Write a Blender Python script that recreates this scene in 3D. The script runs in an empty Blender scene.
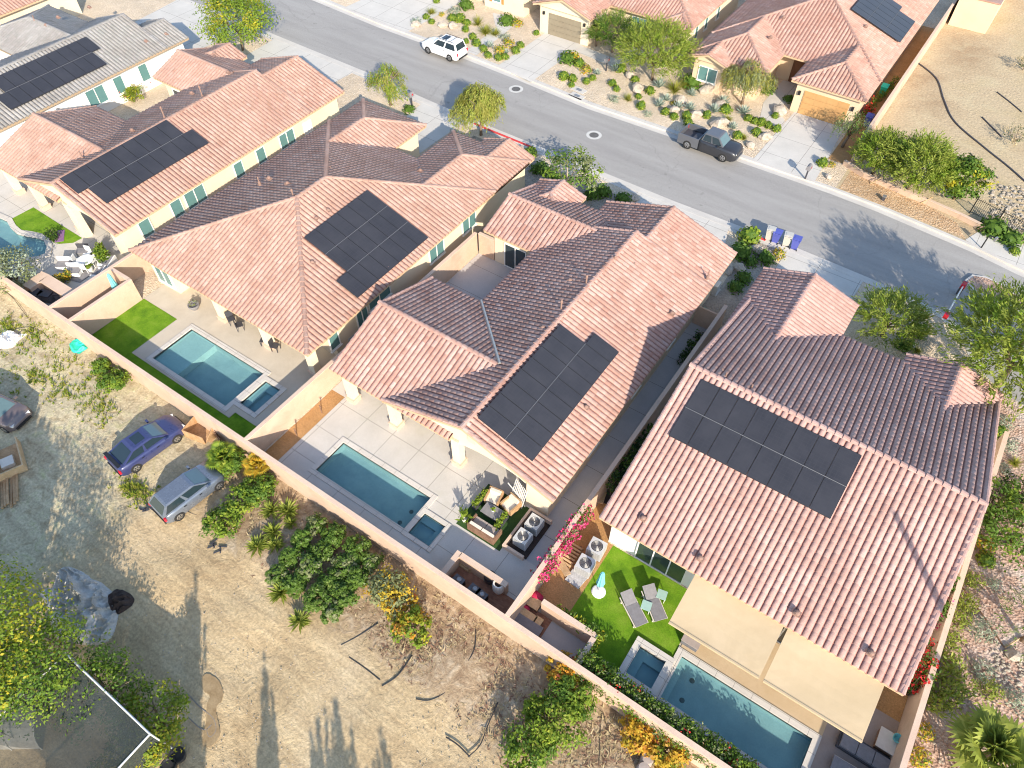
import bpy, bmesh, math, random
import numpy as np
from mathutils import Vector, Matrix
from mathutils.geometry import tessellate_polygon
from mathutils import noise as mnoise
R = math.radians
random.seed(11)
scene = bpy.context.scene
COL = scene.collection
# ------------------------------------------------------------------ camera geometry (survey of the place)
CAMX, CAMY, CAMZ = 16.51, -24.02, 36.0
PITCH = R(51); YAW = R(34.5); FPX = 720.0
_r = Vector((math.cos(YAW), math.sin(YAW), 0)); _f = Vector((-math.sin(YAW), math.cos(YAW), 0))
def _ray(px, py):
    X = (px - 512) / FPX; v = (py - 384) / FPX
    d = _r * X + _f * (math.cos(PITCH) - v * math.sin(PITCH))
    return Vector((d.x, d.y, -(math.sin(PITCH) + v * math.cos(PITCH))))
def P(px, py, z=0.0):
    d = _ray(px, py); t = (z - CAMZ) / d.z
    return (CAMX + d.x * t, CAMY + d.y * t)
def onX(px, py, x):
    d = _ray(px, py); t = (x - CAMX) / d.x
    return (CAMY + d.y * t, CAMZ + d.z * t)
def onY(px, py, y):
    d = _ray(px, py); t = (y - CAMY) / d.y
    return (CAMX + d.x * t, CAMZ + d.z * t)
# ------------------------------------------------------------------ object helpers
def tag(o, label=None, cat=None, group=None, kind=None):
    if label: o['label'] = label
    if cat: o['category'] = cat
    if group: o['group'] = group
    if kind: o['kind'] = kind
    return o
def thing(name, label, cat, loc=(0, 0, 0), rz=0.0, group=None):
    o = bpy.data.objects.new(name, None); COL.objects.link(o)
    o.location = loc; o.rotation_euler = (0, 0, rz); o.empty_display_size = .2
    return tag(o, label, cat, group)
def copy_tree(o, parent=None):
    c = o.copy(); COL.objects.link(c)
    if parent: c.parent = parent
    for ch in o.children: copy_tree(ch, c)
    return c
class MB:
    def __init__(s, off=(0, 0, 0)):
        s.v = []; s.f = []; s.m = []; s.r = []; s.off = Vector(off)
    def add(s, vs, fs, mi=0, rnd=None):
        b = len(s.v); s.v.extend([tuple(p) for p in vs])
        for f in fs:
            s.f.append([b + i for i in f]); s.m.append(mi); s.r.append(random.random() if rnd is None else rnd)
        return s
    def box(s, x0, x1, y0, y1, z0, z1, mi=0):
        v = [(x, y, z) for z in (z0, z1) for y in (y0, y1) for x in (x0, x1)]
        return s.add(v, [(0, 2, 3, 1), (4, 5, 7, 6), (0, 1, 5, 4), (2, 6, 7, 3), (0, 4, 6, 2), (1, 3, 7, 5)], mi)
    def obox(s, c, size, rz=0.0, mi=0, rx=0.0, ry=0.0):
        M = Matrix.Translation(c) @ Matrix.Rotation(rz, 4, 'Z') @ Matrix.Rotation(rx, 4, 'X') @ Matrix.Rotation(ry, 4, 'Y')
        v = [M @ Vector((x * size[0] / 2, y * size[1] / 2, z * size[2] / 2)) for z in (-1, 1) for y in (-1, 1) for x in (-1, 1)]
        return s.add(v, [(0, 2, 3, 1), (4, 5, 7, 6), (0, 1, 5, 4), (2, 6, 7, 3), (0, 4, 6, 2), (1, 3, 7, 5)], mi)
    def prism(s, pts, z0, z1, mi=0):
        n = len(pts); a = sum(pts[i][0] * pts[(i + 1) % n][1] - pts[(i + 1) % n][0] * pts[i][1] for i in range(n))
        if a < 0: pts = pts[::-1]
        v = [(p[0], p[1], z0) for p in pts] + [(p[0], p[1], z1) for p in pts]
        f = [tuple(range(n))[::-1], tuple(range(n, 2 * n))] + [(i, (i + 1) % n, n + (i + 1) % n, n + i) for i in range(n)]
        return s.add(v, f, mi)
    def solid(s, top, dz, mi=0):
        """a slab from a 3-D polygon (counter-clockwise from above) and a vertical thickness below it"""
        n = len(top); v = [tuple(p) for p in top] + [(p[0], p[1], p[2] - dz) for p in top]
        f = [tuple(range(n)), tuple(range(n, 2 * n))[::-1]] + [(i, n + i, n + (i + 1) % n, (i + 1) % n) for i in range(n)]
        return s.add(v, f, mi)
    def tube(s, p0, p1, r0, r1=None, n=8, mi=0, caps=True):
        return s.path([p0, p1], [r0, r0 if r1 is None else r1], n, mi, caps)
    def path(s, pts, r, n=6, mi=0, caps=True):
        pts = [Vector(p) for p in pts]; k = len(pts)
        rs = r if isinstance(r, (list, tuple)) else [r] * k
        b = len(s.v); 
        for i, p in enumerate(pts):
            d = (pts[min(i + 1, k - 1)] - pts[max(i - 1, 0)])
            d = d.normalized() if d.length > 1e-6 else Vector((0, 0, 1))
            a = Vector((0, 0, 1)) if abs(d.z) < .9 else Vector((1, 0, 0))
            u = d.cross(a).normalized(); w = d.cross(u)
            for j in range(n):
                t = 2 * math.pi * j / n; q = p + (u * math.cos(t) + w * math.sin(t)) * rs[i]; s.v.append(tuple(q))
        q = random.random()
        for i in range(k - 1):
            for j in range(n):
                s.f.append([b + i * n + j, b + (i + 1) * n + j, b + (i + 1) * n + (j + 1) % n, b + i * n + (j + 1) % n]); s.m.append(mi); s.r.append(q)
        if caps:
            s.f.append([b + j for j in range(n)]); s.f.append([b + (k - 1) * n + j for j in range(n)][::-1]); s.m += [mi, mi]; s.r += [q, q]
        return s
    def lathe(s, c, prof, n=16, mi=0, caps=True):
        b = len(s.v); k = len(prof)
        for (r, z) in prof:
            for j in range(n):
                t = 2 * math.pi * j / n; s.v.append((c[0] + r * math.cos(t), c[1] + r * math.sin(t), c[2] + z))
        for i in range(k - 1):
            for j in range(n):
                s.f.append([b + i * n + j, b + i * n + (j + 1) % n, b + (i + 1) * n + (j + 1) % n, b + (i + 1) * n + j]); s.m.append(mi); s.r.append(.5)
        if caps:
            s.f.append([b + j for j in range(n)][::-1]); s.f.append([b + (k - 1) * n + j for j in range(n)]); s.m += [mi, mi]; s.r += [.5, .5]
        return s
    def blob(s, c, rad, noise=.2, nu=10, nv=7, mi=0, seed=None):
        rg = random.Random(seed) if seed is not None else random
        b = len(s.v); s.v.append((c[0], c[1], c[2] + rad[2]))
        for i in range(1, nv):
            th = math.pi * i / nv
            for j in range(nu):
                ph = 2 * math.pi * j / nu; k = 1 + rg.uniform(-noise, noise)
                s.v.append((c[0] + rad[0] * k * math.sin(th) * math.cos(ph), c[1] + rad[1] * k * math.sin(th) * math.sin(ph), c[2] + rad[2] * k * math.cos(th)))
        s.v.append((c[0], c[1], c[2] - rad[2])); e = len(s.v) - 1; q = rg.random()
        for j in range(nu):
            s.f.append([b, b + 1 + j, b + 1 + (j + 1) % nu]); s.f.append([e, b + 1 + (nv - 2) * nu + (j + 1) % nu, b + 1 + (nv - 2) * nu + j]); s.m += [mi, mi]; s.r += [q, q]
            for i in range(nv - 2):
                s.f.append([b + 1 + i * nu + j, b + 1 + (i + 1) * nu + j, b + 1 + (i + 1) * nu + (j + 1) % nu, b + 1 + i * nu + (j + 1) % nu]); s.m.append(mi); s.r.append(q)
        return s
    def leaf(s, p, n, ln, wd, mi=0, rnd=None, up=None):
        n = Vector(n).normalized(); a = Vector(up) if up is not None else Vector((random.gauss(0, 1), random.gauss(0, 1), random.gauss(0, 1)))
        u = (a - n * a.dot(n)); u = u.normalized() if u.length > 1e-5 else n.orthogonal().normalized()
        w = n.cross(u); p = Vector(p); u = u * ln / 2; w = w * wd / 2
        return s.add([p - u, p - u * .1 + w, p + u, p - u * .1 - w], [(0, 1, 2, 3)], mi, rnd)
    def build(s, name, mats, parent=None, smooth=False):
        me = bpy.data.meshes.new(name)
        ox, oy, oz = s.off
        me.from_pydata([(x - ox, y - oy, z - oz) for x, y, z in s.v], [], s.f)
        if not isinstance(mats, (list, tuple)): mats = [mats]
        for m in mats: me.materials.append(m)
        if len(mats) > 1: me.polygons.foreach_set('material_index', s.m)
        at = me.attributes.new('rnd', 'FLOAT', 'FACE'); at.data.foreach_set('value', s.r)
        if smooth: me.polygons.foreach_set('use_smooth', [True] * len(s.f))
        me.update()
        o = bpy.data.objects.new(name, me); COL.objects.link(o)
        if parent is not None: o.parent = parent
        return o
def sheet(name, outer, holes, z, m, kind='structure', label=None, parent=None, off=(0, 0, 0)):
    """a flat sheet with holes, filled between its outlines"""
    loops = [[Vector((x - off[0], y - off[1], z - off[2])) for x, y in lp] for lp in [outer] + list(holes)]
    vs = [p for lp in loops for p in lp]; fs = []
    for t in tessellate_polygon(loops):
        a, b, c = [vs[i] for i in t]
        fs.append(t if (b - a).cross(c - a).z > 0 else t[::-1])
    me = bpy.data.meshes.new(name); me.from_pydata([tuple(p) for p in vs], [], fs); me.materials.append(m)
    o = bpy.data.objects.new(name, me); COL.objects.link(o)
    if parent is not None: o.parent = parent
    elif kind: o['kind'] = kind
    if label: o['label'] = label
    return o
def rect(x0, x1, y0, y1): return [(x0, y0), (x1, y0), (x1, y1), (x0, y1)]
# ------------------------------------------------------------------ materials
def _new(name):
    m = bpy.data.materials.new(name); m.use_nodes = True; nt = m.node_tree
    return m, nt, nt.nodes, nt.links, nt.nodes['Principled BSDF']
def ramp(N, cols, pos=None, interp='LINEAR'):
    r = N.new('ShaderNodeValToRGB'); cr = r.color_ramp; cr.interpolation = interp
    while len(cr.elements) > len(cols): cr.elements.remove(cr.elements[-1])
    while len(cr.elements) < len(cols): cr.elements.new(.5)
    for i, c in enumerate(cols):
        cr.elements[i].position = pos[i] if pos else i / max(1, len(cols) - 1); cr.elements[i].color = (*c, 1)
    return r
def pos_node(N, L, scale=None):
    g = N.new('ShaderNodeNewGeometry')
    return g.outputs['Position']
def noise(N, L, vec, scale, detail=5, rough=.6, dist=0.0):
    n = N.new('ShaderNodeTexNoise'); n.inputs['Scale'].default_value = scale; n.inputs['Detail'].default_value = detail
    n.inputs['Roughness'].default_value = rough; n.inputs['Distortion'].default_value = dist
    if vec is not None: L.new(vec, n.inputs['Vector'])
    return n
def mixc(N, L, fac, a, b, mode='MIX'):
    x = N.new('ShaderNodeMix'); x.data_type = 'RGBA'; x.blend_type = mode
    for v, i in ((fac, 0), (a, 6), (b, 7)):
        if isinstance(v, (int, float)): x.inputs[i].default_value = v
        elif isinstance(v, tuple): x.inputs[i].default_value = (*v, 1)
        else: L.new(v, x.inputs[i])
    return x.outputs[2]
def bump(N, L, bs, h, strength, dist=.05):
    b = N.new('ShaderNodeBump'); b.inputs['Strength'].default_value = strength; b.inputs['Distance'].default_value = dist
    L.new(h, b.inputs['Height']); L.new(b.outputs['Normal'], bs.inputs['Normal'])
def M(name, cols, scale=1.0, rough=.85, fine=None, fine_amt=.25, bmp=0.0, bscale=30, metal=0.0, spec=.3, obj=False, dist=.03, stain=None):
    """procedural surface: large noise between colours, fine speckle, bump, optional stains"""
    m, nt, N, L, bs = _new(name)
    if obj: vec = N.new('ShaderNodeTexCoord').outputs['Object']
    else: vec = pos_node(N, L)
    if len(cols) == 1: c = cols[0]; c = tuple(c); cols = [tuple(v * .93 for v in c), tuple(min(1, v * 1.06) for v in c)]
    n = noise(N, L, vec, scale); r = ramp(N, cols, [ .32 + .36 * i / (len(cols) - 1) for i in range(len(cols))]); L.new(n.outputs['Fac'], r.inputs[0])
    out = r.outputs[0]
    if fine:
        f = noise(N, L, vec, fine, 3, .7); fr = ramp(N, [(1 - fine_amt,) * 3, (1 + fine_amt * .6,) * 3], [.3, .7]); L.new(f.outputs['Fac'], fr.inputs[0])
        out = mixc(N, L, 1.0, out, fr.outputs[0], 'MULTIPLY')
    if stain:
        s = noise(N, L, vec, stain[1], 6, .65, .6); sr = ramp(N, [(0, 0, 0), (1, 1, 1)], [.5, .72]); L.new(s.outputs['Fac'], sr.inputs[0])
        mm = N.new('ShaderNodeMath'); mm.operation = 'MULTIPLY'; mm.inputs[1].default_value = stain[2]; L.new(sr.outputs[0], mm.inputs[0])
        out = mixc(N, L, mm.outputs[0], out, stain[0])
    L.new(out, bs.inputs['Base Color'])
    bs.inputs['Roughness'].default_value = rough; bs.inputs['Metallic'].default_value = metal; bs.inputs['Specular IOR Level'].default_value = spec
    if bmp:
        b = noise(N, L, vec, bscale, 4, .65); bump(N, L, bs, b.outputs['Fac'], bmp, dist)
    return m
def gravel_mat(name, cols, scale=14, big=.25, stain=None):
    m, nt, N, L, bs = _new(name); vec = pos_node(N, L)
    v = N.new('ShaderNodeTexVoronoi'); v.inputs['Scale'].default_value = scale; L.new(vec, v.inputs['Vector'])
    sep = N.new('ShaderNodeSeparateColor'); L.new(v.outputs['Color'], sep.inputs[0])
    r = ramp(N, cols); L.new(sep.outputs[0], r.inputs[0])
    n = noise(N, L, vec, big, 6, .7); nr = ramp(N, [(.78, .76, .74), (1.15, 1.12, 1.08)], [.3, .7]); L.new(n.outputs['Fac'], nr.inputs[0])
    c = mixc(N, L, 1.0, r.outputs[0], nr.outputs[0], 'MULTIPLY')
    if stain:
        s = noise(N, L, vec, stain[1], 6, .65, .6); sr = ramp(N, [(0, 0, 0), (1, 1, 1)], [.52, .66]); L.new(s.outputs['Fac'], sr.inputs[0])
        c = mixc(N, L, sr.outputs[0], c, stain[0])
    L.new(c, bs.inputs['Base Color']); bs.inputs['Roughness'].default_value = .95; bs.inputs['Specular IOR Level'].default_value = .15
    bump(N, L, bs, v.outputs['Distance'], .8, .06)
    return m
def leaf_mat(name, cols, trans=.35, rough=.6):
    m, nt, N, L, bs = _new(name)
    a = N.new('ShaderNodeAttribute'); a.attribute_name = 'rnd'
    r = ramp(N, cols); L.new(a.outputs['Fac'], r.inputs[0])
    bs.inputs['Roughness'].default_value = rough; bs.inputs['Specular IOR Level'].default_value = .25
    L.new(r.outputs[0], bs.inputs['Base Color'])
    t = N.new('ShaderNodeBsdfTranslucent'); L.new(r.outputs[0], t.inputs['Color'])
    mx = N.new('ShaderNodeMixShader'); mx.inputs[0].default_value = trans
    L.new(bs.outputs[0], mx.inputs[1]); L.new(t.outputs[0], mx.inputs[2]); L.new(mx.outputs[0], N['Material Output'].inputs['Surface'])
    return m
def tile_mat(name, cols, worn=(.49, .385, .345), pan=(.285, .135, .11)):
    m, nt, N, L, bs = _new(name); vec = pos_node(N, L)
    a = N.new('ShaderNodeAttribute'); a.attribute_name = 'rnd'
    r = ramp(N, cols); L.new(a.outputs['Fac'], r.inputs[0])
    n = noise(N, L, vec, .9, 7, .7, .4); nr = ramp(N, [(0, 0, 0), (1, 1, 1)], [.5, .75]); L.new(n.outputs['Fac'], nr.inputs[0])
    mu = N.new('ShaderNodeMath'); mu.operation = 'MULTIPLY'; mu.inputs[1].default_value = .5; L.new(nr.outputs[0], mu.inputs[0])
    c = mixc(N, L, mu.outputs[0], r.outputs[0], worn)
    dn = noise(N, L, vec, .35, 8, .72, .5); dr = ramp(N, [(.80, .76, .74), (1.08, 1.08, 1.08)], [.34, .6]); L.new(dn.outputs['Fac'], dr.inputs[0]); c = mixc(N, L, 1.0, c, dr.outputs[0], 'MULTIPLY')
    f = noise(N, L, vec, 18, 3, .7); fr = ramp(N, [(.82, .82, .82), (1.12, 1.12, 1.12)], [.3, .7]); L.new(f.outputs['Fac'], fr.inputs[0])
    c = mixc(N, L, 1.0, c, fr.outputs[0], 'MULTIPLY')
    # pans painted darker and redder: valley shade put into the colour, with some dirt
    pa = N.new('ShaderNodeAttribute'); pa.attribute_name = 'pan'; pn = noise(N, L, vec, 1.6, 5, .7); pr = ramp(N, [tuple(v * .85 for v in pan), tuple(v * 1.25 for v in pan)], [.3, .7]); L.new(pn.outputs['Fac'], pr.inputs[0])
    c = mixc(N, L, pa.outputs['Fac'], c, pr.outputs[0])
    L.new(c, bs.inputs['Base Color']); bs.inputs['Roughness'].default_value = .8; bs.inputs['Specular IOR Level'].default_value = .25
    return m
def plain(name, col, rough=.5, metal=0.0, spec=.5, coat=0.0):
    m, nt, N, L, bs = _new(name)
    tc = N.new('ShaderNodeTexCoord'); n = noise(N, L, tc.outputs['Object'], 3.0, 4); r = ramp(N, [tuple(v * .96 for v in col), tuple(min(1, v * 1.04) for v in col)], [.3, .7]); L.new(n.outputs['Fac'], r.inputs[0])
    L.new(r.outputs[0], bs.inputs['Base Color'])
    rr = N.new('ShaderNodeMapRange'); rr.inputs[3].default_value = max(.02, rough - .08); rr.inputs[4].default_value = min(1, rough + .12); L.new(n.outputs['Fac'], rr.inputs[0]); L.new(rr.outputs[0], bs.inputs['Roughness'])
    bs.inputs['Metallic'].default_value = metal; bs.inputs['Specular IOR Level'].default_value = spec; bs.inputs['Coat Weight'].default_value = coat; bs.inputs['Coat Roughness'].default_value = .08
    return m
def water_mat(name, tint, fac=.0):
    m = bpy.data.materials.new(name); m.use_nodes = True; nt = m.node_tree; N = nt.nodes; L = nt.links
    for n in list(N): N.remove(n)
    out = N.new('ShaderNodeOutputMaterial'); tr = N.new('ShaderNodeBsdfTransparent'); tr.inputs[0].default_value = (*tint, 1)
    gl = N.new('ShaderNodeBsdfGlossy'); gl.inputs['Roughness'].default_value = .03; lw = N.new('ShaderNodeLayerWeight'); pw = N.new('ShaderNodeMath'); pw.operation = 'POWER'; pw.inputs[1].default_value = 5.0; L.new(lw.outputs['Facing'], pw.inputs[0]); fr = N.new('ShaderNodeMath'); fr.operation = 'MULTIPLY_ADD'; fr.inputs[1].default_value = .92; fr.inputs[2].default_value = .025; L.new(pw.outputs[0], fr.inputs[0])
    g = N.new('ShaderNodeNewGeometry'); n = noise(N, L, g.outputs['Position'], 2.2, 4, .6, .5); b = N.new('ShaderNodeBump'); b.inputs['Strength'].default_value = .6; b.inputs['Distance'].default_value = .06
    L.new(n.outputs['Fac'], b.inputs['Height']); L.new(b.outputs[0], gl.inputs['Normal']); L.new(b.outputs[0], lw.inputs['Normal'])
    mx = N.new('ShaderNodeMixShader'); L.new(fr.outputs[0], mx.inputs[0]); L.new(tr.outputs[0], mx.inputs[1]); L.new(gl.outputs[0], mx.inputs[2]); L.new(mx.outputs[0], out.inputs[0])
    return m
def screen_mat(name, col, open_=.35):
    """woven shade cloth: a fine mesh that lets part of the light through"""
    m, nt, N, L, bs = _new(name)
    g = N.new('ShaderNodeNewGeometry'); n = noise(N, L, g.outputs['Position'], .8, 5); r = ramp(N, [tuple(v * .75 for v in col), tuple(v * 1.2 for v in col)], [.3, .7]); L.new(n.outputs['Fac'], r.inputs[0]); L.new(r.outputs[0], bs.inputs['Base Color'])
    bs.inputs['Roughness'].default_value = .9
    t = N.new('ShaderNodeBsdfTransparent'); mx = N.new('ShaderNodeMixShader'); mx.inputs[0].default_value = open_
    L.new(bs.outputs[0], mx.inputs[1]); L.new(t.outputs[0], mx.inputs[2]); L.new(mx.outputs[0], N['Material Output'].inputs['Surface'])
    return m
def road_mat():
    m, nt, N, L, bs = _new('asphalt'); vec = pos_node(N, L)
    mp = N.new('ShaderNodeMapping'); mp.inputs['Scale'].default_value = (.09, .9, 1); L.new(vec, mp.inputs[0])
    n = noise(N, L, mp.outputs[0], 1.0, 6, .6); r = ramp(N, [(.29, .277, .262), (.35, .337, .318)], [.32, .68]); L.new(n.outputs['Fac'], r.inputs[0])
    f = noise(N, L, vec, 22, 3, .8); fr = ramp(N, [(.8,) * 3, (1.18,) * 3], [.3, .7]); L.new(f.outputs['Fac'], fr.inputs[0])
    c = mixc(N, L, 1.0, r.outputs[0], fr.outputs[0], 'MULTIPLY')
    s = noise(N, L, vec, .35, 6, .65, 1.0); sr = ramp(N, [(0, 0, 0), (1, 1, 1)], [.6, .78]); L.new(s.outputs['Fac'], sr.inputs[0])
    mu = N.new('ShaderNodeMath'); mu.operation = 'MULTIPLY'; mu.inputs[1].default_value = .4; L.new(sr.outputs[0], mu.inputs[0])
    c = mixc(N, L, mu.outputs[0], c, (.36, .34, .305))
    # sealed cracks wander across the lanes, and oil has dripped along the parked kerb lanes
    dn = noise(N, L, vec, .5, 5, .6); dv = N.new('ShaderNodeVectorMath'); dv.operation = 'MULTIPLY_ADD'; dv.inputs[1].default_value = (2.2, 2.2, 0); L.new(dn.outputs['Color'], dv.inputs[0]); L.new(vec, dv.inputs[2])
    vo = N.new('ShaderNodeTexVoronoi'); vo.feature = 'DISTANCE_TO_EDGE'; vo.inputs['Scale'].default_value = .11; L.new(dv.outputs[0], vo.inputs['Vector'])
    cr = ramp(N, [(.2,) * 3, (0, 0, 0)], [.001, .004]); L.new(vo.outputs['Distance'], cr.inputs[0]); c = mixc(N, L, cr.outputs[0], c, (.10, .095, .09))
    on = noise(N, L, vec, 1.1, 4, .6); orr = ramp(N, [(0, 0, 0), (.5,) * 3], [.66, .74]); L.new(on.outputs['Fac'], orr.inputs[0]); c = mixc(N, L, orr.outputs[0], c, (.15, .14, .13))
    L.new(c, bs.inputs['Base Color']); bs.inputs['Roughness'].default_value = .9; bump(N, L, bs, f.outputs['Fac'], .3, .01)
    return m
def slab_mat(name, cols, sx, sy, ox=0.0, oy=0.0, joint=(.2, .18, .16), jw=.02, fine=20, stain=None):
    """concrete poured in slabs: score joints on a real-size grid"""
    m, nt, N, L, bs = _new(name); vec = pos_node(N, L)
    n = noise(N, L, vec, .6, 6, .65); r = ramp(N, cols, [.3, .7]); L.new(n.outputs['Fac'], r.inputs[0])
    f = noise(N, L, vec, fine, 4, .7); fr = ramp(N, [(.92,) * 3, (1.06,) * 3], [.3, .7]); L.new(f.outputs['Fac'], fr.inputs[0])
    c = mixc(N, L, 1.0, r.outputs[0], fr.outputs[0], 'MULTIPLY')
    if stain:
        s = noise(N, L, vec, stain[1], 6, .65, .6); sr = ramp(N, [(0, 0, 0), (1, 1, 1)], [.55, .75]); L.new(s.outputs['Fac'], sr.inputs[0])
        mu = N.new('ShaderNodeMath'); mu.operation = 'MULTIPLY'; mu.inputs[1].default_value = stain[2]; L.new(sr.outputs[0], mu.inputs[0])
        c = mixc(N, L, mu.outputs[0], c, stain[0])
    sp = N.new('ShaderNodeSeparateXYZ'); L.new(vec, sp.inputs[0])
    fac = None
    for ax, s_, o_ in (('X', sx, ox), ('Y', sy, oy)):
        if not s_: continue
        a = N.new('ShaderNodeMath'); a.operation = 'ADD'; a.inputs[1].default_value = -o_ + 1000 * s_; L.new(sp.outputs[ax], a.inputs[0])
        b = N.new('ShaderNodeMath'); b.operation = 'MODULO'; b.inputs[1].default_value = s_; L.new(a.outputs[0], b.inputs[0])
        d = N.new('ShaderNodeMath'); d.operation = 'LESS_THAN'; d.inputs[1].default_value = jw; L.new(b.outputs[0], d.inputs[0])
        if fac is None: fac = d.outputs[0]
        else:
            e = N.new('ShaderNodeMath'); e.operation = 'MAXIMUM'; L.new(fac, e.inputs[0]); L.new(d.outputs[0], e.inputs[1]); fac = e.outputs[0]
    if fac is not None: c = mixc(N, L, fac, c, joint)
    L.new(c, bs.inputs['Base Color']); bs.inputs['Roughness'].default_value = .85; bs.inputs['Specular IOR Level'].default_value = .25
    bump(N, L, bs, f.outputs['Fac'], .15, .01)
    return m
def brick_mat(name, c1, c2, mortar, scale=4.0):
    m, nt, N, L, bs = _new(name); vec = pos_node(N, L)
    b = N.new('ShaderNodeTexBrick'); b.inputs['Scale'].default_value = scale; b.inputs['Color1'].default_value = (*c1, 1); b.inputs['Color2'].default_value = (*c2, 1); b.inputs['Mortar'].default_value = (*mortar, 1); b.inputs['Mortar Size'].default_value = .015
    L.new(vec, b.inputs['Vector'])
    n = noise(N, L, vec, 1.2, 6, .7); fr = ramp(N, [(.75,) * 3, (1.15,) * 3], [.3, .7]); L.new(n.outputs['Fac'], fr.inputs[0])
    c = mixc(N, L, 1.0, b.outputs['Color'], fr.outputs[0], 'MULTIPLY'); L.new(c, bs.inputs['Base Color']); bs.inputs['Roughness'].default_value = .9
    return m
def dirt_mat():
    """bare lot: pale driven track, browner planting strip by the wall, paler silty end, mulch and dry grass"""
    m, nt, N, L, bs = _new('lot_dirt'); vec = pos_node(N, L)
    n1 = noise(N, L, vec, .22, 7, .62, .8); n2 = noise(N, L, vec, 1.3, 8, .68, .6); n3 = noise(N, L, vec, 7.0, 5, .72)
    sp = N.new('ShaderNodeSeparateXYZ'); L.new(vec, sp.inputs[0])
    # strip next to the wall: y > about -17 and x > -8
    def sm(src, a, b):
        r = N.new('ShaderNodeMapRange'); r.interpolation_type = 'SMOOTHSTEP'; r.inputs[1].default_value = a; r.inputs[2].default_value = b; L.new(src, r.inputs[0]); return r.outputs[0]
    def math_(op, a, b):
        x = N.new('ShaderNodeMath'); x.operation = op
        for i, v in enumerate((a, b)):
            if isinstance(v, (int, float)): x.inputs[i].default_value = v
            else: L.new(v, x.inputs[i])
        return x.outputs[0]
    wob = math_('MULTIPLY', math_('SUBTRACT', n2.outputs['Fac'], .5), 5.0)
    yy = math_('ADD', sp.outputs['Y'], wob); xx = math_('ADD', sp.outputs['X'], wob)
    strip = math_('MULTIPLY', sm(yy, -18.4, -17.2), sm(xx, -10.5, -8.0))
    track = ramp(N, [(.40, .29, .165), (.55, .42, .25), (.61, .49, .32)], [.3, .5, .72]); L.new(n1.outputs['Fac'], track.inputs[0])
    brown = ramp(N, [(.25, .17, .105), (.42, .31, .20), (.56, .46, .33)], [.34, .5, .68]); L.new(n2.outputs['Fac'], brown.inputs[0])
    pale = ramp(N, [(.42, .34, .21), (.58, .50, .34), (.46, .44, .22)], [.34, .52, .74]); L.new(n2.outputs['Fac'], pale.inputs[0])
    c = mixc(N, L, strip, track.outputs[0], brown.outputs[0])
    c = mixc(N, L, sm(xx, -11.0, -14.5), c, pale.outputs[0])
    f = ramp(N, [(.66,) * 3, (1.22,) * 3], [.3, .7]); L.new(n3.outputs['Fac'], f.inputs[0])
    c = mixc(N, L, 1.0, c, f.outputs[0], 'MULTIPLY')
    # straw-coloured scuffs and wheel ruts along the drive
    mp = N.new('ShaderNodeMapping'); mp.inputs['Scale'].default_value = (.25, 2.2, 1); mp.inputs['Rotation'].default_value = (0, 0, R(-6)); L.new(vec, mp.inputs[0])
    rt = noise(N, L, mp.outputs[0], 1.0, 5, .6, .7); rr = ramp(N, [(.88, .86, .84), (1.08, 1.08, 1.06)], [.4, .62]); L.new(rt.outputs['Fac'], rr.inputs[0])
    c = mixc(N, L, 1.0, c, rr.outputs[0], 'MULTIPLY')
    L.new(c, bs.inputs['Base Color']); bs.inputs['Roughness'].default_value = .97; bs.inputs['Specular IOR Level'].default_value = .1
    hh = math_('ADD', math_('MULTIPLY', n2.outputs['Fac'], 1.0), math_('MULTIPLY', n3.outputs['Fac'], .35)); bump(N, L, bs, hh, .7, .12)
    return m

T = {}
# tiles: terracotta blends, one per house
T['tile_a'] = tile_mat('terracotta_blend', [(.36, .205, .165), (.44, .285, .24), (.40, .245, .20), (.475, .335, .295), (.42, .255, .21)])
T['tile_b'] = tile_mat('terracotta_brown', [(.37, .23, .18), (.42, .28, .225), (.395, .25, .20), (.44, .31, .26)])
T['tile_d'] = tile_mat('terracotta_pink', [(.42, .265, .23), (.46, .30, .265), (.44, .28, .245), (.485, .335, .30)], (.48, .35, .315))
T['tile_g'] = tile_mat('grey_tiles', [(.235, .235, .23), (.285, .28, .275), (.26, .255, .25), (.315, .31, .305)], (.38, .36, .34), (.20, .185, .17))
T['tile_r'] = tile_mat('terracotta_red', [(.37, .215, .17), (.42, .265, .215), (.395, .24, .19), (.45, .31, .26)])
T['cream'] = M('cream_stucco', [(.71, .60, .43), (.77, .66, .49)], .4, .9, 40, .08, .15, 60)
T['tan'] = M('tan_stucco', [(.62, .47, .32), (.68, .53, .37)], .4, .9, 40, .08, .15, 60)
T['white'] = M('white_stucco', [(.78, .75, .70), (.84, .81, .76)], .4, .9, 40, .06, .15, 60)
T['wall'] = M('block_wall_stucco', [(.55, .39, .28), (.64, .47, .35)], .6, .92, 25, .12, .25, 30, stain=((.40, .29, .21), .7, .55))
T['cap'] = M('wall_cap', [(.62, .45, .34), (.68, .52, .40)], .8, .9, 20, .12)
T['fascia'] = M('fascia_paint', [(.52, .36, .22), (.58, .42, .27)], 1, .7)
T['soffit_trim'] = M('cream_trim', [(.66, .55, .40)], 1, .8)
T['glass'] = plain('window_glass', (.11, .23, .225), .08, 0, .8)
T['glass_dark'] = plain('door_glass', (.035, .05, .055), .08, 0, .8)
T['winframe'] = plain('white_vinyl', (.8, .78, .72), .5)
T['metal_grey'] = plain('galvanised', (.42, .41, .40), .45, .7)
T['pipe'] = M('painted_vent', [(.27, .17, .135)], 2, .7)
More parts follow.
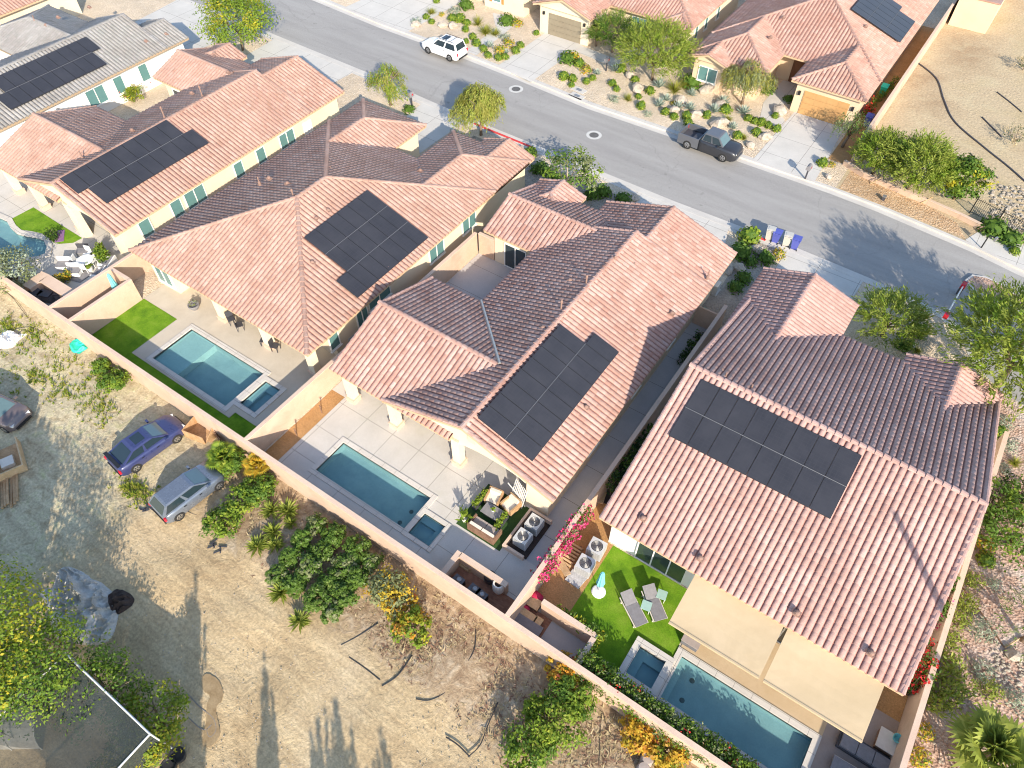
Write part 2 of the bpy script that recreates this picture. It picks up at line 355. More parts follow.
T['panel'] = slab_mat('solar_cells', [(.030, .031, .038), (.048, .048, .056)], .26, .2, jw=.018, joint=(.046, .046, .053), fine=3); T['panel'].node_tree.nodes['Principled BSDF'].inputs['Roughness'].default_value = .28; T['panel'].node_tree.nodes['Principled BSDF'].inputs['Specular IOR Level'].default_value = .5
T['panel_frame'] = plain('panel_frame_black', (.03, .03, .035), .5)
T['panel_rail'] = plain('panel_clip', (.16, .16, .17), .5, .5)
T['asphalt'] = road_mat()
T['kerb'] = M('kerb_concrete', [(.52, .49, .45), (.60, .57, .52)], .6, .9, 20, .12, .1, 40)
T['walkway'] = slab_mat('sidewalk_concrete', [(.50, .47, .43), (.58, .55, .50)], 1.5, 0, jw=.03)
T['drive'] = slab_mat('driveway_concrete', [(.52, .50, .46), (.60, .575, .53)], 3.0, 3.0, .4, .9, jw=.03)
T['patio_h2'] = slab_mat('patio_sand_concrete', [(.50, .435, .34), (.585, .52, .42)], 0, 0, stain=((.42, .36, .27), .8, .4))
T['patio_h3'] = slab_mat('patio_grey_concrete', [(.52, .49, .44), (.60, .57, .52)], 2.05, 2.1, -5.8, -9.5, jw=.04, joint=(.33, .31, .27), stain=((.46, .44, .33), .45, .4))
T['patio_h4'] = slab_mat('patio_flagstone', [(.50, .37, .22), (.58, .45, .29)], 0, 0, stain=((.44, .30, .17), 1.2, .5))
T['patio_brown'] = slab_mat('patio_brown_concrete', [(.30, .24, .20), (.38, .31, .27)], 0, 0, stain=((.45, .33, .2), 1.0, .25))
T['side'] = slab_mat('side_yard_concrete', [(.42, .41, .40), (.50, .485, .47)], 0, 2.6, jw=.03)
T['coping'] = slab_mat('coping', [(.56, .52, .46), (.64, .60, .54)], .92, .92, jw=.018)
T['plaster'] = M('pool_plaster', [(.34, .385, .40), (.43, .475, .48)], .9, .8, 14, .1)
T['ledge'] = M('pool_ledge', [(.46, .50, .49), (.52, .56, .54)], 1.2, .8, 14, .1)
T['spa_pl'] = M('spa_plaster', [(.30, .36, .40), (.36, .42, .45)], 1.2, .8)
T['water'] = water_mat('pool_water', (.65, .87, .885))
T['turf'] = M('lawn_turf', [(.095, .225, .008), (.165, .325, .012), (.235, .37, .03)], .9, .95, 30, .4, .8, 45, dist=.06)
T['turf_dark'] = M('artificial_turf', [(.035, .085, .02), (.05, .11, .03)], 1.2, .95, 30, .4, .8, 45, dist=.05)
T['gravel'] = gravel_mat('tan_gravel', [(.56, .46, .33), (.66, .56, .43), (.61, .50, .375), (.73, .64, .52)], 10, .3)
T['gravel_grey'] = gravel_mat('grey_gravel', [(.28, .25, .22), (.40, .36, .31), (.34, .30, .26)], 9, .5)
T['gravel_pink'] = gravel_mat('pink_gravel', [(.33, .205, .155), (.46, .32, .25), (.39, .26, .20), (.55, .42, .35)], 8.5, .35, ((.56, .49, .44), .17))
T['soil'] = M('orange_soil', [(.40, .22, .085), (.50, .29, .13)], .8, .95, 12, .3, .6, 20)
T['mulch'] = M('dark_mulch', [(.045, .032, .028), (.085, .06, .05)], 2, .95, 20, .4, .7, 30)
T['vacant'] = M('vacant_ground', [(.40, .29, .175), (.52, .41, .26), (.47, .37, .21)], .12, .95, 5, .25, .7, 4, dist=.1, stain=((.55, .47, .30), .35, .6))
T['dirt'] = dirt_mat()
T['brick'] = brick_mat('brick_paving', (.30, .13, .075), (.40, .19, .11), (.25, .16, .11), 3.2)
T['chips'] = gravel_mat('orange_wood_chips', [(.42, .27, .15), (.56, .40, .25), (.48, .32, .19), (.64, .50, .35)], 9, .4)
T['iron'] = M('cast_iron', [(.10, .095, .09), (.15, .145, .14)], 5, .7)
T['rock'] = M('boulder', [(.36, .30, .235), (.54, .47, .39)], 1.5, .95, 9, .25, .6, 6)
T['rubble'] = M('pale_cobble', [(.27, .23, .18), (.46, .41, .34)], 1.5, .95, 9, .25)
T['red_paint'] = M('red_kerb_paint', [(.62, .045, .045), (.70, .09, .08)], 3, .7, 12, .2)
T['white_paint'] = M('white_paint', [(.55, .54, .51)], 3, .7)
T['steel'] = plain('black_iron', (.03, .03, .03), .45, .6)
T['trunk'] = M('bark', [(.17, .12, .08), (.27, .20, .14)], 4, .95, 20, .3, .5, 20)
T['trunk_pale'] = M('pale_bark', [(.38, .31, .22), (.46, .38, .28)], 4, .95, 20, .3, .5, 20)
# leaves
T['lf_palo'] = leaf_mat('palo_verde_leaves', [(.165, .215, .035), (.31, .365, .06), (.235, .285, .045), (.42, .45, .10)])
T['lf_mesq'] = leaf_mat('mesquite_leaves', [(.22, .22, .045), (.38, .37, .08), (.30, .30, .06), (.48, .46, .15)])
T['lf_lime'] = leaf_mat('lime_leaves', [(.09, .165, .02), (.225, .32, .03), (.155, .24, .025), (.38, .41, .05)])
T['lf_yel'] = leaf_mat('yellow_leaves', [(.10, .17, .02), (.21, .28, .025), (.42, .38, .03), (.58, .46, .03)])
T['lf_green'] = leaf_mat('green_leaves', [(.06, .125, .018), (.12, .21, .03), (.085, .165, .022), (.20, .30, .05)])
T['lf_citrus'] = leaf_mat('glossy_leaves', [(.05, .10, .016), (.12, .195, .028), (.08, .145, .022), (.22, .29, .07)], .25, .4)
T['lf_dark'] = leaf_mat('dark_leaves', [(.02, .05, .015), (.04, .085, .025), (.06, .11, .03)])
T['lf_olive'] = leaf_mat('olive_leaves', [(.14, .17, .06), (.24, .27, .12), (.32, .34, .18)])
T['lf_sage'] = leaf_mat('sage_leaves', [(.20, .26, .17), (.33, .39, .28), (.44, .48, .37)])
T['lf_gold'] = leaf_mat('gold_leaves', [(.50, .30, .03), (.60, .42, .04), (.32, .30, .04)])
T['lf_orange'] = leaf_mat('orange_blooms', [(.62, .26, .03), (.70, .36, .04), (.40, .30, .04), (.66, .12, .10)])
T['fl_pink'] = leaf_mat('pink_blooms', [(.70, .03, .17), (.82, .08, .28), (.75, .14, .22)])
T['fl_red'] = leaf_mat('red_blooms', [(.66, .03, .03), (.75, .06, .06)])
T['weed'] = leaf_mat('weeds', [(.22, .26, .03), (.36, .38, .05), (.42, .38, .12)])
T['straw'] = leaf_mat('straw', [(.42, .33, .18), (.55, .45, .27), (.34, .24, .13)], .2)
T['agave'] = leaf_mat('agave_leaves', [(.20, .27, .22), (.30, .37, .31), (.42, .47, .38)], .1, .5)
# manufactured
for k, c, r_, me_ in (('car_white', (.78, .78, .77), .25, 0), ('car_navy', (.045, .055, .15), .28, .15), ('car_grey', (.17, .20, .25), .25, .35), ('car_char', (.035, .036, .042), .35, .2), ('car_silver', (.13, .135, .15), .35, .25), ('car_brown', (.16, .13, .13), .35, .3), ('car_red', (.5, .03, .04), .35, .1)):
    T[k] = plain(k, c, r_, me_, .5, .6)
T['tyre'] = plain('tyre_rubber', (.02, .02, .02), .85); T['rim'] = plain('alloy_rim', (.5, .5, .5), .35, .8); T['black'] = plain('black_trim', (.015, .015, .017), .5)
T['carglass'] = plain('car_glass', (.02, .035, .045), .05, 0, .9); T['windscreen'] = plain('windscreen_glass', (.10, .16, .17), .05, 0, .9)
T['lamp_red'] = plain('tail_lamp', (.55, .02, .04), .25); T['lamp_clear'] = plain('head_lamp', (.7, .7, .66), .15)
T['bin_blue'] = plain('blue_plastic', (.09, .11, .42), .45); T['bin_grey'] = plain('grey_plastic', (.52, .50, .45), .55); T['bin_dark'] = plain('dark_plastic', (.06, .06, .07), .5)
T['wood'] = M('weathered_wood', [(.42, .25, .12), (.55, .36, .20)], 3, .8, 15, .3, obj=True); T['wood_pale'] = M('pale_timber', [(.52, .36, .19), (.62, .45, .27)], 3, .8, 15, .2, obj=True)
T['wood_dark'] = M('dark_wood', [(.20, .11, .07), (.28, .17, .11)], 3, .8, 15, .3, obj=True)
T['fabric_grey'] = M('grey_sling', [(.21, .20, .205), (.26, .25, .255)], 6, .9, 60, .15, obj=True); T['fabric_cream'] = M('cream_cushion', [(.68, .60, .50), (.74, .67, .57)], 5, .95, obj=True)
T['fabric_dark'] = M('charcoal_sling', [(.13, .13, .14), (.17, .17, .18)], 5, .9, obj=True)
T['fabric_taupe'] = M('taupe_cushion', [(.34, .28, .25), (.40, .34, .30)], 5, .95, obj=True); T['fabric_red'] = M('red_cushion', [(.42, .02, .07), (.5, .04, .1)], 4, .9, obj=True)
T['teal'] = M('teal_canvas', [(.16, .50, .50), (.22, .58, .57)], 3, .85, obj=True); T['teal_plastic'] = plain('teal_plastic', (.02, .52, .38), .5)
T['awning'] = M('beige_awning', [(.51, .39, .235), (.575, .445, .28)], .5, .9, 50, .05, .12, 2.0, stain=((.40, .29, .16), .6, .25))
T['net'] = screen_mat('shade_net', (.05, .06, .058), .26); T['net_dark'] = screen_mat('dark_net', (.05, .055, .055), .25)
T['plastic_sheet'] = M('grey_tarpaulin', [(.40, .38, .34), (.58, .56, .52)], 2.5, .55, 8, .2, .6, 5, obj=True)
T['hose'] = plain('black_hose', (.03, .03, .032), .6); T['hose_pale'] = plain('pale_pipe', (.62, .62, .6), .6)
T['garage_tan'] = M('garage_door_ochre', [(.48, .27, .11), (.52, .31, .13)], 1, .7); T['garage_brown'] = M('garage_door_taupe', [(.24, .20, .14), (.28, .24, .17)], 1, .7)
T['shutter'] = M('orange_shutter', [(.52, .22, .07)], 2, .7); T['door_brown'] = M('brown_door', [(.20, .09, .045)], 2, .6)
T['ac'] = plain('ac_steel', (.60, .60, .58), .5, .2); T['stone'] = M('stone_veneer', [(.40, .34, .28), (.55, .47, .39)], 2, .9, 8, .3)
T['pot_dark'] = plain('dark_glaze', (.03, .03, .035), .35); T['pot_white'] = M('white_pot', [(.72, .69, .64)], 3, .8)
T['fascia_g'] = M('grey_fascia', [(.40, .30, .20)], 1, .7)
T['wet'] = M('wet_sand', [(.27, .185, .095), (.38, .28, .16)], 2, .7, 12, .2); T['bright_grey'] = M('pale_ash', [(.42, .42, .42), (.52, .52, .52)], 2, .95, 9, .3)
# ------------------------------------------------------------------ tiled roofs
PER, ROW = .335, .40
PROF = [(0, 0), (.05, .05), (.2, .088), (.41, .10), (.62, .088), (.77, .05), (.82, 0), (1.0, 0)]
class Roof:
    """collects tiled slopes (every barrel tile is real geometry), the deck below and the ridge caps of one house"""
    def __init__(s, off, ez=3.0):
        s.off = off; s.V = []; s.F = []; s.Rn = []; s.Pn = []; s.nv = 0
        s.deck = MB(off); s.caps = []; s.gab = []; s.rg = np.random.default_rng(int(abs(off[0] * 13 + off[1] * 7)) + 3)
        s.faces = []
    def face(s, o, ud, td, U, Tn, p, ez, d0, d1):
        """o: eave start; ud/td: unit plan vectors along the eave and up the slope; d0/d1: hip cut per metre of run"""
        nr = int(math.ceil(Tn / ROW)); nc = int(math.ceil(U / PER)); fr = np.array([q[0] for q in PROF]); hh = np.array([q[1] for q in PROF])
        k = np.arange(nc); npt = len(fr)
        u = (k[:, None] * PER + fr[None, :] * PER)
        u = np.minimum(u, U)
        for r in range(nr):
            t0 = r * ROW; t1 = min((r + 1) * ROW + .02, Tn)
            if t1 - t0 < .03: continue
            jit = s.rg.uniform(-.006, .008, nc)[:, None]; rr = s.rg.random(nc)
            lo = np.clip(u, d0 * t0, U - d1 * t0); hi = np.clip(u, d0 * t1, U - d1 * t1)
            ok = (lo[:, -1] - lo[:, 0] > 1e-3) | (hi[:, -1] - hi[:, 0] > 1e-3)
            if not ok.any(): continue
            def pts(uu, t, z):
                X = o[0] + ud[0] * uu + td[0] * t; Y = o[1] + ud[1] * uu + td[1] * t; Z = ez + p * t + z + 0 * uu
                return np.stack([X, Y, Z], -1)
            A = pts(lo, t0 - .03, hh[None, :] - .06); B = pts(lo, t0 - .03, hh[None, :] + .024 + jit); C = pts(hi, t1, hh[None, :] + .004 + jit * .3)
            A, B, C = A[ok], B[ok], C[ok]; n = A.shape[0]; rq = rr[ok]
            base = s.nv; arr = np.concatenate([A.reshape(-1, 3), B.reshape(-1, 3), C.reshape(-1, 3)]); s.V.append(arr); s.nv += len(arr)
            sz = n * npt; i = (np.arange(n)[:, None] * npt + np.arange(npt - 1)[None, :]).ravel() + base
            q1 = np.stack([i + sz, i + sz + 1, i + 2 * sz + 1, i + 2 * sz], 1); q2 = np.stack([i, i + 1, i + sz + 1, i + sz], 1)
            # orientation: u x t must point up
            if ud[0] * td[1] - ud[1] * td[0] < 0: q1 = q1[:, ::-1]; q2 = q2[:, ::-1]
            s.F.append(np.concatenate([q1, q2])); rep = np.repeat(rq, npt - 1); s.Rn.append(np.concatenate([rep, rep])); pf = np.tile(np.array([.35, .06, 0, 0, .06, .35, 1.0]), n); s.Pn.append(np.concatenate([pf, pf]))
        a = lambda uu, t, dz: (o[0] + ud[0] * uu + td[0] * t, o[1] + ud[1] * uu + td[1] * t, ez + p * t + dz)
        top = [a(0, 0, -.03), a(U, 0, -.03), a(U - d1 * Tn, Tn, -.03), a(d0 * Tn, Tn, -.03)]
        if U - (d0 + d1) * Tn < .02: top = top[:2] + [a(d0 * Tn, Tn, -.03)]
        if ud[0] * td[1] - ud[1] * td[0] < 0: top = top[::-1]
        s.deck.solid(top, .17)
    def cap(s, p0, p1, r=.15):
        p0 = Vector(p0); p1 = Vector(p1); d = p1 - p0; n = max(1, int(d.length / .40)); d /= n; cm = MB(s.off); s.caps.append(cm)
        dn = d.normalized(); w = dn.cross(Vector((0, 0, 1))).normalized(); up = w.cross(dn)
        for i in range(n):
            a = p0 + d * i - dn * .03; b = p0 + d * (i + 1); vs = []
            for (q, rr, lift) in ((a, r * 1.12, .035), (b, r * .95, 0.0)):
                for j in range(6):
                    t = math.pi * j / 5; vs.append(q + w * (math.cos(t) * rr) + up * (math.sin(t) * rr * .8 + lift - .03))
            fs = [(j, j + 1, 7 + j, 6 + j) for j in range(5)] + [(0, 1, 2, 3, 4, 5)]
            cm.add(vs, fs)
    def wing(s, x0, x1, y0, y1, ridge, lo='hip', hi='hip', ez=3.0, p=.33, rk=None, skip=(), caps=True, hid=(), cr=None):
        if ridge == 'y': L0, L1, W0, W1 = y0, y1, x0, x1
        else: L0, L1, W0, W1 = x0, x1, y0, y1
        if hid: W0 += .006; W1 -= .006
        rk = (W0 + W1) / 2 if rk is None else rk
        hz = p * min(rk - W0, W1 - rk) if rk is None else p * (W1 - W0) / 2
        T0, T1 = rk - W0, W1 - rk; p0, p1 = hz / T0, hz / T1
        dl = 1.0 if lo == 'hip' else 0.0; dh = 1.0 if hi == 'hip' else 0.0
        rl = (W1 - W0) / 2
        def pt(l, w, z): return (w, l, z) if ridge == 'y' else (l, w, z)
        def vec(l, w): return (w, l) if ridge == 'y' else (l, w)
        # long faces
        if 'W0' not in skip: s.face(vec(L0, W0), vec(1, 0), vec(0, 1), L1 - L0, T0, p0, ez, dl * rl / T0, dh * rl / T0)
        if 'W1' not in skip: s.face(vec(L0, W1), vec(1, 0), vec(0, -1), L1 - L0, T1, p1, ez, dl * rl / T1, dh * rl / T1)
        z = ez + hz; a, b = L0 + dl * rl, L1 - dh * rl
        if dl: s.face(vec(L0, W0), vec(0, 1), vec(1, 0), W1 - W0, rl, hz / rl, ez, 1, 1)
        if dh: s.face(vec(L1, W0), vec(0, 1), vec(-1, 0), W1 - W0, rl, hz / rl, ez, 1, 1)
        if caps:
            ra, rb = cr if cr else (a, b)
            if rb - ra > .3: s.cap(pt(ra, rk, z + .06), pt(rb, rk, z + .06))
            if dl: s.cap(pt(L0, W0, ez + .06), pt(a, rk, z + .06)); s.cap(pt(L0, W1, ez + .06), pt(a, rk, z + .06))
            if dh: s.cap(pt(L1, W0, ez + .06), pt(b, rk, z + .06)); s.cap(pt(L1, W1, ez + .06), pt(b, rk, z + .06))
        # gable ends: wall triangle and rake tiles
        for flag, L_, sgn in ((lo == 'gable' and 'lo' not in hid, L0, 1), (hi == 'gable' and 'hi' not in hid, L1, -1)):
            if not flag: continue
            if caps:
                for W_ in (W0, W1):
                    s.cap(pt(L_ + sgn * .1, W_, ez + .05), pt(L_ + sgn * .1, rk, z + .05), .12)
            l0, l1 = L_ + sgn * .42, L_ + sgn * .62
            tri = [pt(l, w, zz) for l in (l0, l1) for (w, zz) in ((W0 + .3, ez - .22), (W1 - .3, ez - .22), (rk, z - .2))]
            g_ = MB(s.off); s.gab.append(g_); g_.add(tri, [(0, 1, 2), (3, 5, 4), (0, 3, 4, 1), (1, 4, 5, 2), (2, 5, 3, 0)])
    def build(s, parent, tile, fascia, gable):
        V = np.concatenate(s.V); V = V - np.array(s.off)[None, :]; F = np.concatenate(s.F); Rn = np.concatenate(s.Rn)
        me = bpy.data.meshes.new('roof'); me.vertices.add(len(V)); me.vertices.foreach_set('co', V.ravel().astype(np.float32))
        me.loops.add(len(F) * 4); me.loops.foreach_set('vertex_index', F.ravel().astype(np.int32))
        me.polygons.add(len(F)); me.polygons.foreach_set('loop_start', np.arange(0, len(F) * 4, 4, dtype=np.int32)); 
        me.update(calc_edges=True); me.validate()
        if len(me.polygons) == len(Rn):
            at = me.attributes.new('rnd', 'FLOAT', 'FACE'); at.data.foreach_set('value', Rn.astype(np.float32))
        else:
            at = me.attributes.new('rnd', 'FLOAT', 'FACE'); at.data.foreach_set('value', np.resize(Rn, len(me.polygons)).astype(np.float32))
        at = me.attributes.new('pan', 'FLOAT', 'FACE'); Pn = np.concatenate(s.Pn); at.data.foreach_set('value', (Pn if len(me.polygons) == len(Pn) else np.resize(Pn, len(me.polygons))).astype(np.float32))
        me.materials.append(tile)
        o = bpy.data.objects.new('roof', me); COL.objects.link(o); o.parent = parent
        s.deck.build('roof_deck', fascia, o)
        for c in s.caps: c.build('ridge_cap', tile, o)
        for g_ in s.gab: g_.build('gable', gable, parent)
        return o
# ------------------------------------------------------------------ openings
def opening(house, off, side, c, z0, w, h, plane, kind='window', panes=2, name='window', glass=None, frame=None, thick=.09):
    """a framed opening standing 3 cm proud of a wall; side: +x -x +y -y"""
    fr = MB(off); gl = MB(off); s = 1 if side[0] == '+' else -1; ax = side[1]
    def b(mb, u0, u1, d0, d1, za, zb):
        d0, d1 = sorted((plane + s * d0, plane + s * d1))
        if ax == 'x': mb.box(d0, d1, u0, u1, za, zb)
        else: mb.box(u0, u1, d0, d1, za, zb)
    u0, u1 = c - w / 2, c + w / 2; t = .07
    b(fr, u0, u1, .0, thick, z0, z0 + t); b(fr, u0, u1, .0, thick, z0 + h - t, z0 + h)
    b(fr, u0, u0 + t, .0, thick, z0 + t, z0 + h - t); b(fr, u1 - t, u1, .0, thick, z0 + t, z0 + h - t)
    for i in range(1, panes):
        m = u0 + w * i / panes; b(fr, m - t / 2, m + t / 2, .0, thick * .9, z0 + t, z0 + h - t)
    b(gl, u0 + t, u1 - t, .005, .04, z0 + t, z0 + h - t)
    if kind == 'window':
        b(fr, u0 - .06, u1 + .06, .0, thick + .05, z0 - .07, z0)
    o = fr.build(name, frame or T['winframe'], house); gl.build('pane', glass or T['glass'], o)
    return o
def garage_door(house, off, x0, x1, y, z1, mat, side=-1):
    d = MB(off)
    n = 4
    for i in range(n):
        za = i * z1 / n + .012; zb = (i + 1) * z1 / n - .012
        ya, yb = sorted((y, y + side * .06)); d.box(x0, x1, ya, yb, za, zb)
        for k in range(4):
            xa = x0 + (x1 - x0) * (k + .08) / 4; xb = x0 + (x1 - x0) * (k + .92) / 4
            ya, yb = sorted((y + side * .06, y + side * .08)); d.box(xa, xb, ya, yb, za + .1, zb - .1)
    return d.build('garage_door', mat, house)
def vents(house, off, spots):
    """roof vents: pipes with a flashing, and low mushroom or half-round tile vents; each its own part"""
    for kind, x, y, z in spots:
        m = MB(off)
        if kind == 'pipe':
            m.lathe((x, y, z - .25), [(.12, 0), (.11, .26), (.045, .31), (.045, .7), (.03, .7)], 10)
            m.build('vent_pipe', T['pipe'], house)
        elif kind == 'stack':
            m.lathe((x, y, z - .25), [(.14, 0), (.12, .28), (.055, .33), (.055, 1.0), (.085, 1.02), (.085, 1.12), (.03, 1.18)], 10)
            m.build('flue', T['pipe'], house)
        elif kind == 'dish':
            m.tube((x, y, z - .1), (x, y, z + .5), .03); m.lathe((x, y, z + .45), [(.02, 0), (.18, .04), (.32, .13), (.3, .14), (.16, .06), (.02, .02)], 14, caps=False)
            m.build('dish_aerial', T['metal_grey'], house)
        else:
            m.blob((x, y, z + .03), (.15, .15, .13), .04, 10, 6); m.box(x - .18, x + .18, y - .14, y + .14, z - .1, z + .02)
            m.build('roof_vent', T['pipe'], house)
def column(house, off, x, y, w, d, h, mat=None, base=True):
    c = MB(off); c.box(x - w / 2, x + w / 2, y - d / 2, y + d / 2, .42 if base else 0, h)
    o = c.build('column', mat or T['cream'], house)
    if base:
        b = MB(off); b.box(x - w / 2 - .07, x + w / 2 + .07, y - d / 2 - .07, y + d / 2 + .07, .0, .36); b.box(x - w / 2 - .1, x + w / 2 + .1, y - d / 2 - .1, y + d / 2 + .1, .36, .43)
        b.build('column_base', T['cap'], o)
    return o
def arch_beam(house, off, x0, x1, y0, y1, ztop, zlow, spans, mat, along='x'):
    """a patio beam with shallow arched undersides between its posts"""
    for (a, b) in spans:
        m = MB(off); n = 10
        for i in range(n):
            ua = a + (b - a) * i / n; ub = a + (b - a) * (i + 1) / n
            za = zlow + (ztop - zlow) * .55 * math.sin(math.pi * i / n) ** .6; zb = zlow + (ztop - zlow) * .55 * math.sin(math.pi * (i + 1) / n) ** .6
            vs = []
            for yy in (y0, y1): vs += [(ua, yy, za), (ub, yy, zb), (ub, yy, ztop), (ua, yy, ztop)]
            if along == 'y': vs = [(v[1], v[0], v[2]) for v in vs]
            m.add(vs, [(0, 1, 2, 3), (7, 6, 5, 4), (0, 4, 5, 1), (3, 2, 6, 7)])
        m.build('patio_beam', mat, house)
def solar(label, x0, rows, tdir, ydir_rows, zfun, w=1.04, h=1.82, ridge='y', grp='rooftop solar arrays'):
    """rows: list of (start along ridge, number of panels); x0: upper edge across the ridge, going down by tdir"""
    cx = x0; cy = rows[0][0] + 2; cz = zfun(cx)
    off = (cx, cy, cz) if ridge == 'y' else (cy, cx, cz)
    t = thing('solar_array', label, 'solar array', off, 0, grp)
    slope = (zfun(x0 + tdir) - zfun(x0)); run = h / math.sqrt(1 + slope * slope)
    rail = MB(off)
    for ri, (s0, n) in enumerate(rows):
        xa = x0 + tdir * ri * (run + .05); xb = xa + tdir * run
        for k in range(n):
            a = s0 + k * w + .012; b = s0 + (k + 1) * w - .012
            m = MB(off); f = MB(off)
            def q(x, y, dz): return (x, y, zfun(x) + dz) if ridge == 'y' else (y, x, zfun(x) + dz)
            top = [q(xa, a, .31), q(xb, a, .31), q(xb, b, .31), q(xa, b, .31)]
            e = .022 * tdir
            inn = [q(xa + e, a + .022, .314), q(xb - e, a + .022, .314), q(xb - e, b - .022, .314), q(xa + e, b - .022, .314)]
            def ccw(pp): 
                A = sum(pp[i][0] * pp[(i + 1) % 4][1] - pp[(i + 1) % 4][0] * pp[i][1] for i in range(4)); return pp if A > 0 else pp[::-1]
            m.solid(ccw(top), .04, 0); m.add(ccw(inn), [(0, 1, 2, 3)], 1)
            m.build('panel', [T['panel_frame'], T['panel']], t)
            if k < n - 1 and ri < len(rows) - 1:
                pa = q(xb - .03 * tdir, b - .04, .262); pb = q(xb + .08 * tdir, b + .07, .262)
        for fx in (.22, .78):
            x = xa + (xb - xa) * fx
            p0 = (x, s0, zfun(x) + .22) if ridge == 'y' else (s0, x, zfun(x) + .22); p1 = (x, s0 + n * w, zfun(x) + .22) if ridge == 'y' else (s0 + n * w, x, zfun(x) + .22)
            rail.tube(p0, p1, .025, n=5)
        if ri < len(rows) - 1:
            s1, n1 = rows[ri + 1]; lo = max(s0, s1); hi = min(s0 + n * w, s1 + n1 * w); x = xb + .025 * tdir
            if ridge == 'y': rail.tube((x, lo, zfun(x) + .295), (x, hi, zfun(x) + .295), .03, n=5)
            else: rail.tube((lo, x, zfun(x) + .295), (hi, x, zfun(x) + .295), .03, n=5)
    rail.build('rail', T['panel_rail'], t)
    return t
# ================================================================== the houses
def wallbox(mb, x0, x1, y0, y1, z1=2.93): mb.box(x0, x1, y0, y1, -.1, z1)
def house_base(label, off): return thing('house', label, 'house', off)
# ---- plan shared by the two court-yard houses (the centre one and the one two doors to its left)
def courtyard_house(dx, dy, label, tile, wallm, centre):
    off = (dx + 1.7, dy + 4.5, 0); h = house_base(label, off); Rf = Roof(off)
    X = lambda v: v + dx; Y = lambda v: v + dy
    Rf.wing(X(-4.15), X(7.6), Y(-7.3), Y(12.3), 'y', 'gable', 'gable')                     # main gable
    Rf.wing(X(-2.65), X(7.6), Y(-7.3 + PER * 55), Y(16.4), 'y', 'gable', 'gable', ez=2.993, hid=('lo',), cr=(Y(12.3), Y(16.4)))   # street gable
    Rf.wing(X(-8.3), X(.75), Y(-7.24), Y(2.5), 'x', 'gable', 'gable', hid=('hi',), cr=(X(-8.3), X(.6)))
    Rf.wing(X(-8.3), X(-.8), Y(8.5), Y(15.0), 'x', 'gable', 'gable', hid=('hi',), cr=(X(-8.3), X(-.95)))
    Rf.wing(X(-8.2), X(-4.2), Y(12.0), Y(15.9), 'y', 'hip', 'gable')
    # valley flashing along the courtyard valley
    if centre:
        fl = MB(off); fl.path([(X(-4.15), Y(2.5), 3.16), (X(.72), Y(-2.3), 4.72)], .09, 5)
        fl.build('valley_flashing', T['metal_grey'], Rf_parent(h))
    Rf.build(h, T[tile], T['fascia'], T[wallm])
    w = MB(off)
    ry = -3.9 if centre else -4.2
    wallbox(w, X(-3.6), X(7.05), Y(ry), Y(11.8)); wallbox(w, X(-2.1), X(7.03), Y(11.8), Y(15.9))
    wallbox(w, X(-7.75), X(-3.6), Y(-3.6), Y(2.0)); wallbox(w, X(-7.75), X(-3.6), Y(9.05), Y(14.4)); wallbox(w, X(-3.6), X(-2.1), Y(11.8), Y(14.4))
    # the end of the rear porch next to the right-hand wall
    wallbox(w, X(5.6), X(7.05), Y(-6.75), Y(ry))
    w.build('wall', T[wallm], h)
    # rear gable wall over the porch beam
    arch_beam(h, off, 0, 0, Y(-6.85), Y(-6.55), 3.05, 2.35, [(X(-7.4), X(-4.2)), (X(-3.7), X(.6)), (X(1.1), X(5.6))], T[wallm])
    bm = MB(off); bm.box(X(-7.75), X(-7.4), Y(-6.85), Y(-3.6), 2.5, 2.95); bm.build('side_beam', T[wallm], h)
    for cx in (-7.5, -3.95, .85): column(h, off, X(cx), Y(-6.7), .55, .5, 2.6, T[wallm])
    opening(h, off, '-y', X(-.2), .05, 3.6, 2.2, Y(ry), 'door', 3, 'sliding_door', T['glass_dark'])
    opening(h, off, '-y', X(-5.6), .05, 2.4, 2.2, Y(-3.6), 'door', 2, 'sliding_door', T['glass_dark'])
    opening(h, off, '-y', X(-5.9), .05, 1.9, 2.15, Y(9.05), 'door', 2, 'sliding_door', T['glass_dark'])
    opening(h, off, '-x', Y(5.5), .05, 3.4, 2.2, X(-3.6), 'door', 3, 'sliding_door', T['glass_dark'])
    g = MB(off); g.box(X(1.9), X(2.4), Y(-7.02), Y(-6.86), 3.55, 4.05); g.build('gable_vent', T['soffit_trim'], h)
    return h, X, Y, off
def Rf_parent(h): return h
h3, X3, Y3, o3 = courtyard_house(0, 0, 'tan house in the middle with inner courtyard, tiled gables and stepped solar array', 'tile_a', 'cream', True)
h1, X1, Y1, o1 = courtyard_house(-37.1, .5, 'cream house with row of teal side windows, left of the hip-roofed house', 'tile_b', 'cream', False)
zr = lambda x: 3.0 + .33 * (7.6 - x)
solar('black stepped solar array on the middle courtyard house', 2.15, [(-6.35, 8), (-6.35, 9)], 1, 1, zr)
zr1 = lambda x: 3.0 + .33 * (-29.5 - x)
solar('two-row solar array on the house with teal side windows', -35.1, [(-6.2, 9), (-5.4, 9)], 1, 1, zr1)
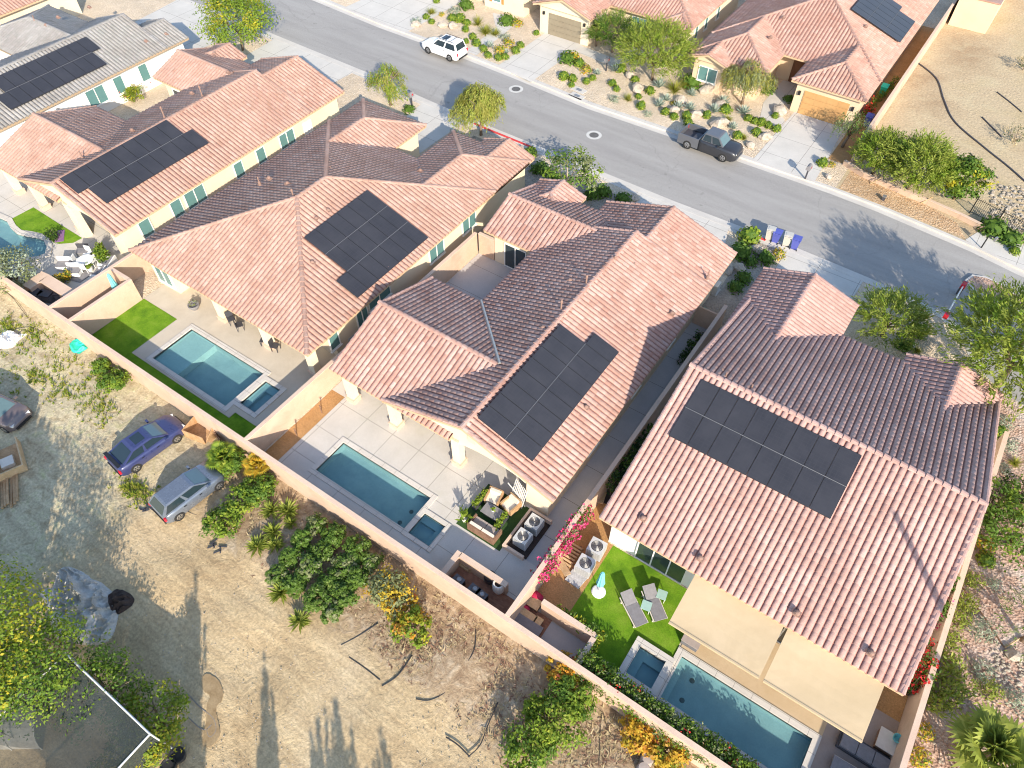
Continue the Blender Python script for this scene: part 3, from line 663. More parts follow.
# vents and pipes of the middle house
vents(h3, o3, [('stack', *P(614, 266, 4.4), 4.35), ('pipe', *P(627, 258, 4.4), 4.35), ('pipe', *P(634, 268, 4.2), 4.2), ('pipe', *P(708, 276, 3.6), 3.6), ('stack', *P(586, 285, 4.85), 4.75), ('stack', *P(561, 310, 4.85), 4.75),
               ('low', *P(570, 281, 4.5), 4.55), ('low', *P(529, 336, 4.6), 4.6), ('low', *P(543, 327, 4.9), 4.85), ('low', *P(541, 347, 4.8), 4.8), ('low', *P(595, 242, 4), 4.0), ('low', *P(672, 313, 3.5), 3.5), ('low', *P(613, 357, 3.6), 3.6), ('low', *P(586, 407, 3.6), 3.6)])
vents(h1, o1, [('stack', *P(164, 116, 4.9), 4.8), ('stack', *P(202, 95, 4.9), 4.8), ('low', *P(242, 89, 4.4), 4.3), ('low', *P(132, 130, 4.6), 4.6), ('low', *P(192, 94, 4.4), 4.5), ('low', *P(228, 72, 4.4), 4.4), ('low', *P(181, 170, 3.5), 3.55), ('low', *P(165, 178, 3.5), 3.5), ('low', *P(200, 131, 4), 3.9), ('pipe', *P(82, 157, 4.5), 4.5)])
for (px, py, w, hgt) in ((146, 228, 1.0, 1.5), (176, 206, 1.0, 1.5), (196, 198, 1.9, 1.5), (239, 170, .95, 1.4), (261, 155.5, .95, 1.4), (287, 139, 1.7, 1.4)):
    y, z = onX(px, py, X1(7.05)); opening(h1, o1, '+x', y, 1.0, w, hgt, X1(7.05), 'window', 2 if w > 1.2 else 1)
y, z = onX(307, 125, X1(7.05)); opening(h1, o1, '+x', y, .05, .95, 2.1, X1(7.05), 'door', 1, 'side_door', T['winframe'])
for y in (-2.0, 3.2, 8.0): opening(h3, o3, '+x', y, 1.0, 1.2, 1.3, X3(7.05), 'window', 1)
# left house rear porch: two slanted buttresses
for (px, py) in ((45, 193), (84, 236)):
    x, y = P(px, py); b = MB(o1)
    b.add([(x - .3, y - .1, 0), (x + .5, y - .1, 0), (x + .5, y + .5, 0), (x - .3, y + .5, 0), (x - .3, y - .3 + .4, 2.6), (x + .3, y + .1, 2.6), (x + .3, y + .5, 2.6), (x - .3, y + .5, 2.6)], [(3, 2, 1, 0), (4, 5, 6, 7), (0, 1, 5, 4), (1, 2, 6, 5), (2, 3, 7, 6), (3, 0, 4, 7)])
    b.build('buttress', T['cream'], h1)
# ---- hip-roofed house (second from left in the row)
o2 = (-18.7, 4.5, 0); h2 = house_base('hip-roofed tan house with square solar array and long patio pool behind', o2); Rf = Roof(o2)
Rf.wing(-27.2, -10.2, -7.2, 12.6, 'y'); Rf.wing(-27.2, -20.2, -7.2 + PER * 36, 16.8, 'y', 'gable', 'hip', ez=2.98, hid=('lo',), cr=(9.2, 13.3)); Rf.wing(-17.75, -10.2, -7.2 + PER * 36, 17.3, 'y', 'gable', 'hip', ez=2.98, hid=('lo',), cr=(8.9, 13.5)); Rf.wing(-15.0, -10.2, -7.2 + PER * 55, 18.0, 'y', 'gable', 'gable', ez=2.965, hid=('lo',), cr=(14.7, 18.0))
Rf.build(h2, T['tile_b'], T['fascia'], T['cream'])
w = MB(o2); wallbox(w, -26.6, -10.75, -4.6, 12.0); wallbox(w, -26.6, -20.75, 12.0, 16.2); wallbox(w, -17.2, -10.75, 12.0, 16.7); wallbox(w, -14.5, -10.76, 16.7, 17.5); wallbox(w, -26.6, -24.2, -6.6, -4.6)
w.build('wall', T['cream'], h2)
arch_beam(h2, o2, 0, 0, -6.65, -6.35, 3.0, 2.35, [(-24.2, -19.9), (-19.4, -15.4), (-14.9, -11.2)], T['cream'])
for cx in (-19.65, -15.15, -10.95): column(h2, o2, cx, -6.5, .55, .5, 2.6)
opening(h2, o2, '-y', -18.5, .05, 4.2, 2.2, -4.6, 'door', 3, 'sliding_door', T['glass_dark']); opening(h2, o2, '-y', -13.6, .05, 2.6, 2.2, -4.6, 'door', 2, 'sliding_door', T['glass_dark']); opening(h2, o2, '-y', -25.4, .4, 1.7, 1.8, -6.6, 'window', 2)
for (px, py, w_, hh) in ((333.5, 339, .9, 1.4), (378, 292, 2.2, .8), (436, 248, 1.7, 1.4), (468.5, 219, 1.7, 1.4)):
    y, z = onX(px, py, -10.75); opening(h2, o2, '+x', y, 1.0 if hh > 1 else 1.5, w_, hh, -10.75, 'window', 2 if w_ > 1.2 else 1)
y, z = onX(362, 316, -10.75); opening(h2, o2, '+x', y, .7, 1.1, 1.7, -10.75, 'window', 2)
solar('nearly square solar array on the hip-roofed house', -15.95, [(-1.0, 6), (-1.0, 6), (-2.05, 7)], 1, 1, lambda x: 3.0 + .33 * (-10.2 - x))
vents(h2, o2, [('stack', *P(294, 199, 5.4), 5.3), ('low', *P(269, 178, 5), 5.0), ('low', *P(287, 182, 5.2), 5.1), ('pipe', *P(259, 182, 5), 5.0), ('low', *P(316, 217, 5.3), 5.2), ('low', *P(328, 209, 5.3), 5.2), ('pipe', *P(331, 170, 5.2), 5.1), ('low', *P(371, 171, 4.3), 4.3), ('low', *P(396, 171, 4), 3.9), ('low', *P(420, 168, 4), 3.8), ('low', *P(312, 261, 4.6), 4.5), ('low', *P(379, 190, 4.6), 4.6), ('pipe', *P(455, 167, 3.9), 3.9), ('low', *P(388, 268, 3.4), 3.4)])
# ---- house at the right with long awnings
o4 = (18, 3, 0); h4 = house_base('pink-tiled house at right with beige awnings over its patio', o4); Rf = Roof(o4)
Rf.wing(10.05, 25.4, -6.7, 12.85, 'x', 'gable', 'gable', rk=2.6, p=.31)
Rf.wing(9.75, 16.15, 8.6, 16.05, 'y', 'gable', 'gable', hid=('lo',)); Rf.wing(19.9, 25.45, 9.3, 13.6, 'y', 'gable', 'gable', hid=('lo',))
Rf.build(h4, T['tile_d'], T['fascia'], T['cream'])
w = MB(o4); wallbox(w, 10.6, 24.9, -6.1, 12.2); wallbox(w, 10.3, 15.6, 12.2, 15.5); wallbox(w, 20.4, 24.91, 12.2, 13.1)
w.build('wall', T['white'], h4)
opening(h4, o4, '-y', 13.6, .05, 2.8, 2.25, -6.1, 'door', 3, 'sliding_door', T['glass_dark']); opening(h4, o4, '-y', 19.5, .05, 4.0, 2.25, -6.1, 'door', 3, 'sliding_door', T['glass_dark'])
for y in (-3, 1, 6): opening(h4, o4, '-x', y, 1, 1.2, 1.3, 10.6, 'window', 1)
zf4 = lambda y: 3.0 + .31 * (y + 6.7)
solar('two-row solar array on the pink-tiled roof at right', 2.05, [(10.98, 8), (10.98, 8)], -1, 1, zf4, w=1.085, ridge='x')
vents(h4, o4, [('low', *P(721, 371, 5.7), 5.75), ('pipe', *P(725, 378, 5.8), 5.8), ('low', *P(786, 399, 5.5), 5.6), ('pipe', *P(751, 389, 5.8), 5.75), ('low', *P(827, 418, 5.6), 5.6), ('low', *P(832, 420, 5.6), 5.6), ('low', *P(643, 518, 3.5), 3.5), ('low', *P(797, 613, 3.5), 3.5), ('low', *P(871, 653, 3.5), 3.5), ('low', *P(762, 485, 4), 3.95), ('low', *P(866, 483, 4.4), 4.4), ('low', *P(677, 437, 4.4), 4.4), ('low', *P(700, 558, 3.5), 3.5), ('low', *P(819, 420, 5.7), 5.65), ('low', *P(978, 388, 3.6), 3.6)])
for i, (xa, xb) in enumerate(((15.45, 19.95), (20.15, 24.6))):
    off = (xa, -9.3, 2.4); t = thing('awning', ('beige fabric awning nearest the lawn, beside the white-tiled spa' , 'beige fabric awning at the right corner, over the grey loungers')[i], 'awning', off, 0, 'awnings over the rear patio')
    a = MB(off); n = 8
    for k in range(n):
        u0, u1 = xa + (xb - xa) * k / n, xa + (xb - xa) * (k + 1) / n
        for j in range(6):
            def q(u, v):
                s = math.sin(math.pi * (u - xa) / (xb - xa)) * math.sin(math.pi * v); return (u, -9.35 + 2.75 * v, 2.5 + .40 * v - .07 * s)
            v0, v1 = j / 6, (j + 1) / 6
            a.solid([q(u0, v0), q(u1, v0), q(u1, v1), q(u0, v1)], .02)
    a.build('canopy', T['awning'], t)
    f = MB(off); f.box(xa, xb, -9.44, -9.35, 2.42, 2.54); f.build('front_bar', T['awning'], t)
    for x in (xa + .3, xb - .3):
        s = MB(off); s.tube((x, -6.2, 2.5), (x + .0, -9.38, 2.4), .035, n=6); s.build('arm', T['winframe'], t)
# ---- grey-tiled white house, far left
o0 = (-54, 4, 0); h0 = house_base('white house with pale grey tiled roof, upper left', o0); Rf = Roof(o0)
Rf.wing(-59.4, -48.8, -7.5, 13.3, 'y', 'gable', 'gable'); Rf.wing(-54.8, -48.8, -7.5 + PER * 53, 15.8, 'y', 'gable', 'gable', ez=2.98, hid=('lo',), cr=(13.3, 15.8)); Rf.wing(-66.0, -55.3, 4.2, 12.2, 'x', 'hip', 'gable', hid=('hi',)); Rf.wing(-66, -55.2, -7.0, 1.5, 'x', 'gable', 'gable', hid=('hi',))
Rf.build(h0, T['tile_g'], T['fascia_g'], T['white'])
w = MB(o0); wallbox(w, -58.9, -49.3, -6.5, 12.8); wallbox(w, -54.3, -49.31, 12.8, 15.3); wallbox(w, -65.4, -58.9, 4.8, 11.6); wallbox(w, -65.4, -58.9, -6.4, .9); w.build('wall', T['white'], h0)
for (px, py, w_) in ((97, 97, 1.9), (119.5, 85, 1.0), (144, 72.5, 1.0)):
    y, z = onX(px, py, -49.3); opening(h0, o0, '+x', y, .9, w_, 1.6, -49.3, 'window', 2 if w_ > 1.2 else 1)
solar('two-row solar array on the grey-tiled roof', -53.2, [(-.9, 9), (-1.8, 9)], 1, 1, lambda x: 3.0 + .33 * (-48.8 - x))
vents(h0, o0, [('low', *P(26, 62, 4.6), 4.5), ('low', *P(41, 52, 4.6), 4.5), ('low', *P(90, 9, 4), 4.2), ('low', *P(146, 41, 3.6), 3.6), ('low', *P(166, 34, 3.5), 3.5), ('pipe', *P(34, 19, 4.5), 4.4), ('low', *P(46, 25, 4.4), 4.4), ('low', *P(58, 17, 4.4), 4.4), ('low', *P(8, 67, 4.2), 4.2)])
# ---- next house, cut by the top left corner
oz = (-74, 8, 0); hz_ = house_base('tan-tiled house just showing in the top left corner', oz); Rf = Roof(oz)
Rf.wing(-84, -68.2, -4, 17, 'y', 'hip', 'gable'); Rf.build(hz_, T['tile_b'], T['fascia'], T['cream'])
w = MB(oz); wallbox(w, -83.4, -68.8, -3.4, 16.5); w.build('wall', T['cream'], hz_)
opening(hz_, oz, '+x', 6, 1, 1.2, 1.4, -68.8, 'window', 1)
# ---- across the street: house with the taupe garage door
oa = (-18, 48, 0); ha = house_base('cream house across the street with a taupe garage door', oa); Rf = Roof(oa)
Rf.wing(-25.5, -18.6, 40.9, 50, 'y', 'gable', 'gable', hid=('hi',), cr=(40.9, 48)); Rf.wing(-27, -9.4, 45.0, 60, 'y', 'hip', 'hip'); Rf.wing(-12.9, -9.4, 45.0 - PER * 2, 50, 'y', 'hip', 'gable', ez=2.98, hid=('hi',), cr=(46, 47))
Rf.build(ha, T['tile_r'], T['fascia'], T['cream'])
w = MB(oa); wallbox(w, -25.0, -19.1, 41.6, 53); wallbox(w, -26.4, -10, 45.8, 59); wallbox(w, -12.4, -9.95, 45.2, 49); w.build('wall', T['cream'], ha)
garage_door(ha, oa, -23.9, -20.0, 41.6, 2.2, T['garage_brown'])
for x in (-24.5, -19.6):
    l = MB(oa); l.box(x - .1, x + .1, 41.45, 41.6, 1.9, 2.2); l.build('wall_lamp', T['black'], ha)
for y in (47.5, 50, 53): opening(ha, oa, '+x', y, .9, .8, 1.4, -10 if y > 49 else -9.95, 'window', 1)
opening(ha, oa, '-y', -15.5, .9, 1.8, 1.4, 45.8, 'window', 2)
# ---- across the street: tan house with the ochre garage door
ob = (1, 52, 0); hb = house_base('tan house across the street with an ochre garage door', ob); Rf = Roof(ob)
Rf.wing(-7.5, 8.85, 45.2, 66, 'y', 'hip', 'hip'); Rf.wing(2.15, 8.85, 45.2 - PER * 12, 50, 'y', 'hip', 'gable', ez=2.98, hid=('hi',), cr=(44.5, 48.4)); Rf.wing(-7.5, -.1, 45.2 - PER * 13, 51, 'y', 'hip', 'gable', ez=2.98, hid=('hi',), cr=(44.5, 48.8)); Rf.wing(-7.5, -3.5, 45.2 - PER * 16, 46, 'y', 'gable', 'gable', ez=2.965, hid=('hi',), cr=(39.84, 43))
Rf.build(hb, T['tile_r'], T['fascia'], T['tan'])
w = MB(ob); wallbox(w, -6.9, 8.3, 46.6, 65.4); wallbox(w, 2.7, 8.31, 41.6, 46.6); wallbox(w, -6.95, -.7, 41.4, 46.6); wallbox(w, -6.9, -4.0, 40.5, 41.4); w.build('wall', T['tan'], hb)
garage_door(hb, ob, 3.5, 7.6, 41.6, 2.2, T['garage_tan'])
for x in (3.1, 7.95):
    l = MB(ob); l.box(x - .1, x + .1, 41.42, 41.6, 1.7, 2.05); l.build('wall_lamp', T['black'], hb)
opening(hb, ob, '-y', 1.2, .05, 1.1, 2.2, 46.6, 'door', 1, 'front_door', T['door_brown'], T['door_brown'])
opening(hb, ob, '-y', -5.4, .8, 1.9, 1.4, 40.5, 'window', 2)
for x in (-.35, .35):
    pass
vents(hb, ob, [('low', *P(771, 37, 4), 4.0), ('low', *P(784, 17, 4.6), 4.6), ('low', *P(866, 26, 4.5), 4.5), ('stack', *P(819, 4, 5), 4.9)])
solar('blue-black solar array on the roof across the street', 3.0, [(52.6, 6), (52.6, 6), (52.6, 5)], 1, 1, lambda x: 3.0 + .33 * (8.85 - x))
# ---- across the street: left neighbour with orange shutters
oc = (-35, 48, 0); hc = house_base('cream house at the top edge with orange window shutters', oc); Rf = Roof(oc)
Rf.wing(-45, -27.6, 43.4, 60, 'y', 'hip', 'hip'); Rf.wing(-34, -27.6, 43.4 - PER * 2, 52, 'y', 'hip', 'gable', ez=2.98, hid=('hi',), cr=(46, 47)); Rf.build(hc, T['tile_r'], T['fascia'], T['cream'])
w = MB(oc); wallbox(w, -44.4, -28.2, 44.0, 59); wallbox(w, -33.4, -28.19, 43.2, 44.0); w.build('wall', T['cream'], hc)
x, z = onY(497, 6, 43.2); ow = opening(hc, oc, '-y', x, .8, 1.1, 1.4, 43.2, 'window', 1)
for s in (-1, 1):
    m = MB(oc); m.box(x + s * .62 - .06 + s * .1, x + s * .62 + .06 + s * .25, 43.12, 43.2, .75, 2.25) if s > 0 else m.box(x - .62 - .35 + .0, x - .62 - .02, 43.12, 43.2, .75, 2.25); m.build('shutter', T['shutter'], ow)
# ---- top right: end wall of a house beyond the vacant lot
od = (18, 68, 0); 
# ================================================================== the ground, street and yards
NEAR = [(-130, 27.0), (-70, 25.3), (-47, 24.6), (-34, 24.2), (-26.5, 23.6), (-18, 23.2), (-7, 22.95), (0, 22.75), (10, 22.85), (16, 22.6), (21.2, 22.0), (23.2, 20.6), (24.2, 18.6)]
FAR = [(-130, 37.5), (-70, 35.0), (-49, 33.9), (-40, 33.2), (-29, 33.0), (-22, 32.6), (-13, 31.9), (-5, 32.05), (2, 31.95), (10, 32.0), (14, 31.8), (18, 31.35), (21.4, 30.95), (24.5, 30.3), (34, 28.5), (70, 24)]
def offs(line, d):
    out = []
    for i, p in enumerate(line):
        a = Vector(line[max(i - 1, 0)]); b = Vector(line[min(i + 1, len(line) - 1)]); t = (b - a).normalized(); out.append((p[0] - t.y * d, p[1] + t.x * d))
    return out
# pools: water outlines
POOLS = {'h2': (-20.84, -13.75, -11.68, -8.46), 'h2s': (-13.22, -11.84, -11.0, -8.82), 'h3': (-5.8, .93, -11.88, -9.52), 'h3s': (1.27, 2.74, -11.94, -10.48), 'h4': (16.68, 23.26, -11.8, -9.48), 'h4s': (14.76, 16.14, -11.78, -10.22)}
def zz(ls, ox, oy, s): return [P(ox + a / s, oy + b / s) for a, b in ls]
H1POOL = zz([(-260, 395), (-200, 230), (-60, 215), (0, 245), (45, 265), (70, 310), (110, 345), (170, 362), (235, 372), (280, 385), (300, 430), (292, 475), (240, 495), (160, 500), (0, 540), (-150, 462)], 0, 180, 6.4)
holes = [rect(*v) for v in POOLS.values()] + [H1POOL]
sheet('ground', rect(-500, 500, -500, 600), holes, -.30, T['dirt'])
# the dirt lot is a gently lumpy terrain
def lot():
    nx, ny = 210, 90; x0, x1, y0, y1 = -75, 26.7, -52, -13.38
    rg = random.Random(5); ph = [(rg.uniform(.2, 1.6), rg.uniform(.2, 1.6), rg.uniform(0, 6), rg.uniform(.01, .028)) for _ in range(14)]
    v = []; f = []
    for j in range(ny + 1):
        for i in range(nx + 1):
            x = x0 + (x1 - x0) * i / nx; y = y0 + (y1 - y0) * j / ny
            z = -.14 + sum(a * math.sin(p * x + s) * math.cos(q * y + s * 1.7) for p, q, s, a in ph)
            v.append((x, y, z))
    for j in range(ny):
        for i in range(nx): a = j * (nx + 1) + i; f.append((a, a + 1, a + nx + 2, a + nx + 1))
    m = MB(); m.add(v, f); o = m.build('dirt_lot', T['dirt'], smooth=True); o['kind'] = 'structure'
lot()
near_in = offs(NEAR, -1.55)
sheet('near_yards', [(-130, -13.4), (26.6, -13.4), (26.6, 10.0), (25.6, 17.5)] + [(x, y) for x, y in reversed(NEAR)], holes, 0.0, T['gravel'])
sheet('road', [(-130, 26.9)] + NEAR[1:] + [(25.6, 17.4), (30, 16.2), (70, 12.0)] + list(reversed(FAR)), [], -.12, T['asphalt'])
sheet('far_yards', FAR[:10] + [(10.2, 32.0), (10.2, 120), (-130, 120)], [], 0.0, T['gravel'])
sheet('vacant_lot', [(10.2, 32.0)] + FAR[10:] + [(70, 120), (10.2, 120)], [], 0.0, T['vacant'])
sheet('gravel_strip', [(26.6, -60), (70, -60), (70, 11.9), (30, 16.1), (25.6, 17.35), (26.6, 10.0)], [], -.02, T['gravel_pink'])
def ribbon(name, line, w0, w1, z, mat, z0=None):
    a = offs(line, w0); b = offs(line, w1); m = MB()
    for i in range(len(a) - 1):
        q = [a[i], a[i + 1], b[i + 1], b[i]]
        ar = sum(q[k][0] * q[(k + 1) % 4][1] - q[(k + 1) % 4][0] * q[k][1] for k in range(4))
        if ar < 0: q = q[::-1]
        if z0 is None: m.add([(x, y, z) for x, y in q], [(0, 1, 2, 3)])
        else: m.solid([(x, y, z) for x, y in q], z - z0)
    o = m.build(name, mat); o['kind'] = 'structure'; return o
def sub(line, xa, xb):
    out = []
    for i in range(len(line) - 1):
        (x0, y0), (x1, y1) = line[i], line[i + 1]
        n = max(1, int(abs(x1 - x0) / 2)); out += [(x0 + (x1 - x0) * k / n, y0 + (y1 - y0) * k / n) for k in range(n)]
    out.append(line[-1]); return [p for p in out if xa <= p[0] <= xb]
ND = sub(NEAR, -130, 25); FD = sub(FAR, -130, 70)
ribbon('kerb', ND, .0, -.28, .03, T['kerb'], -.2); ribbon('kerb', FD, .0, .28, .03, T['kerb'], -.2)
ribbon('gutter', ND, .55, .0, -.112, T['kerb']); ribbon('gutter', FD, -.0, -.55, -.112, T['kerb'])
ribbon('sidewalk', sub(NEAR, -130, 13.5), -.28, -.62, .012, T['walkway']); ribbon('sidewalk', sub(FAR, -130, 8), .28, .5, .012, T['walkway'])
for xa, xb in ((-28.0, -25.6), (-20.6, -11.8), (5.4, 9.2)):
    ribbon('red_kerb_paint', sub(NEAR, xa, xb), .004, -.26, .036, T['red_paint'], -.1)
# driveways and front walks
for i, pts in enumerate(([(-24.4, 32.9), (-19.9, 32.2), (-19.6, 41.55), (-24.3, 41.55)], [(3.0, 32.1), (8.5, 32.1), (7.9, 41.55), (3.2, 41.55)], [(-25.6, 16.3), (-21.2, 16.3), (-21.0, 23.2), (-26.2, 23.4)], [(-46.5, 15), (-36.0, 15), (-35.4, 24.0), (-47, 24.4)], [(-2.1, 16.1), (7.0, 16.1), (5.0, 22.6), (-2.6, 22.7)], [(9.9, 15.6), (15.4, 15.6), (15.6, 22.4), (9.8, 22.7)], [(-46, 34), (-36.5, 33.4), (-36, 44), (-45, 44)], [(-62, 15), (-52, 15), (-51, 24.8), (-63, 25)])):
    sheet('driveway', pts, [], .02, T['drive'])
sheet('path', [(-19.6, 39.9), (-14.3, 39.3), (-13.2, 45.2), (-14.8, 45.2), (-15.3, 40.9), (-19.6, 41.3)], [], .024, T['drive'])
sheet('path', [(3.1, 38.0), (3.1, 39.4), (1.9, 41.4), (2.0, 46.5), (.2, 46.5), (.2, 41.5), (1.0, 38.6)], [], .024, T['walkway'])
sheet('path', [(-28.8, 33.5), (-27.4, 33.5), (-27.9, 40.6), (-30.4, 42.6), (-31.6, 42.2), (-29.3, 39.6)], [], .024, T['drive'])
sheet('path', [(18.0, 13.2), (20.4, 13.2), (20.4, 14.4), (18.3, 16.2), (17.2, 15.6)], [], .02, T['drive'])
sheet('path', [(20.6, 31.4), (21.2, 33.0), (24.2, 33.6), (26.5, 31.0), (25.0, 30.35)], [], .016, T['drive'])
# side yards between the houses
sheet('side_yard', [(7.1, -9.6), (8.72, -9.6), (8.72, 12.2), (7.1, 12.2)], [], .012, T['side'])
sheet('side_yard', [(8.98, -2.0), (10.6, -2.0), (10.6, 12.2), (8.98, 12.2)], [], .014, T['side'])
sheet('planting_bed', [(8.98, -11.3), (10.95, -11.3), (10.95, -6.2), (10.6, -6.2), (10.6, -2.05), (8.98, -2.05)], [], .016, T['soil'])
sheet('planting_bed', [(8.98, -4.2), (10.58, -4.2), (10.58, .4), (8.98, .4)], [], .022, T['mulch'])
sheet('planting_bed', [(24.92, -6.5), (26.38, -6.5), (26.38, 12), (24.92, 12)], [], .012, T['soil'])
sheet('planting_bed', [(8.32, 36), (9.95, 36), (9.95, 66), (8.32, 66)], [], .012, T['soil'])
sheet('planting_bed', [(-9.2, -13.25), (-8.1, -13.25), (-8.1, -6.9), (-9.2, -6.9)], [], .018, T['soil'])
sheet('planting_bed', [(10.5, 36.6), (19.6, 33.2), (20.6, 31.6), (14, 32.15), (10.45, 32.4)], [], .006, T['chips'])
sheet('planting_bed', [(-2.0, 12.3), (9.3, 12.5), (9.3, 22.4), (7.1, 22.3), (7.3, 16.2), (-2.2, 16.3)], [], .010, T['gravel_grey'])
sheet('planting_bed', [(-19.0, 16.5), (-2.7, 16.4), (-2.8, 21.2), (-10, 21.4), (-19, 21.6)], [], .010, T['gravel_grey'])
sheet('courtyard', [(-9.25, 1.9), (-3.6, 1.9), (-3.6, 9.06), (-9.25, 9.06)], [], .02, T['side'])
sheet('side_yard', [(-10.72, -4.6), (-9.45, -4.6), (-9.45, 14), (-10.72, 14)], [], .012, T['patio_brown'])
sheet('side_yard', [(-30.0, -6), (-28.5, -6), (-28.5, 14), (-30.0, 14)], [], .012, T['patio_h2'])
# rear patios
sheet('patio', [(-22.38, -12.16), (-12.9, -12.16), (-12.9, -11.66), (-9.62, -11.66), (-9.62, -4.6), (-26.0, -4.6), (-26.0, -8.4), (-22.38, -8.4)], [rect(*POOLS['h2']), rect(*POOLS['h2s'])], .05, T['patio_h2'])
sheet('lawn', [(-26.0, -13.28), (-9.62, -13.28), (-9.62, -11.66), (-12.9, -11.66), (-12.9, -12.16), (-22.38, -12.16), (-22.38, -8.4), (-26.0, -8.4)], [], .016, T['turf'])
sheet('patio', [(-8.1, -13.28), (8.72, -13.28), (8.72, -9.6), (7.1, -9.6), (7.1, -3.9), (-9.2, -3.9), (-9.2, -6.9), (-8.1, -6.9)], [rect(*POOLS['h3']), rect(*POOLS['h3s'])], .03, T['patio_h3'])
sheet('artificial_turf', rect(3.1, 6.05, -10.0, -6.9), [], .042, T['turf_dark'])
sheet('planting_bed', rect(6.2, 7.5, -9.6, -7.1), [], .044, T['mulch'])
sheet('brick_floor', rect(4.75, 8.7, -13.27, -11.8), [], .042, T['brick'])
sheet('lawn', [(10.95, -11.3), (10.95, -6.2), (16.3, -6.2), (16.3, -9.0), (16.42, -9.86), (14.42, -9.86), (14.42, -12.12), (14.0, -12.9), (12.9, -12.9), (12.9, -11.3)], [], .02, T['turf'])
sheet('patio', [(16.42, -9.86), (16.42, -6.1), (23.6, -6.1), (23.6, -12.3), (14.42, -12.3), (14.42, -9.86)], [rect(*POOLS['h4']), rect(*POOLS['h4s'])], .03, T['patio_h4'])
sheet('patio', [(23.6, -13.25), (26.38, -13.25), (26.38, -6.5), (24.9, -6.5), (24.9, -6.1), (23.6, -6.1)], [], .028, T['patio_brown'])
sheet('brick_floor', rect(8.98, 10.45, -13.27, -11.6), [], .03, T['brick'])
sheet('concrete_slab', rect(10.45, 12.65, -13.27, -11.65), [], .034, T['side'])
sheet('patio', [(-56, -13.2), (-29.0, -13.2), (-29.0, -4.0), (-56, -4.0)], [H1POOL], .03, T['patio_h3'])
sheet('lawn', zz([(78, 250), (215, 178), (375, 280), (528, 375), (470, 405), (380, 412), (345, 405), (318, 370), (270, 345), (200, 330), (140, 322), (95, 300)], 0, 180, 6.4), [], .05, T['turf'])
# ---- swimming pools and spas
def pool(name, label, loops, depth, coping, mat, cat, cmat='coping', zc=.075, ledge=None, wz=-.05, drains=()):
    c = (sum(p[0] for p in loops) / len(loops), sum(p[1] for p in loops) / len(loops), 0); t = thing(name, label, cat, c)
    n = len(loops); a = sum(loops[i][0] * loops[(i + 1) % n][1] - loops[(i + 1) % n][0] * loops[i][1] for i in range(n))
    if a < 0: loops = loops[::-1]
    b = MB(c); v = [(x, y, .0) for x, y in loops] + [(x, y, -depth) for x, y in loops]
    b.add(v, [tuple(range(n, 2 * n))] + [(i, n + i, n + (i + 1) % n, (i + 1) % n) for i in range(n)]); b.build('basin', mat, t)
    if ledge: 
        l = MB(c)
        for q in ledge: l.box(*q)
        l.build('bench' if 'spa' in name else 'tanning_ledge', T['ledge'] if 'spa' not in name else mat, t)
    if drains:
        for dx_, dy_ in drains:
            m = MB(c); m.lathe((dx_, dy_, -depth), [(.13, 0), (.13, .015), (.09, .02)], 12); m.build('drain', T['iron'], t)
    sheet('water', loops, [], wz, T['water'], None, parent=t, off=c)
    if coping:
        out = []
        for i in range(n):
            p = Vector(loops[i]); d0 = (p - Vector(loops[i - 1])).normalized(); d1 = (Vector(loops[(i + 1) % n]) - p).normalized(); n0 = Vector((d0.y, -d0.x)); n1 = Vector((d1.y, -d1.x)); bis = (n0 + n1); bis = bis / max(.4, bis.length_squared) * 2 * .5 * 2 if False else (n0 + n1).normalized() / max(.5, (n0 + n1).normalized().dot(n0))
            out.append(tuple(p + bis * coping))
        m = MB(c)
        for i in range(n):
            j = (i + 1) % n; m.solid([(*loops[i], zc), (*out[i], zc), (*out[j], zc), (*loops[j], zc)], zc + .12)
        m.build('coping', T[cmat], t)
    return t
rc = lambda k: rect(*POOLS[k])
pool('swimming_pool', 'long rectangular pool with shallow ledge beside a strip of shaded lawn', rc('h2'), .8, .34, T['plaster'], 'pool', zc=.09, ledge=[(-20.84, -18.6, -11.68, -8.46, -.79, -.24)])
pool('spa', 'small square spa at the end of the ledge pool', rc('h2s'), .5, .3, T['spa_pl'], 'spa', zc=.12, ledge=[(-13.22, -11.84, -9.3, -8.82, -.49, -.25), (-13.22, -12.8, -11.0, -9.3, -.49, -.25)])
pool('swimming_pool', 'narrow rectangular pool in grey slab paving behind the middle house', rc('h3'), .62, .3, T['plaster'], 'pool', drains=[(.3, -10.6), (.2, -11.5)])
pool('spa', 'square spa at the corner of the narrow rectangular pool', rc('h3s'), .5, .26, T['spa_pl'], 'spa', zc=.095, ledge=[(1.27, 2.74, -10.9, -10.48, -.49, -.25), (2.35, 2.74, -11.94, -10.9, -.49, -.25)])
pool('swimming_pool', 'rectangular pool along flowering hedge, under the edge of the beige awnings', rc('h4'), .42, .34, T['plaster'], 'pool', drains=[(17.6, -10.1), (17.6, -11.2)], ledge=[(16.68, 17.0, -11.8, -9.48, -.41, -.2)])
pool('spa', 'raised square spa with pale slab rim beside the bright green lawn', rc('h4s'), .5, .34, T['spa_pl'], 'spa', zc=.22, ledge=[(14.76, 16.14, -10.7, -10.22, -.49, -.25), (14.76, 15.2, -11.78, -10.7, -.49, -.25)])
pool('swimming_pool', 'curved free-form pool at the left edge beside a green lawn', H1POOL, .42, .42, T['plaster'], 'pool', zc=.09)
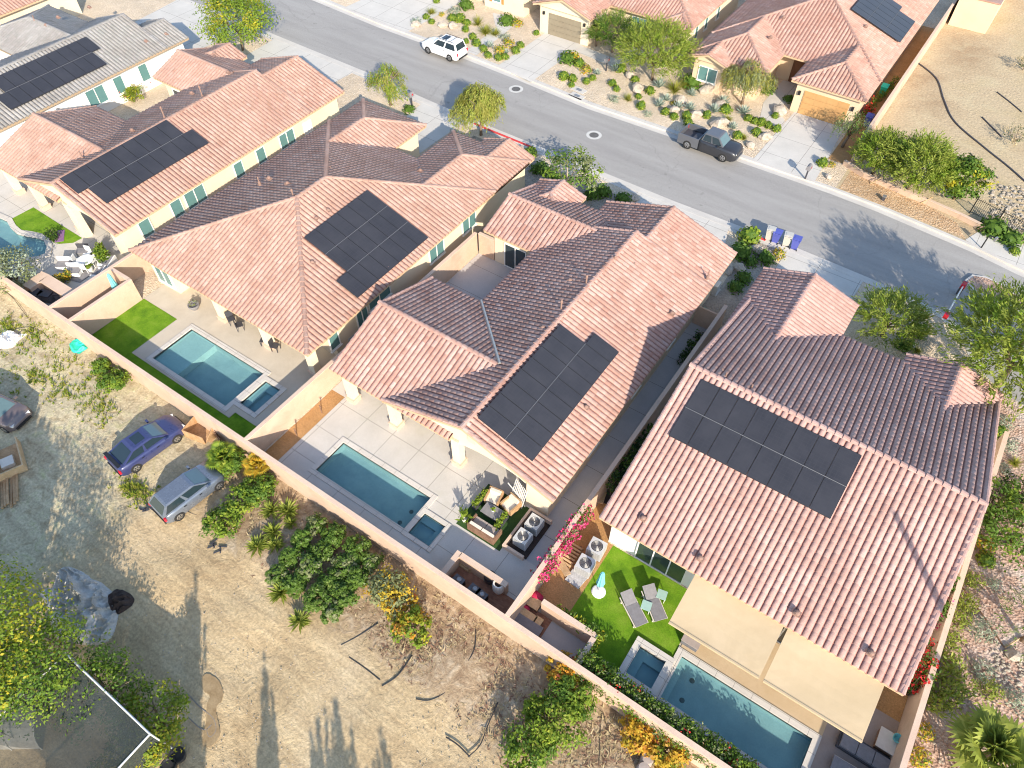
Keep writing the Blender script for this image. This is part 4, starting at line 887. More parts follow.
# ---- block walls
def block_wall(label, pts, h, th=.18, z0=-.3, mat='wall', cap=True, name='boundary_wall', cat='wall', grp='garden walls'):
    off = (pts[0][0], pts[0][1], 0); t = thing(name, label, cat, off, 0, grp); m = MB(off); c = MB(off)
    for i in range(len(pts) - 1):
        a = Vector(pts[i]); b = Vector(pts[i + 1]); d = (b - a).normalized(); nrm = Vector((-d.y, d.x)) * th / 2
        if i > 0: a = a + d * th / 2
        q = [a - nrm, b - nrm + (d * th / 2 if i < len(pts) - 2 else Vector((0, 0))), b + nrm + (d * th / 2 if i < len(pts) - 2 else Vector((0, 0))), a + nrm]
        m.solid([(p.x, p.y, h - .05) for p in q], h - .05 - z0)
        e = nrm.normalized() * .035; k = [q[0] - e, q[1] - e, q[2] + e, q[3] + e]; c.solid([(p.x, p.y, h) for p in k], .05)
    m.build('wall_face', T[mat], t)
    if cap: c.build('cap', T['cap'], t)
    return t
block_wall('long pinkish block wall along the dirt lot behind the pools', [(-64, -13.39), (26.55, -13.39)], 1.88)
block_wall('low boundary wall beside the white garden furniture, the nearer to it', [(-28.25, -13.28), (-28.25, 12)], 1.95)
block_wall('wall along the green lawn, parallel to the wall by the white furniture', [(-26.1, -13.28), (-26.1, -8.6), (-28.1, -8.6)], 1.95)
block_wall('wall between the two long pools, sunlit on its planted side', [(-9.4, -13.28), (-9.4, 9.0)], 1.95)
block_wall('narrow wall between the middle house and the pink-tiled house', [(8.85, -13.28), (8.85, 12.4)], 1.95)
block_wall('tall tan wall at the right side of the pink-tiled house', [(26.48, -13.28), (26.48, 12.0)], 1.95)
block_wall('cream wall between the ochre-garage house and the bare vacant lot', [(10.1, 36.6), (10.1, 75)], 1.95)
block_wall('courtyard wall of the middle house facing its hip-roofed neighbour', [(-9.2, 9.12), (-7.8, 9.12)], 1.95)
block_wall('low wall round the brick corner with pots behind the middle house', [(4.65, -13.28), (4.65, -11.72), (7.75, -11.72)], 1.1, .24)
block_wall('cream wall round the dark slab corner beside the right-hand lawn', [(9.75, -11.5), (12.78, -11.5), (12.78, -13.28)], 1.4, .2)
block_wall('low concrete kerb wall beside the air-conditioning units of the middle house', [(7.5, -7.05), (6.12, -7.05), (6.12, -9.68), (7.4, -9.68)], .45, .14, 0, 'cap', False)
block_wall('gate wall closing the shaded passage by the middle house', [(7.15, 11.6), (8.7, 11.6)], 1.7, .12, 0, 'wall', False)
block_wall('low stuccoed retaining wall in front of the green palo verde trees', [P(845, 160, .45), P(864, 172, .45), P(910, 192, .45), P(928, 199, .45), P(960, 213, .45), P(988, 227, .45)], .45, .2)
block_wall('block barbecue counter beside the free-form pool', [P(26, 287, 1.05), P(41, 276, 1.05), P(72, 295, 1.05)], 1.05, .75, 0)
# tan building corner beyond the vacant lot, at the top edge
t = thing('building', 'plain tan flat wall of a building at the top edge of the vacant lot', 'building', (15, 67, 0)); m = MB((15, 67, 0)); m.box(10.5, 14.3, 67.8, 82, -.1, 3.0); m.build('wall', T['tan'], t); m = MB((15, 67, 0)); m.box(10.4, 14.4, 67.7, 82.1, 3.0, 3.12); m.build('parapet', T['tile_r'], t)
# manhole rings on the street
for (px, py), lab in (((516, 89), 'white ring round a manhole, near the taupe garage driveway'), ((594, 135), 'white ring round a manhole, nearest the grey pickup truck')):
    x, y = P(px, py, -.11); t = thing('manhole', lab, 'manhole', (x, y, -.116), 0, 'manholes in the street')
    m = MB(); m.lathe((0, 0, 0), [(.42, 0), (.42, .008)], 20); m.build('cover', T['iron'], t)
    m = MB(); n = 24
    for i in range(n):
        a, b = 2 * math.pi * i / n, 2 * math.pi * (i + 1) / n
        m.solid([(.43 * math.cos(a), .43 * math.sin(a), .006), (.70 * math.cos(a), .70 * math.sin(a), .006), (.70 * math.cos(b), .70 * math.sin(b), .006), (.43 * math.cos(b), .43 * math.sin(b), .006)], .004)
    m.build('concrete_collar', T['white_paint'], t)
# entrance island and barrier
isl = [P(*q) for q in ((964, 281), (972, 275), (985, 277), (1000, 284), (1013, 294), (1030, 302), (1038, 310), (1020, 309), (996, 302), (975, 292))]
t = thing('traffic_island', 'raised island of cobbles at the right-hand end of the street', 'island', (isl[0][0], isl[0][1], -.12)); m = MB((isl[0][0], isl[0][1], -.12)); m.prism(isl, -.12, .06); m.build('kerb_ring', T['kerb'], t)
cx = sum(p[0] for p in isl) / len(isl); cy = sum(p[1] for p in isl) / len(isl); inn = [(cx + (x - cx) * .93, cy + (y - cy) * .86) for x, y in isl]
m = MB((isl[0][0], isl[0][1], -.12)); m.prism(inn, .06, .075); m.build('gravel_bed', T['gravel_pink'], t)
# ================================================================== vehicles
def loft(mb, secs, mi=0, cap=True):
    b = len(mb.v); n = len(secs[0])
    for s_ in secs: mb.v.extend(s_)
    for i in range(len(secs) - 1):
        for j in range(n - 1):
            mb.f.append([b + i * n + j, b + i * n + j + 1, b + (i + 1) * n + j + 1, b + (i + 1) * n + j]); mb.m.append(mi); mb.r.append(.5)
    if cap:
        mb.f.append([b + j for j in range(n)][::-1]); mb.f.append([b + (len(secs) - 1) * n + j for j in range(n)]); mb.m += [mi, mi]; mb.r += [.5, .5]
def sec(x, hw, zl, zt, crown=.03):
    """one half-rounded body section from left sill over the top to the right sill"""
    return [(x, hw * .93, zl), (x, hw, zl + (zt - zl) * .3), (x, hw, zl + (zt - zl) * .62), (x, hw * .955, zt - .05), (x, hw * .86, zt), (x, hw * .4, zt + crown), (x, 0, zt + crown * 1.15),
            (x, -hw * .4, zt + crown), (x, -hw * .86, zt), (x, -hw * .955, zt - .05), (x, -hw, zt - (zt - zl) * .38), (x, -hw, zl + (zt - zl) * .3), (x, -hw * .93, zl)]
def car(label, x, y, ang, kind, paint, group='parked vehicles', z=0.0):
    t = thing('parked_car' if kind != 'pickup' else 'pickup_truck', label, 'car' if kind != 'pickup' else 'pickup truck', (x, y, z), ang, group)
    S = {'suv': dict(L=4.8, W=.93, wb=2.8, wr=.37, hood=1.08, belt=1.12, roof=1.80, c0=-2.28, c1=.95, r0=-2.0, r1=.18),
         'coupe': dict(L=4.42, W=.92, wb=2.72, wr=.33, hood=.90, belt=.95, roof=1.40, c0=-1.95, c1=1.15, r0=-.95, r1=.30),
         'hatch': dict(L=4.0, W=.89, wb=2.6, wr=.32, hood=.93, belt=.98, roof=1.46, c0=-2.0, c1=1.1, r0=-1.55, r1=.25),
         'pickup': dict(L=5.4, W=.97, wb=3.35, wr=.40, hood=1.18, belt=1.22, roof=1.88, c0=-.62, c1=1.42, r0=-.42, r1=.85)}[kind]
    L, W = S['L'], S['W']; h = L / 2; zl = .24 if kind in ('suv', 'pickup') else .17; be, ho = S['belt'], S['hood']
    body = MB()
    if kind == 'pickup':
        loft(body, [sec(-.72, W, zl, be, .0), sec(-.3, W, zl, be), sec(1.0, W, zl, be), sec(1.4, W, zl, be - .02), sec(1.65, W, zl, ho), sec(2.3, W * .97, zl, ho - .04), sec(2.57, W * .9, zl + .08, ho - .18), sec(h, W * .8, zl + .16, ho - .32)])
        bed = MB(); e = .09
        bed.box(-h, -.76, -W, W, zl + .1, .72); bed.box(-h, -.76, W - e, W, .72, be); bed.box(-h, -.76, -W, -W + e, .72, be); bed.box(-h, -h + e, -W + e, W - e, .72, be); bed.box(-.86, -.76, -W + e, W - e, .72, be)
        bd = bed.build('cargo_bed', T[paint[1]], t)
        ln = MB(); ln.box(-h + e + .02, -.88, -W + e + .02, W - e - .02, .725, .74); ln.box(-1.5, -.9, -W + .15, .4, .74, 1.0); ln.build('bed_load', T['bin_dark'], bd)
    else:
        rz = {'suv': be, 'coupe': .96, 'hatch': be - .05}[kind]
        loft(body, [sec(-h, W * .80, zl + .16, rz - .3), sec(-h + .07, W * .9, zl + .1, rz - .08), sec(-h + .3, W * .97, zl, rz), sec(-1.3, W, zl, be), sec(-.2, W, zl, be), sec(.9, W, zl, be - .02), sec(1.2, W, zl, ho), sec(1.75, W * .975, zl, ho - .05), sec(h - .25, W * .9, zl + .05, ho - .17), sec(h - .06, W * .8, zl + .12, ho - .29), sec(h, W * .68, zl + .16, ho - .38)])
    body.build('body', T[paint[0]], t, True)
    # cabin: pillars and roof in body colour, glazing as separate panes
    c0, c1, r0, r1, rz = S['c0'], S['c1'], S['r0'], S['r1'], S['roof']; bw, rw = W * .86, W * .66
    if kind in ('suv', 'pickup'): rw = W * .74
    zb = be - .03
    cab = MB(); V = [(c0, bw, zb), (c1, bw * .97, zb), (c1, -bw * .97, zb), (c0, -bw, zb), (r0, rw, rz - .05), (r1, rw, rz - .05), (r1, -rw, rz - .05), (r0, -rw, rz - .05), (r0 + .12, rw * .88, rz), (r1 - .15, rw * .88, rz), (r1 - .15, -rw * .88, rz), (r0 + .12, -rw * .88, rz)]
    cab.add(V, [(0, 1, 5, 4), (1, 2, 6, 5), (2, 3, 7, 6), (3, 0, 4, 7), (4, 5, 9, 8), (5, 6, 10, 9), (6, 7, 11, 10), (7, 4, 8, 11), (8, 9, 10, 11)])
    cab.build('cabin', T[paint[2] if len(paint) > 2 else paint[0]], t)
    def lerp(a, b, k): return Vector(a) * (1 - k) + Vector(b) * k
    def pane(q, name, mat, ins, k0=.1, k1=.9, out=.012):
        a, b, c, d = [Vector(p) for p in q]; g = MB(); nrm = (b - a).cross(d - a).normalized()
        lo = [lerp(a, b, ins), lerp(a, b, 1 - ins)]; hi = [lerp(d, c, ins), lerp(d, c, 1 - ins)]
        pts = [lerp(lo[0], hi[0], k0), lerp(lo[1], hi[1], k0), lerp(lo[1], hi[1], k1), lerp(lo[0], hi[0], k1)]
        g.add([p + nrm * out for p in pts], [(0, 1, 2, 3)]); return g.build(name, mat, t)
    pane((V[1], V[2], V[6], V[5]), 'windscreen', T['windscreen'], .07, .06, .93, -.012); pane((V[3], V[0], V[4], V[7]), 'rear_window', T['carglass'], .08, .12, .92, -.012)
    for s in (0, 1):
        q = (V[0], V[1], V[5], V[4]) if s == 0 else (V[2], V[3], V[7], V[6]); q = q if s == 0 else q
        q = (q[1], q[0], q[3], q[2]) if s == 0 else (q[1], q[0], q[3], q[2])
        # two side panes either side of the door pillar
        a, b, c, d = [Vector(p) for p in q]
        for (k0, k1) in ((.05, .47), (.52, .95)):
            p4 = (lerp(a, b, k0), lerp(a, b, k1), lerp(d, c, k1), lerp(d, c, k0)); pane(p4, 'side_window', T['carglass'], .015, .1, .93)
    if kind == 'coupe':
        s = MB(); s.box(-.62, .0, -.36, .36, rz - .01, rz + .012); s.build('sunroof', T['carglass'], t)
        w = MB(); w.box(-h + .06, -h + .28, -.78, .78, 1.10, 1.14); w.box(-h + .16, -h + .3, .5, .56, .9, 1.1); w.box(-h + .16, -h + .3, -.56, -.5, .9, 1.1); w.build('spoiler', T['black'], t)
        w = MB(); w.add([(-1.9, .66, 1.0), (-1.9, -.66, 1.0), (-1.05, -.5, 1.385), (-1.05, .5, 1.385)], [(0, 1, 2, 3)]);
    if kind == 'suv':
        r = MB()
        for s in (-1, 1): r.tube((-1.85, s * .62, rz + .05), (.05, s * .62, rz + .05), .022, n=6)
        for xx in (-1.3, -.5): r.tube((xx, -.62, rz + .05), (xx, .62, rz + .05), .02, n=6)
        r.build('roof_rack', T['black'], t); s = MB(); s.box(-.75, -.05, -.42, .42, rz - .02, rz + .006); s.build('sunroof', T['carglass'], t)
    wb = S['wb'] / 2; wr = S['wr']
    for sx in (-1, 1):
        for sy in (-1, 1):
            cx = sx * wb + (.0 if kind != 'pickup' else -.05); cy = sy * (W - .09)
            w = MB(); n = 20
            def ring(r, yy): return [(cx + r * math.cos(2 * math.pi * i / n), yy, wr + r * math.sin(2 * math.pi * i / n)) for i in range(n)]
            yo, yi = cy + sy * .115, cy - sy * .11
            prof = [(wr * .6, yo), (wr * .93, yo), (wr, yo - sy * .03), (wr, yi), (wr * .6, yi)]; vs = [p for r_, yy in prof for p in ring(r_, yy)]
            fs = [(i * n + j, i * n + (j + 1) % n, (i + 1) * n + (j + 1) % n, (i + 1) * n + j) for i in range(len(prof) - 1) for j in range(n)]
            w.add(vs, fs); wo = w.build('wheel', T['tyre'], t)
            r = MB(); vs = ring(wr * .62, yo - sy * .012) + ring(wr * .5, yo + sy * .004) + ring(wr * .12, yo + sy * .012); fs = [(i * n + j, i * n + (j + 1) % n, (i + 1) * n + (j + 1) % n, (i + 1) * n + j) for i in range(2) for j in range(n) if i == 0 or j % 4 < 2] + [tuple(range(2 * n, 3 * n))]
            r.add(vs, fs); r.build('rim', T['rim'], wo); k = MB(); k.add(ring(wr * .6, yo - sy * .03), [tuple(range(n))]); k.build('brake_disc', T['black'], wo)
            a = MB(); vs = ring(wr * 1.17, sy * (W + .004)); a.add(vs[:11] + [(cx - wr * 1.17, sy * (W + .004), zl + .03), (cx + wr * 1.17, sy * (W + .004), zl + .03)], [tuple(range(13))]) if False else None
    fr = W * .62
    for s in (-1, 1):
        l = MB(); l.obox((h - .17, s * fr, ho - .30), (.22, .30, .12), s * -.35); l.build('headlight', T['lamp_clear'], t)
        l = MB(); l.obox((-h + .06, s * W * (.93 if kind == 'pickup' else .80), be - .25), (.12, .13 if kind == 'pickup' else .2, .26), s * .3 if kind != 'pickup' else 0); l.build('tail_light', T['lamp_red'], t)
        l = MB(); l.obox((c1 - .35, s * (W + .08), be + .08), (.13, .2, .14)); l.build('wing_mirror', T[paint[0]], t)
        for xx in ((.25, -.75) if kind != 'pickup' else (.75, -.2)):
            d = MB(); d.box(xx - .08, xx + .08, s * (W + .012) - .012, s * (W + .012) + .012, be - .2, be - .16); d.build('door_handle', T['black'], t)
    b = MB(); b.obox((h + .0, 0, zl + .2), (.12, W * 1.25, .16)); b.build('front_bumper', T['black' if kind != 'pickup' else 'car_silver'], t)
    b = MB(); b.obox((-h - .0, 0, zl + .18), (.12, W * 1.5, .15)); b.build('rear_bumper', T['black' if kind != 'pickup' else 'car_silver'], t)
    b = MB(); b.box(-h + .3, h - .35, -W * .85, W * .85, zl - .05, zl + .02); b.build('underbody', T['black'], t)
    return t
def ang(p, q): a = P(*p); b = P(*q); return math.atan2(b[1] - a[1], b[0] - a[0])
x, y = P(443, 51, 0); car('white estate car with roof rack parked at the far kerb', -30.3, 31.9, ang((464, 57), (428, 44)), 'suv', ('car_white',))
x, y = P(708, 150); car('charcoal pickup truck with silver roof parked by the boulder garden', x + .1, y + .0, ang((685, 147), (728, 163)), 'pickup', ('car_char', 'car_silver', 'car_silver'))
x, y = P(150, 447); car('deep blue sports car with rear spoiler on the dirt lot', x, y, ang((120, 470), (172, 433)), 'coupe', ('car_navy',), z=-.13)
x, y = P(192, 494); car('silver grey hatchback beside the palm on the dirt lot', x, y, ang((170, 520), (214, 486)), 'hatch', ('car_grey',), z=-.13)
x, y = P(2, 414); car('grey-brown car cut by the left edge, on the dirt lot', x, y, ang((0, 420), (38, 437)) , 'hatch', ('car_brown',), z=-.13)
# ================================================================== plants
def rdir(rg):
    z = rg.uniform(-1, 1); a = rg.uniform(0, 2 * math.pi); r = math.sqrt(1 - z * z); return Vector((r * math.cos(a), r * math.sin(a), z))
def limbs(mb, base_h, R_, H, n, rg, r0=.12, lean=0.0):
    """a tapered trunk that forks into limbs and branches reaching into the crown"""
    top = Vector((rg.uniform(-.2, .2), rg.uniform(-.2, .2), base_h)); mb.path([(0, 0, -.1), (top.x * .4, top.y * .4, base_h * .5), tuple(top)], [r0 * 1.25, r0, r0 * .85], 7)
    tips = []
    for i in range(n):
        a = 2 * math.pi * (i + rg.uniform(-.3, .3)) / n; rr = R_ * rg.uniform(.45, .85); e = Vector((rr * math.cos(a), rr * math.sin(a), base_h + (H - base_h) * rg.uniform(.35, .85)))
        m = top.lerp(e, .5) + Vector((0, 0, .12 * H * rg.uniform(.2, 1))); mb.path([tuple(top), tuple(m), tuple(e)], [r0 * .6, r0 * .38, r0 * .12], 5); tips.append(e)
        for k in range(2):
            f = m + Vector((rg.uniform(-1, 1), rg.uniform(-1, 1), rg.uniform(.1, .7))) * R_ * .4; mb.path([tuple(m), tuple(f)], [r0 * .3, r0 * .08], 4); tips.append(f)
    return tips
def crown_clumps(mb, R_, z0, z1, n, per, size, rg, clump=.32, mi=(0,), flat=.5, gap=.0, elong=1.7):
    cz = (z0 + z1) / 2; hz = (z1 - z0) / 2
    for i in range(n):
        d = rdir(rg); k = rg.uniform(.35, 1.0) ** .6
        if d.z < -.3 and rg.random() < .5: d.z = -d.z
        c = Vector((d.x * R_ * k, d.y * R_ * k, cz + d.z * hz * k)); rc = R_ * clump * rg.uniform(.6, 1.25); m = mi[int(rg.random() * len(mi))]
        tone = rg.random()
        for j in range(per):
            o = rdir(rg) * rc * (rg.random() ** .45); o.z *= .75; p = c + o
            nrm = (o.normalized() * .7 + d * .3 + Vector((0, 0, flat)) + rdir(rg) * .6)
            mb.leaf(p, nrm, size * rg.uniform(.7, 1.4), size * rg.uniform(.7, 1.3) / elong, m, min(1, max(0, tone * .5 + rg.random() * .5)), rdir(rg))
def crown_spray(mb, R_, z0, z1, n, per, size, rg, mi=(0,), droop=.0):
    """feathery sprays that radiate from the limbs (palo verde, mesquite)"""
    c0 = Vector((0, 0, z0 + (z1 - z0) * .25))
    for i in range(n):
        d = rdir(rg); d.z = abs(d.z) * .9 + rg.uniform(-.25, .25); d.normalize(); k = rg.uniform(.3, 1.0) ** .55; tone = rg.random()
        p0 = Vector((d.x * R_ * k, d.y * R_ * k, z0 + (z1 - z0) * (.35 + .62 * max(0, d.z) * k))); L_ = R_ * rg.uniform(.22, .42); m = mi[int(rg.random() * len(mi))]
        ax = (d + rdir(rg) * .5 + Vector((0, 0, .15 - droop))).normalized()
        for j in range(per):
            f = j / max(1, per - 1); p = p0 + ax * L_ * f + Vector((0, 0, -droop * L_ * f * f)) + rdir(rg) * size * .8
            mb.leaf(p, rdir(rg) + Vector((0, 0, .8)), size * rg.uniform(1.0, 2.0), size * rg.uniform(.22, .4), m, min(1, max(0, tone * .45 + rg.random() * .55)), ax + rdir(rg) * .35)
def crown_weep(mb, R_, z0, z1, n, per, size, rg, mi=(0,)):
    """hanging sprays grouped in several uneven lobes"""
    lobes = []
    for i in range(9):
        a = 2 * math.pi * i / 8 + rg.uniform(-.35, .35); k = 0 if i == 8 else rg.uniform(.4, .78); lobes.append((R_ * k * math.cos(a), R_ * k * math.sin(a), R_ * rg.uniform(.26, .46), z1 - (z1 - z0) * (.05 + .5 * k * rg.uniform(.5, 1.3))))
    for i in range(n):
        lx, ly, lr, lz = lobes[int(rg.random() * len(lobes))]; a = rg.uniform(0, 2 * math.pi); r = lr * math.sqrt(rg.random()); x, y = lx + r * math.cos(a), ly + r * math.sin(a); out = Vector((x, y, 0)); out = out.normalized() if out.length > .05 else Vector((1, 0, 0))
        top = lz - .35 * (r / lr) ** 2 * lr + rg.uniform(-.1, .25); ln = (z1 - z0) * rg.uniform(.12, .42) * (1.4 if rg.random() < .2 else 1); tone = rg.random(); m = mi[int(rg.random() * len(mi))]
        for j in range(per):
            f = j / per; p = Vector((x, y, max(z0 * .5, top - ln * f))) + out * (.3 * f) + rdir(rg) * size * .7
            mb.leaf(p, out * .8 + Vector((0, 0, .9)) + rdir(rg) * .9, size * rg.uniform(.9, 1.8), size * rg.uniform(.25, .45), m, min(1, max(0, tone * .4 + rg.random() * .6)), out * .4 + Vector((0, 0, -.8)) + rdir(rg) * .5)
def crown_spire(mb, R_, z0, z1, n, per, size, rg, mi=(0,)):
    """upright plumes of foliage with gaps between them"""
    for i in range(n):
        a = rg.uniform(0, 2 * math.pi); k = math.sqrt(rg.random()); x, y = R_ * k * math.cos(a), R_ * k * math.sin(a); top = z0 + (z1 - z0) * (1 - .22 * k) * rg.uniform(.76, 1.0); lo = z0 + (top - z0) * rg.uniform(0, .35); w = rg.uniform(.07, .2) * min(1, R_ + .3); tone = rg.random(); m = mi[int(rg.random() * len(mi))]; sx, sy = rg.uniform(-.25, .25) * k, rg.uniform(-.25, .25) * k
        for j in range(per):
            f = j / per; ww = w * (1 - f) ** .6 + .02; p = Vector((x + sx * f + rg.gauss(0, ww), y + sy * f + rg.gauss(0, ww), lo + (top - lo) * f)); mb.leaf(p, rdir(rg) + Vector((.5, -.5, 0)), size * rg.uniform(.9, 1.5), size * rg.uniform(.45, .8), m, min(1, tone * .4 + rg.random() * .6), Vector((0, 0, 1)) + rdir(rg) * .5)
def tree(label, px, py, R_, H, style, leaf, seed, group='trees along the street', n=60, per=40, size=.2, base=None, z=0.0, name='tree', trunk='trunk', xy=None, cat='tree', r0=.12):
    rg = random.Random(seed); x, y = xy if xy else P(px, py, z); t = thing(name, label, cat, (x, y, z), rg.uniform(0, 6), group)
    b = base if base is not None else H * .3; tr = MB(); limbs(tr, b, R_, H, 6, rg, r0); tr.build('trunk', T[trunk], t, True); c = MB()
    lv = leaf if isinstance(leaf, (list, tuple)) else [leaf]; mi = tuple(range(len(lv)))
    if style == 'clump': crown_clumps(c, R_, b * .8, H, n, per, size, rg, mi=mi)
    elif style == 'citrus': crown_clumps(c, R_ * 1.05, b * .6, H, int(n * 1.7), 26, size * .72, rg, clump=.26, mi=mi, flat=.9)
    elif style == 'spray': crown_spray(c, R_, b * .7, H, n, per, size, rg, mi=mi)
    elif style == 'spire': crown_spire(c, R_, b * .5, H, n, per, size, rg, mi=mi)
    elif style == 'weep': crown_weep(c, R_, b * .7, H, n, per, size, rg, mi=mi)
    c.build('crown', [T[k] for k in lv], t); return t
STREET = 'trees along the street'; LOT = 'bushes on the dirt lot'
# street and front-yard trees (trunk foot in the photograph's pixels)
tree('large yellow-green tree above the red roof, top left', 243, 50, 3.7, 5.2, 'clump', ('lf_lime', 'lf_yel', 'lf_lime'), 1, n=120, per=52, size=.24)
tree('small airy mesquite by the driveway between two red roofs', 391, 105, 1.75, 3.9, 'weep', ('lf_mesq', 'lf_lime'), 2, n=330, per=11, size=.18)
tree('weeping yellow-green mesquite in front of the hip-roofed house', 481, 135, 2.45, 4.7, 'weep', ('lf_mesq', 'lf_mesq', 'lf_palo'), 3, n=1000, per=14, size=.19)
tree('sparse leafy tree with open branches between the hip roof and the middle house', 567, 196, 2.5, 3.6, 'clump', ('lf_green', 'lf_lime', 'lf_olive'), 4, n=62, per=30, size=.26, trunk='trunk_pale')
tree('big bright green palo verde across the street', 652, 80, 3.4, 5.0, 'spray', ('lf_palo', 'lf_lime', 'lf_palo'), 5, n=620, per=22, size=.22)
tree('drooping olive-green tree by the teal window across the street', 742, 104, 2.5, 4.2, 'weep', ('lf_mesq', 'lf_olive'), 6, n=560, per=13, size=.18)
tree('dark green tree beside the taupe garage', 612, 52, 2.3, 3.6, 'spray', ('lf_green', 'lf_green', 'lf_palo'), 7, n=300, per=18, size=.19)
tree('bushy green sapling against the corner of the taupe garage', 596, 46, 1.1, 2.5, 'clump', ('lf_green', 'lf_lime'), 77, n=30, per=26, size=.2)
tree('thin grey-green tree at the edge of the ochre-garage driveway', 842, 147, 1.7, 3.4, 'weep', ('lf_olive', 'lf_green'), 8, n=150, per=9, size=.15)
tree('palo verde nearest the driveway, behind the low wall', 872, 174, 1.95, 3.6, 'spray', ('lf_palo', 'lf_lime'), 9, n=420, per=20, size=.21, base=.6)
tree('middle and widest palo verde behind the low wall', 908, 189, 2.4, 4.2, 'spray', ('lf_palo', 'lf_palo', 'lf_lime'), 10, n=620, per=22, size=.22, base=.7)
tree('dark tree with yellow flowers at the end of the low wall', 954, 199, 1.75, 3.5, 'clump', ('lf_green', 'lf_lime', 'lf_green', 'lf_yel'), 11, n=105, per=44, size=.24, base=.6)
tree('pale feathery palo verde beside the pink-tiled driveway gable', 882, 336, 2.25, 3.0, 'spray', ('lf_palo', 'lf_palo', 'lf_lime'), 12, n=430, per=19, size=.18)
tree('very large lime palo verde at the right end of the street', 992, 392, 4.0, 7.4, 'spray', ('lf_palo', 'lf_lime', 'lf_palo'), 13, n=820, per=24, size=.25, r0=.2)
tree('green tree cut by the right edge near the gate', 1040, 372, 2.4, 4.2, 'spray', ('lf_green', 'lf_palo'), 14, n=330, per=18, size=.2)
tree('bushy green tree on pink gravel at the right edge', 1008, 546, 2.2, 2.9, 'clump', ('lf_green', 'lf_lime', 'lf_green'), 15, 'plants on the pink gravel', n=56, per=34, size=.2, base=.4)
tree('dark green round bush beside the bushy tree on pink gravel', 1016, 505, 1.3, 2.0, 'clump', ('lf_dark', 'lf_green'), 16, 'plants on the pink gravel', n=36, per=30, size=.18, base=.3)
tree('upright green bush against the tan wall, by the right-hand house', 988, 514, 1.4, 2.4, 'clump', ('lf_lime', 'lf_green'), 17, 'plants on the pink gravel', n=34, per=30, size=.18, base=.3)
tree('bare-twigged green tree at the right edge below the house', 1022, 640, 1.7, 3.0, 'spray', ('lf_green', 'lf_olive'), 18, 'plants on the pink gravel', n=130, per=13, size=.15)
tree('round olive tree behind the block wall at the left edge', 22, 286, 2.0, 2.7, 'clump', ('lf_olive', 'lf_sage', 'lf_olive'), 19, 'trees behind the block wall', n=70, per=36, size=.17, base=.5)
# dirt-lot trees and bushes
tree('tall yellow-green tree at the lower left edge, in bloom', 12, 672, 3.9, 6.8, 'clump', ('lf_yel', 'lf_lime', 'lf_yel'), 20, LOT, n=150, per=60, size=.16, z=-.14)
tree('green leafy tree between the yellow tree and the shade net', 66, 684, 2.8, 4.6, 'clump', ('lf_lime', 'lf_green', 'lf_lime'), 21, LOT, n=110, per=56, size=.15, z=-.14)
tree('green bush along the middle of the shade net edge', 122, 704, 1.9, 3.0, 'clump', ('lf_lime', 'lf_green'), 22, LOT, n=70, per=46, size=.145, z=-.14)
tree('lime bush at the right end of the shade net edge', 166, 728, 1.7, 2.5, 'clump', ('lf_lime', 'lf_lime', 'lf_yel'), 23, LOT, n=62, per=46, size=.145, z=-.14)
tree('lime bush in front of the net corner with the round pots', 140, 762, 1.5, 2.2, 'clump', ('lf_lime', 'lf_yel'), 24, LOT, n=54, per=46, size=.145, z=-.14)
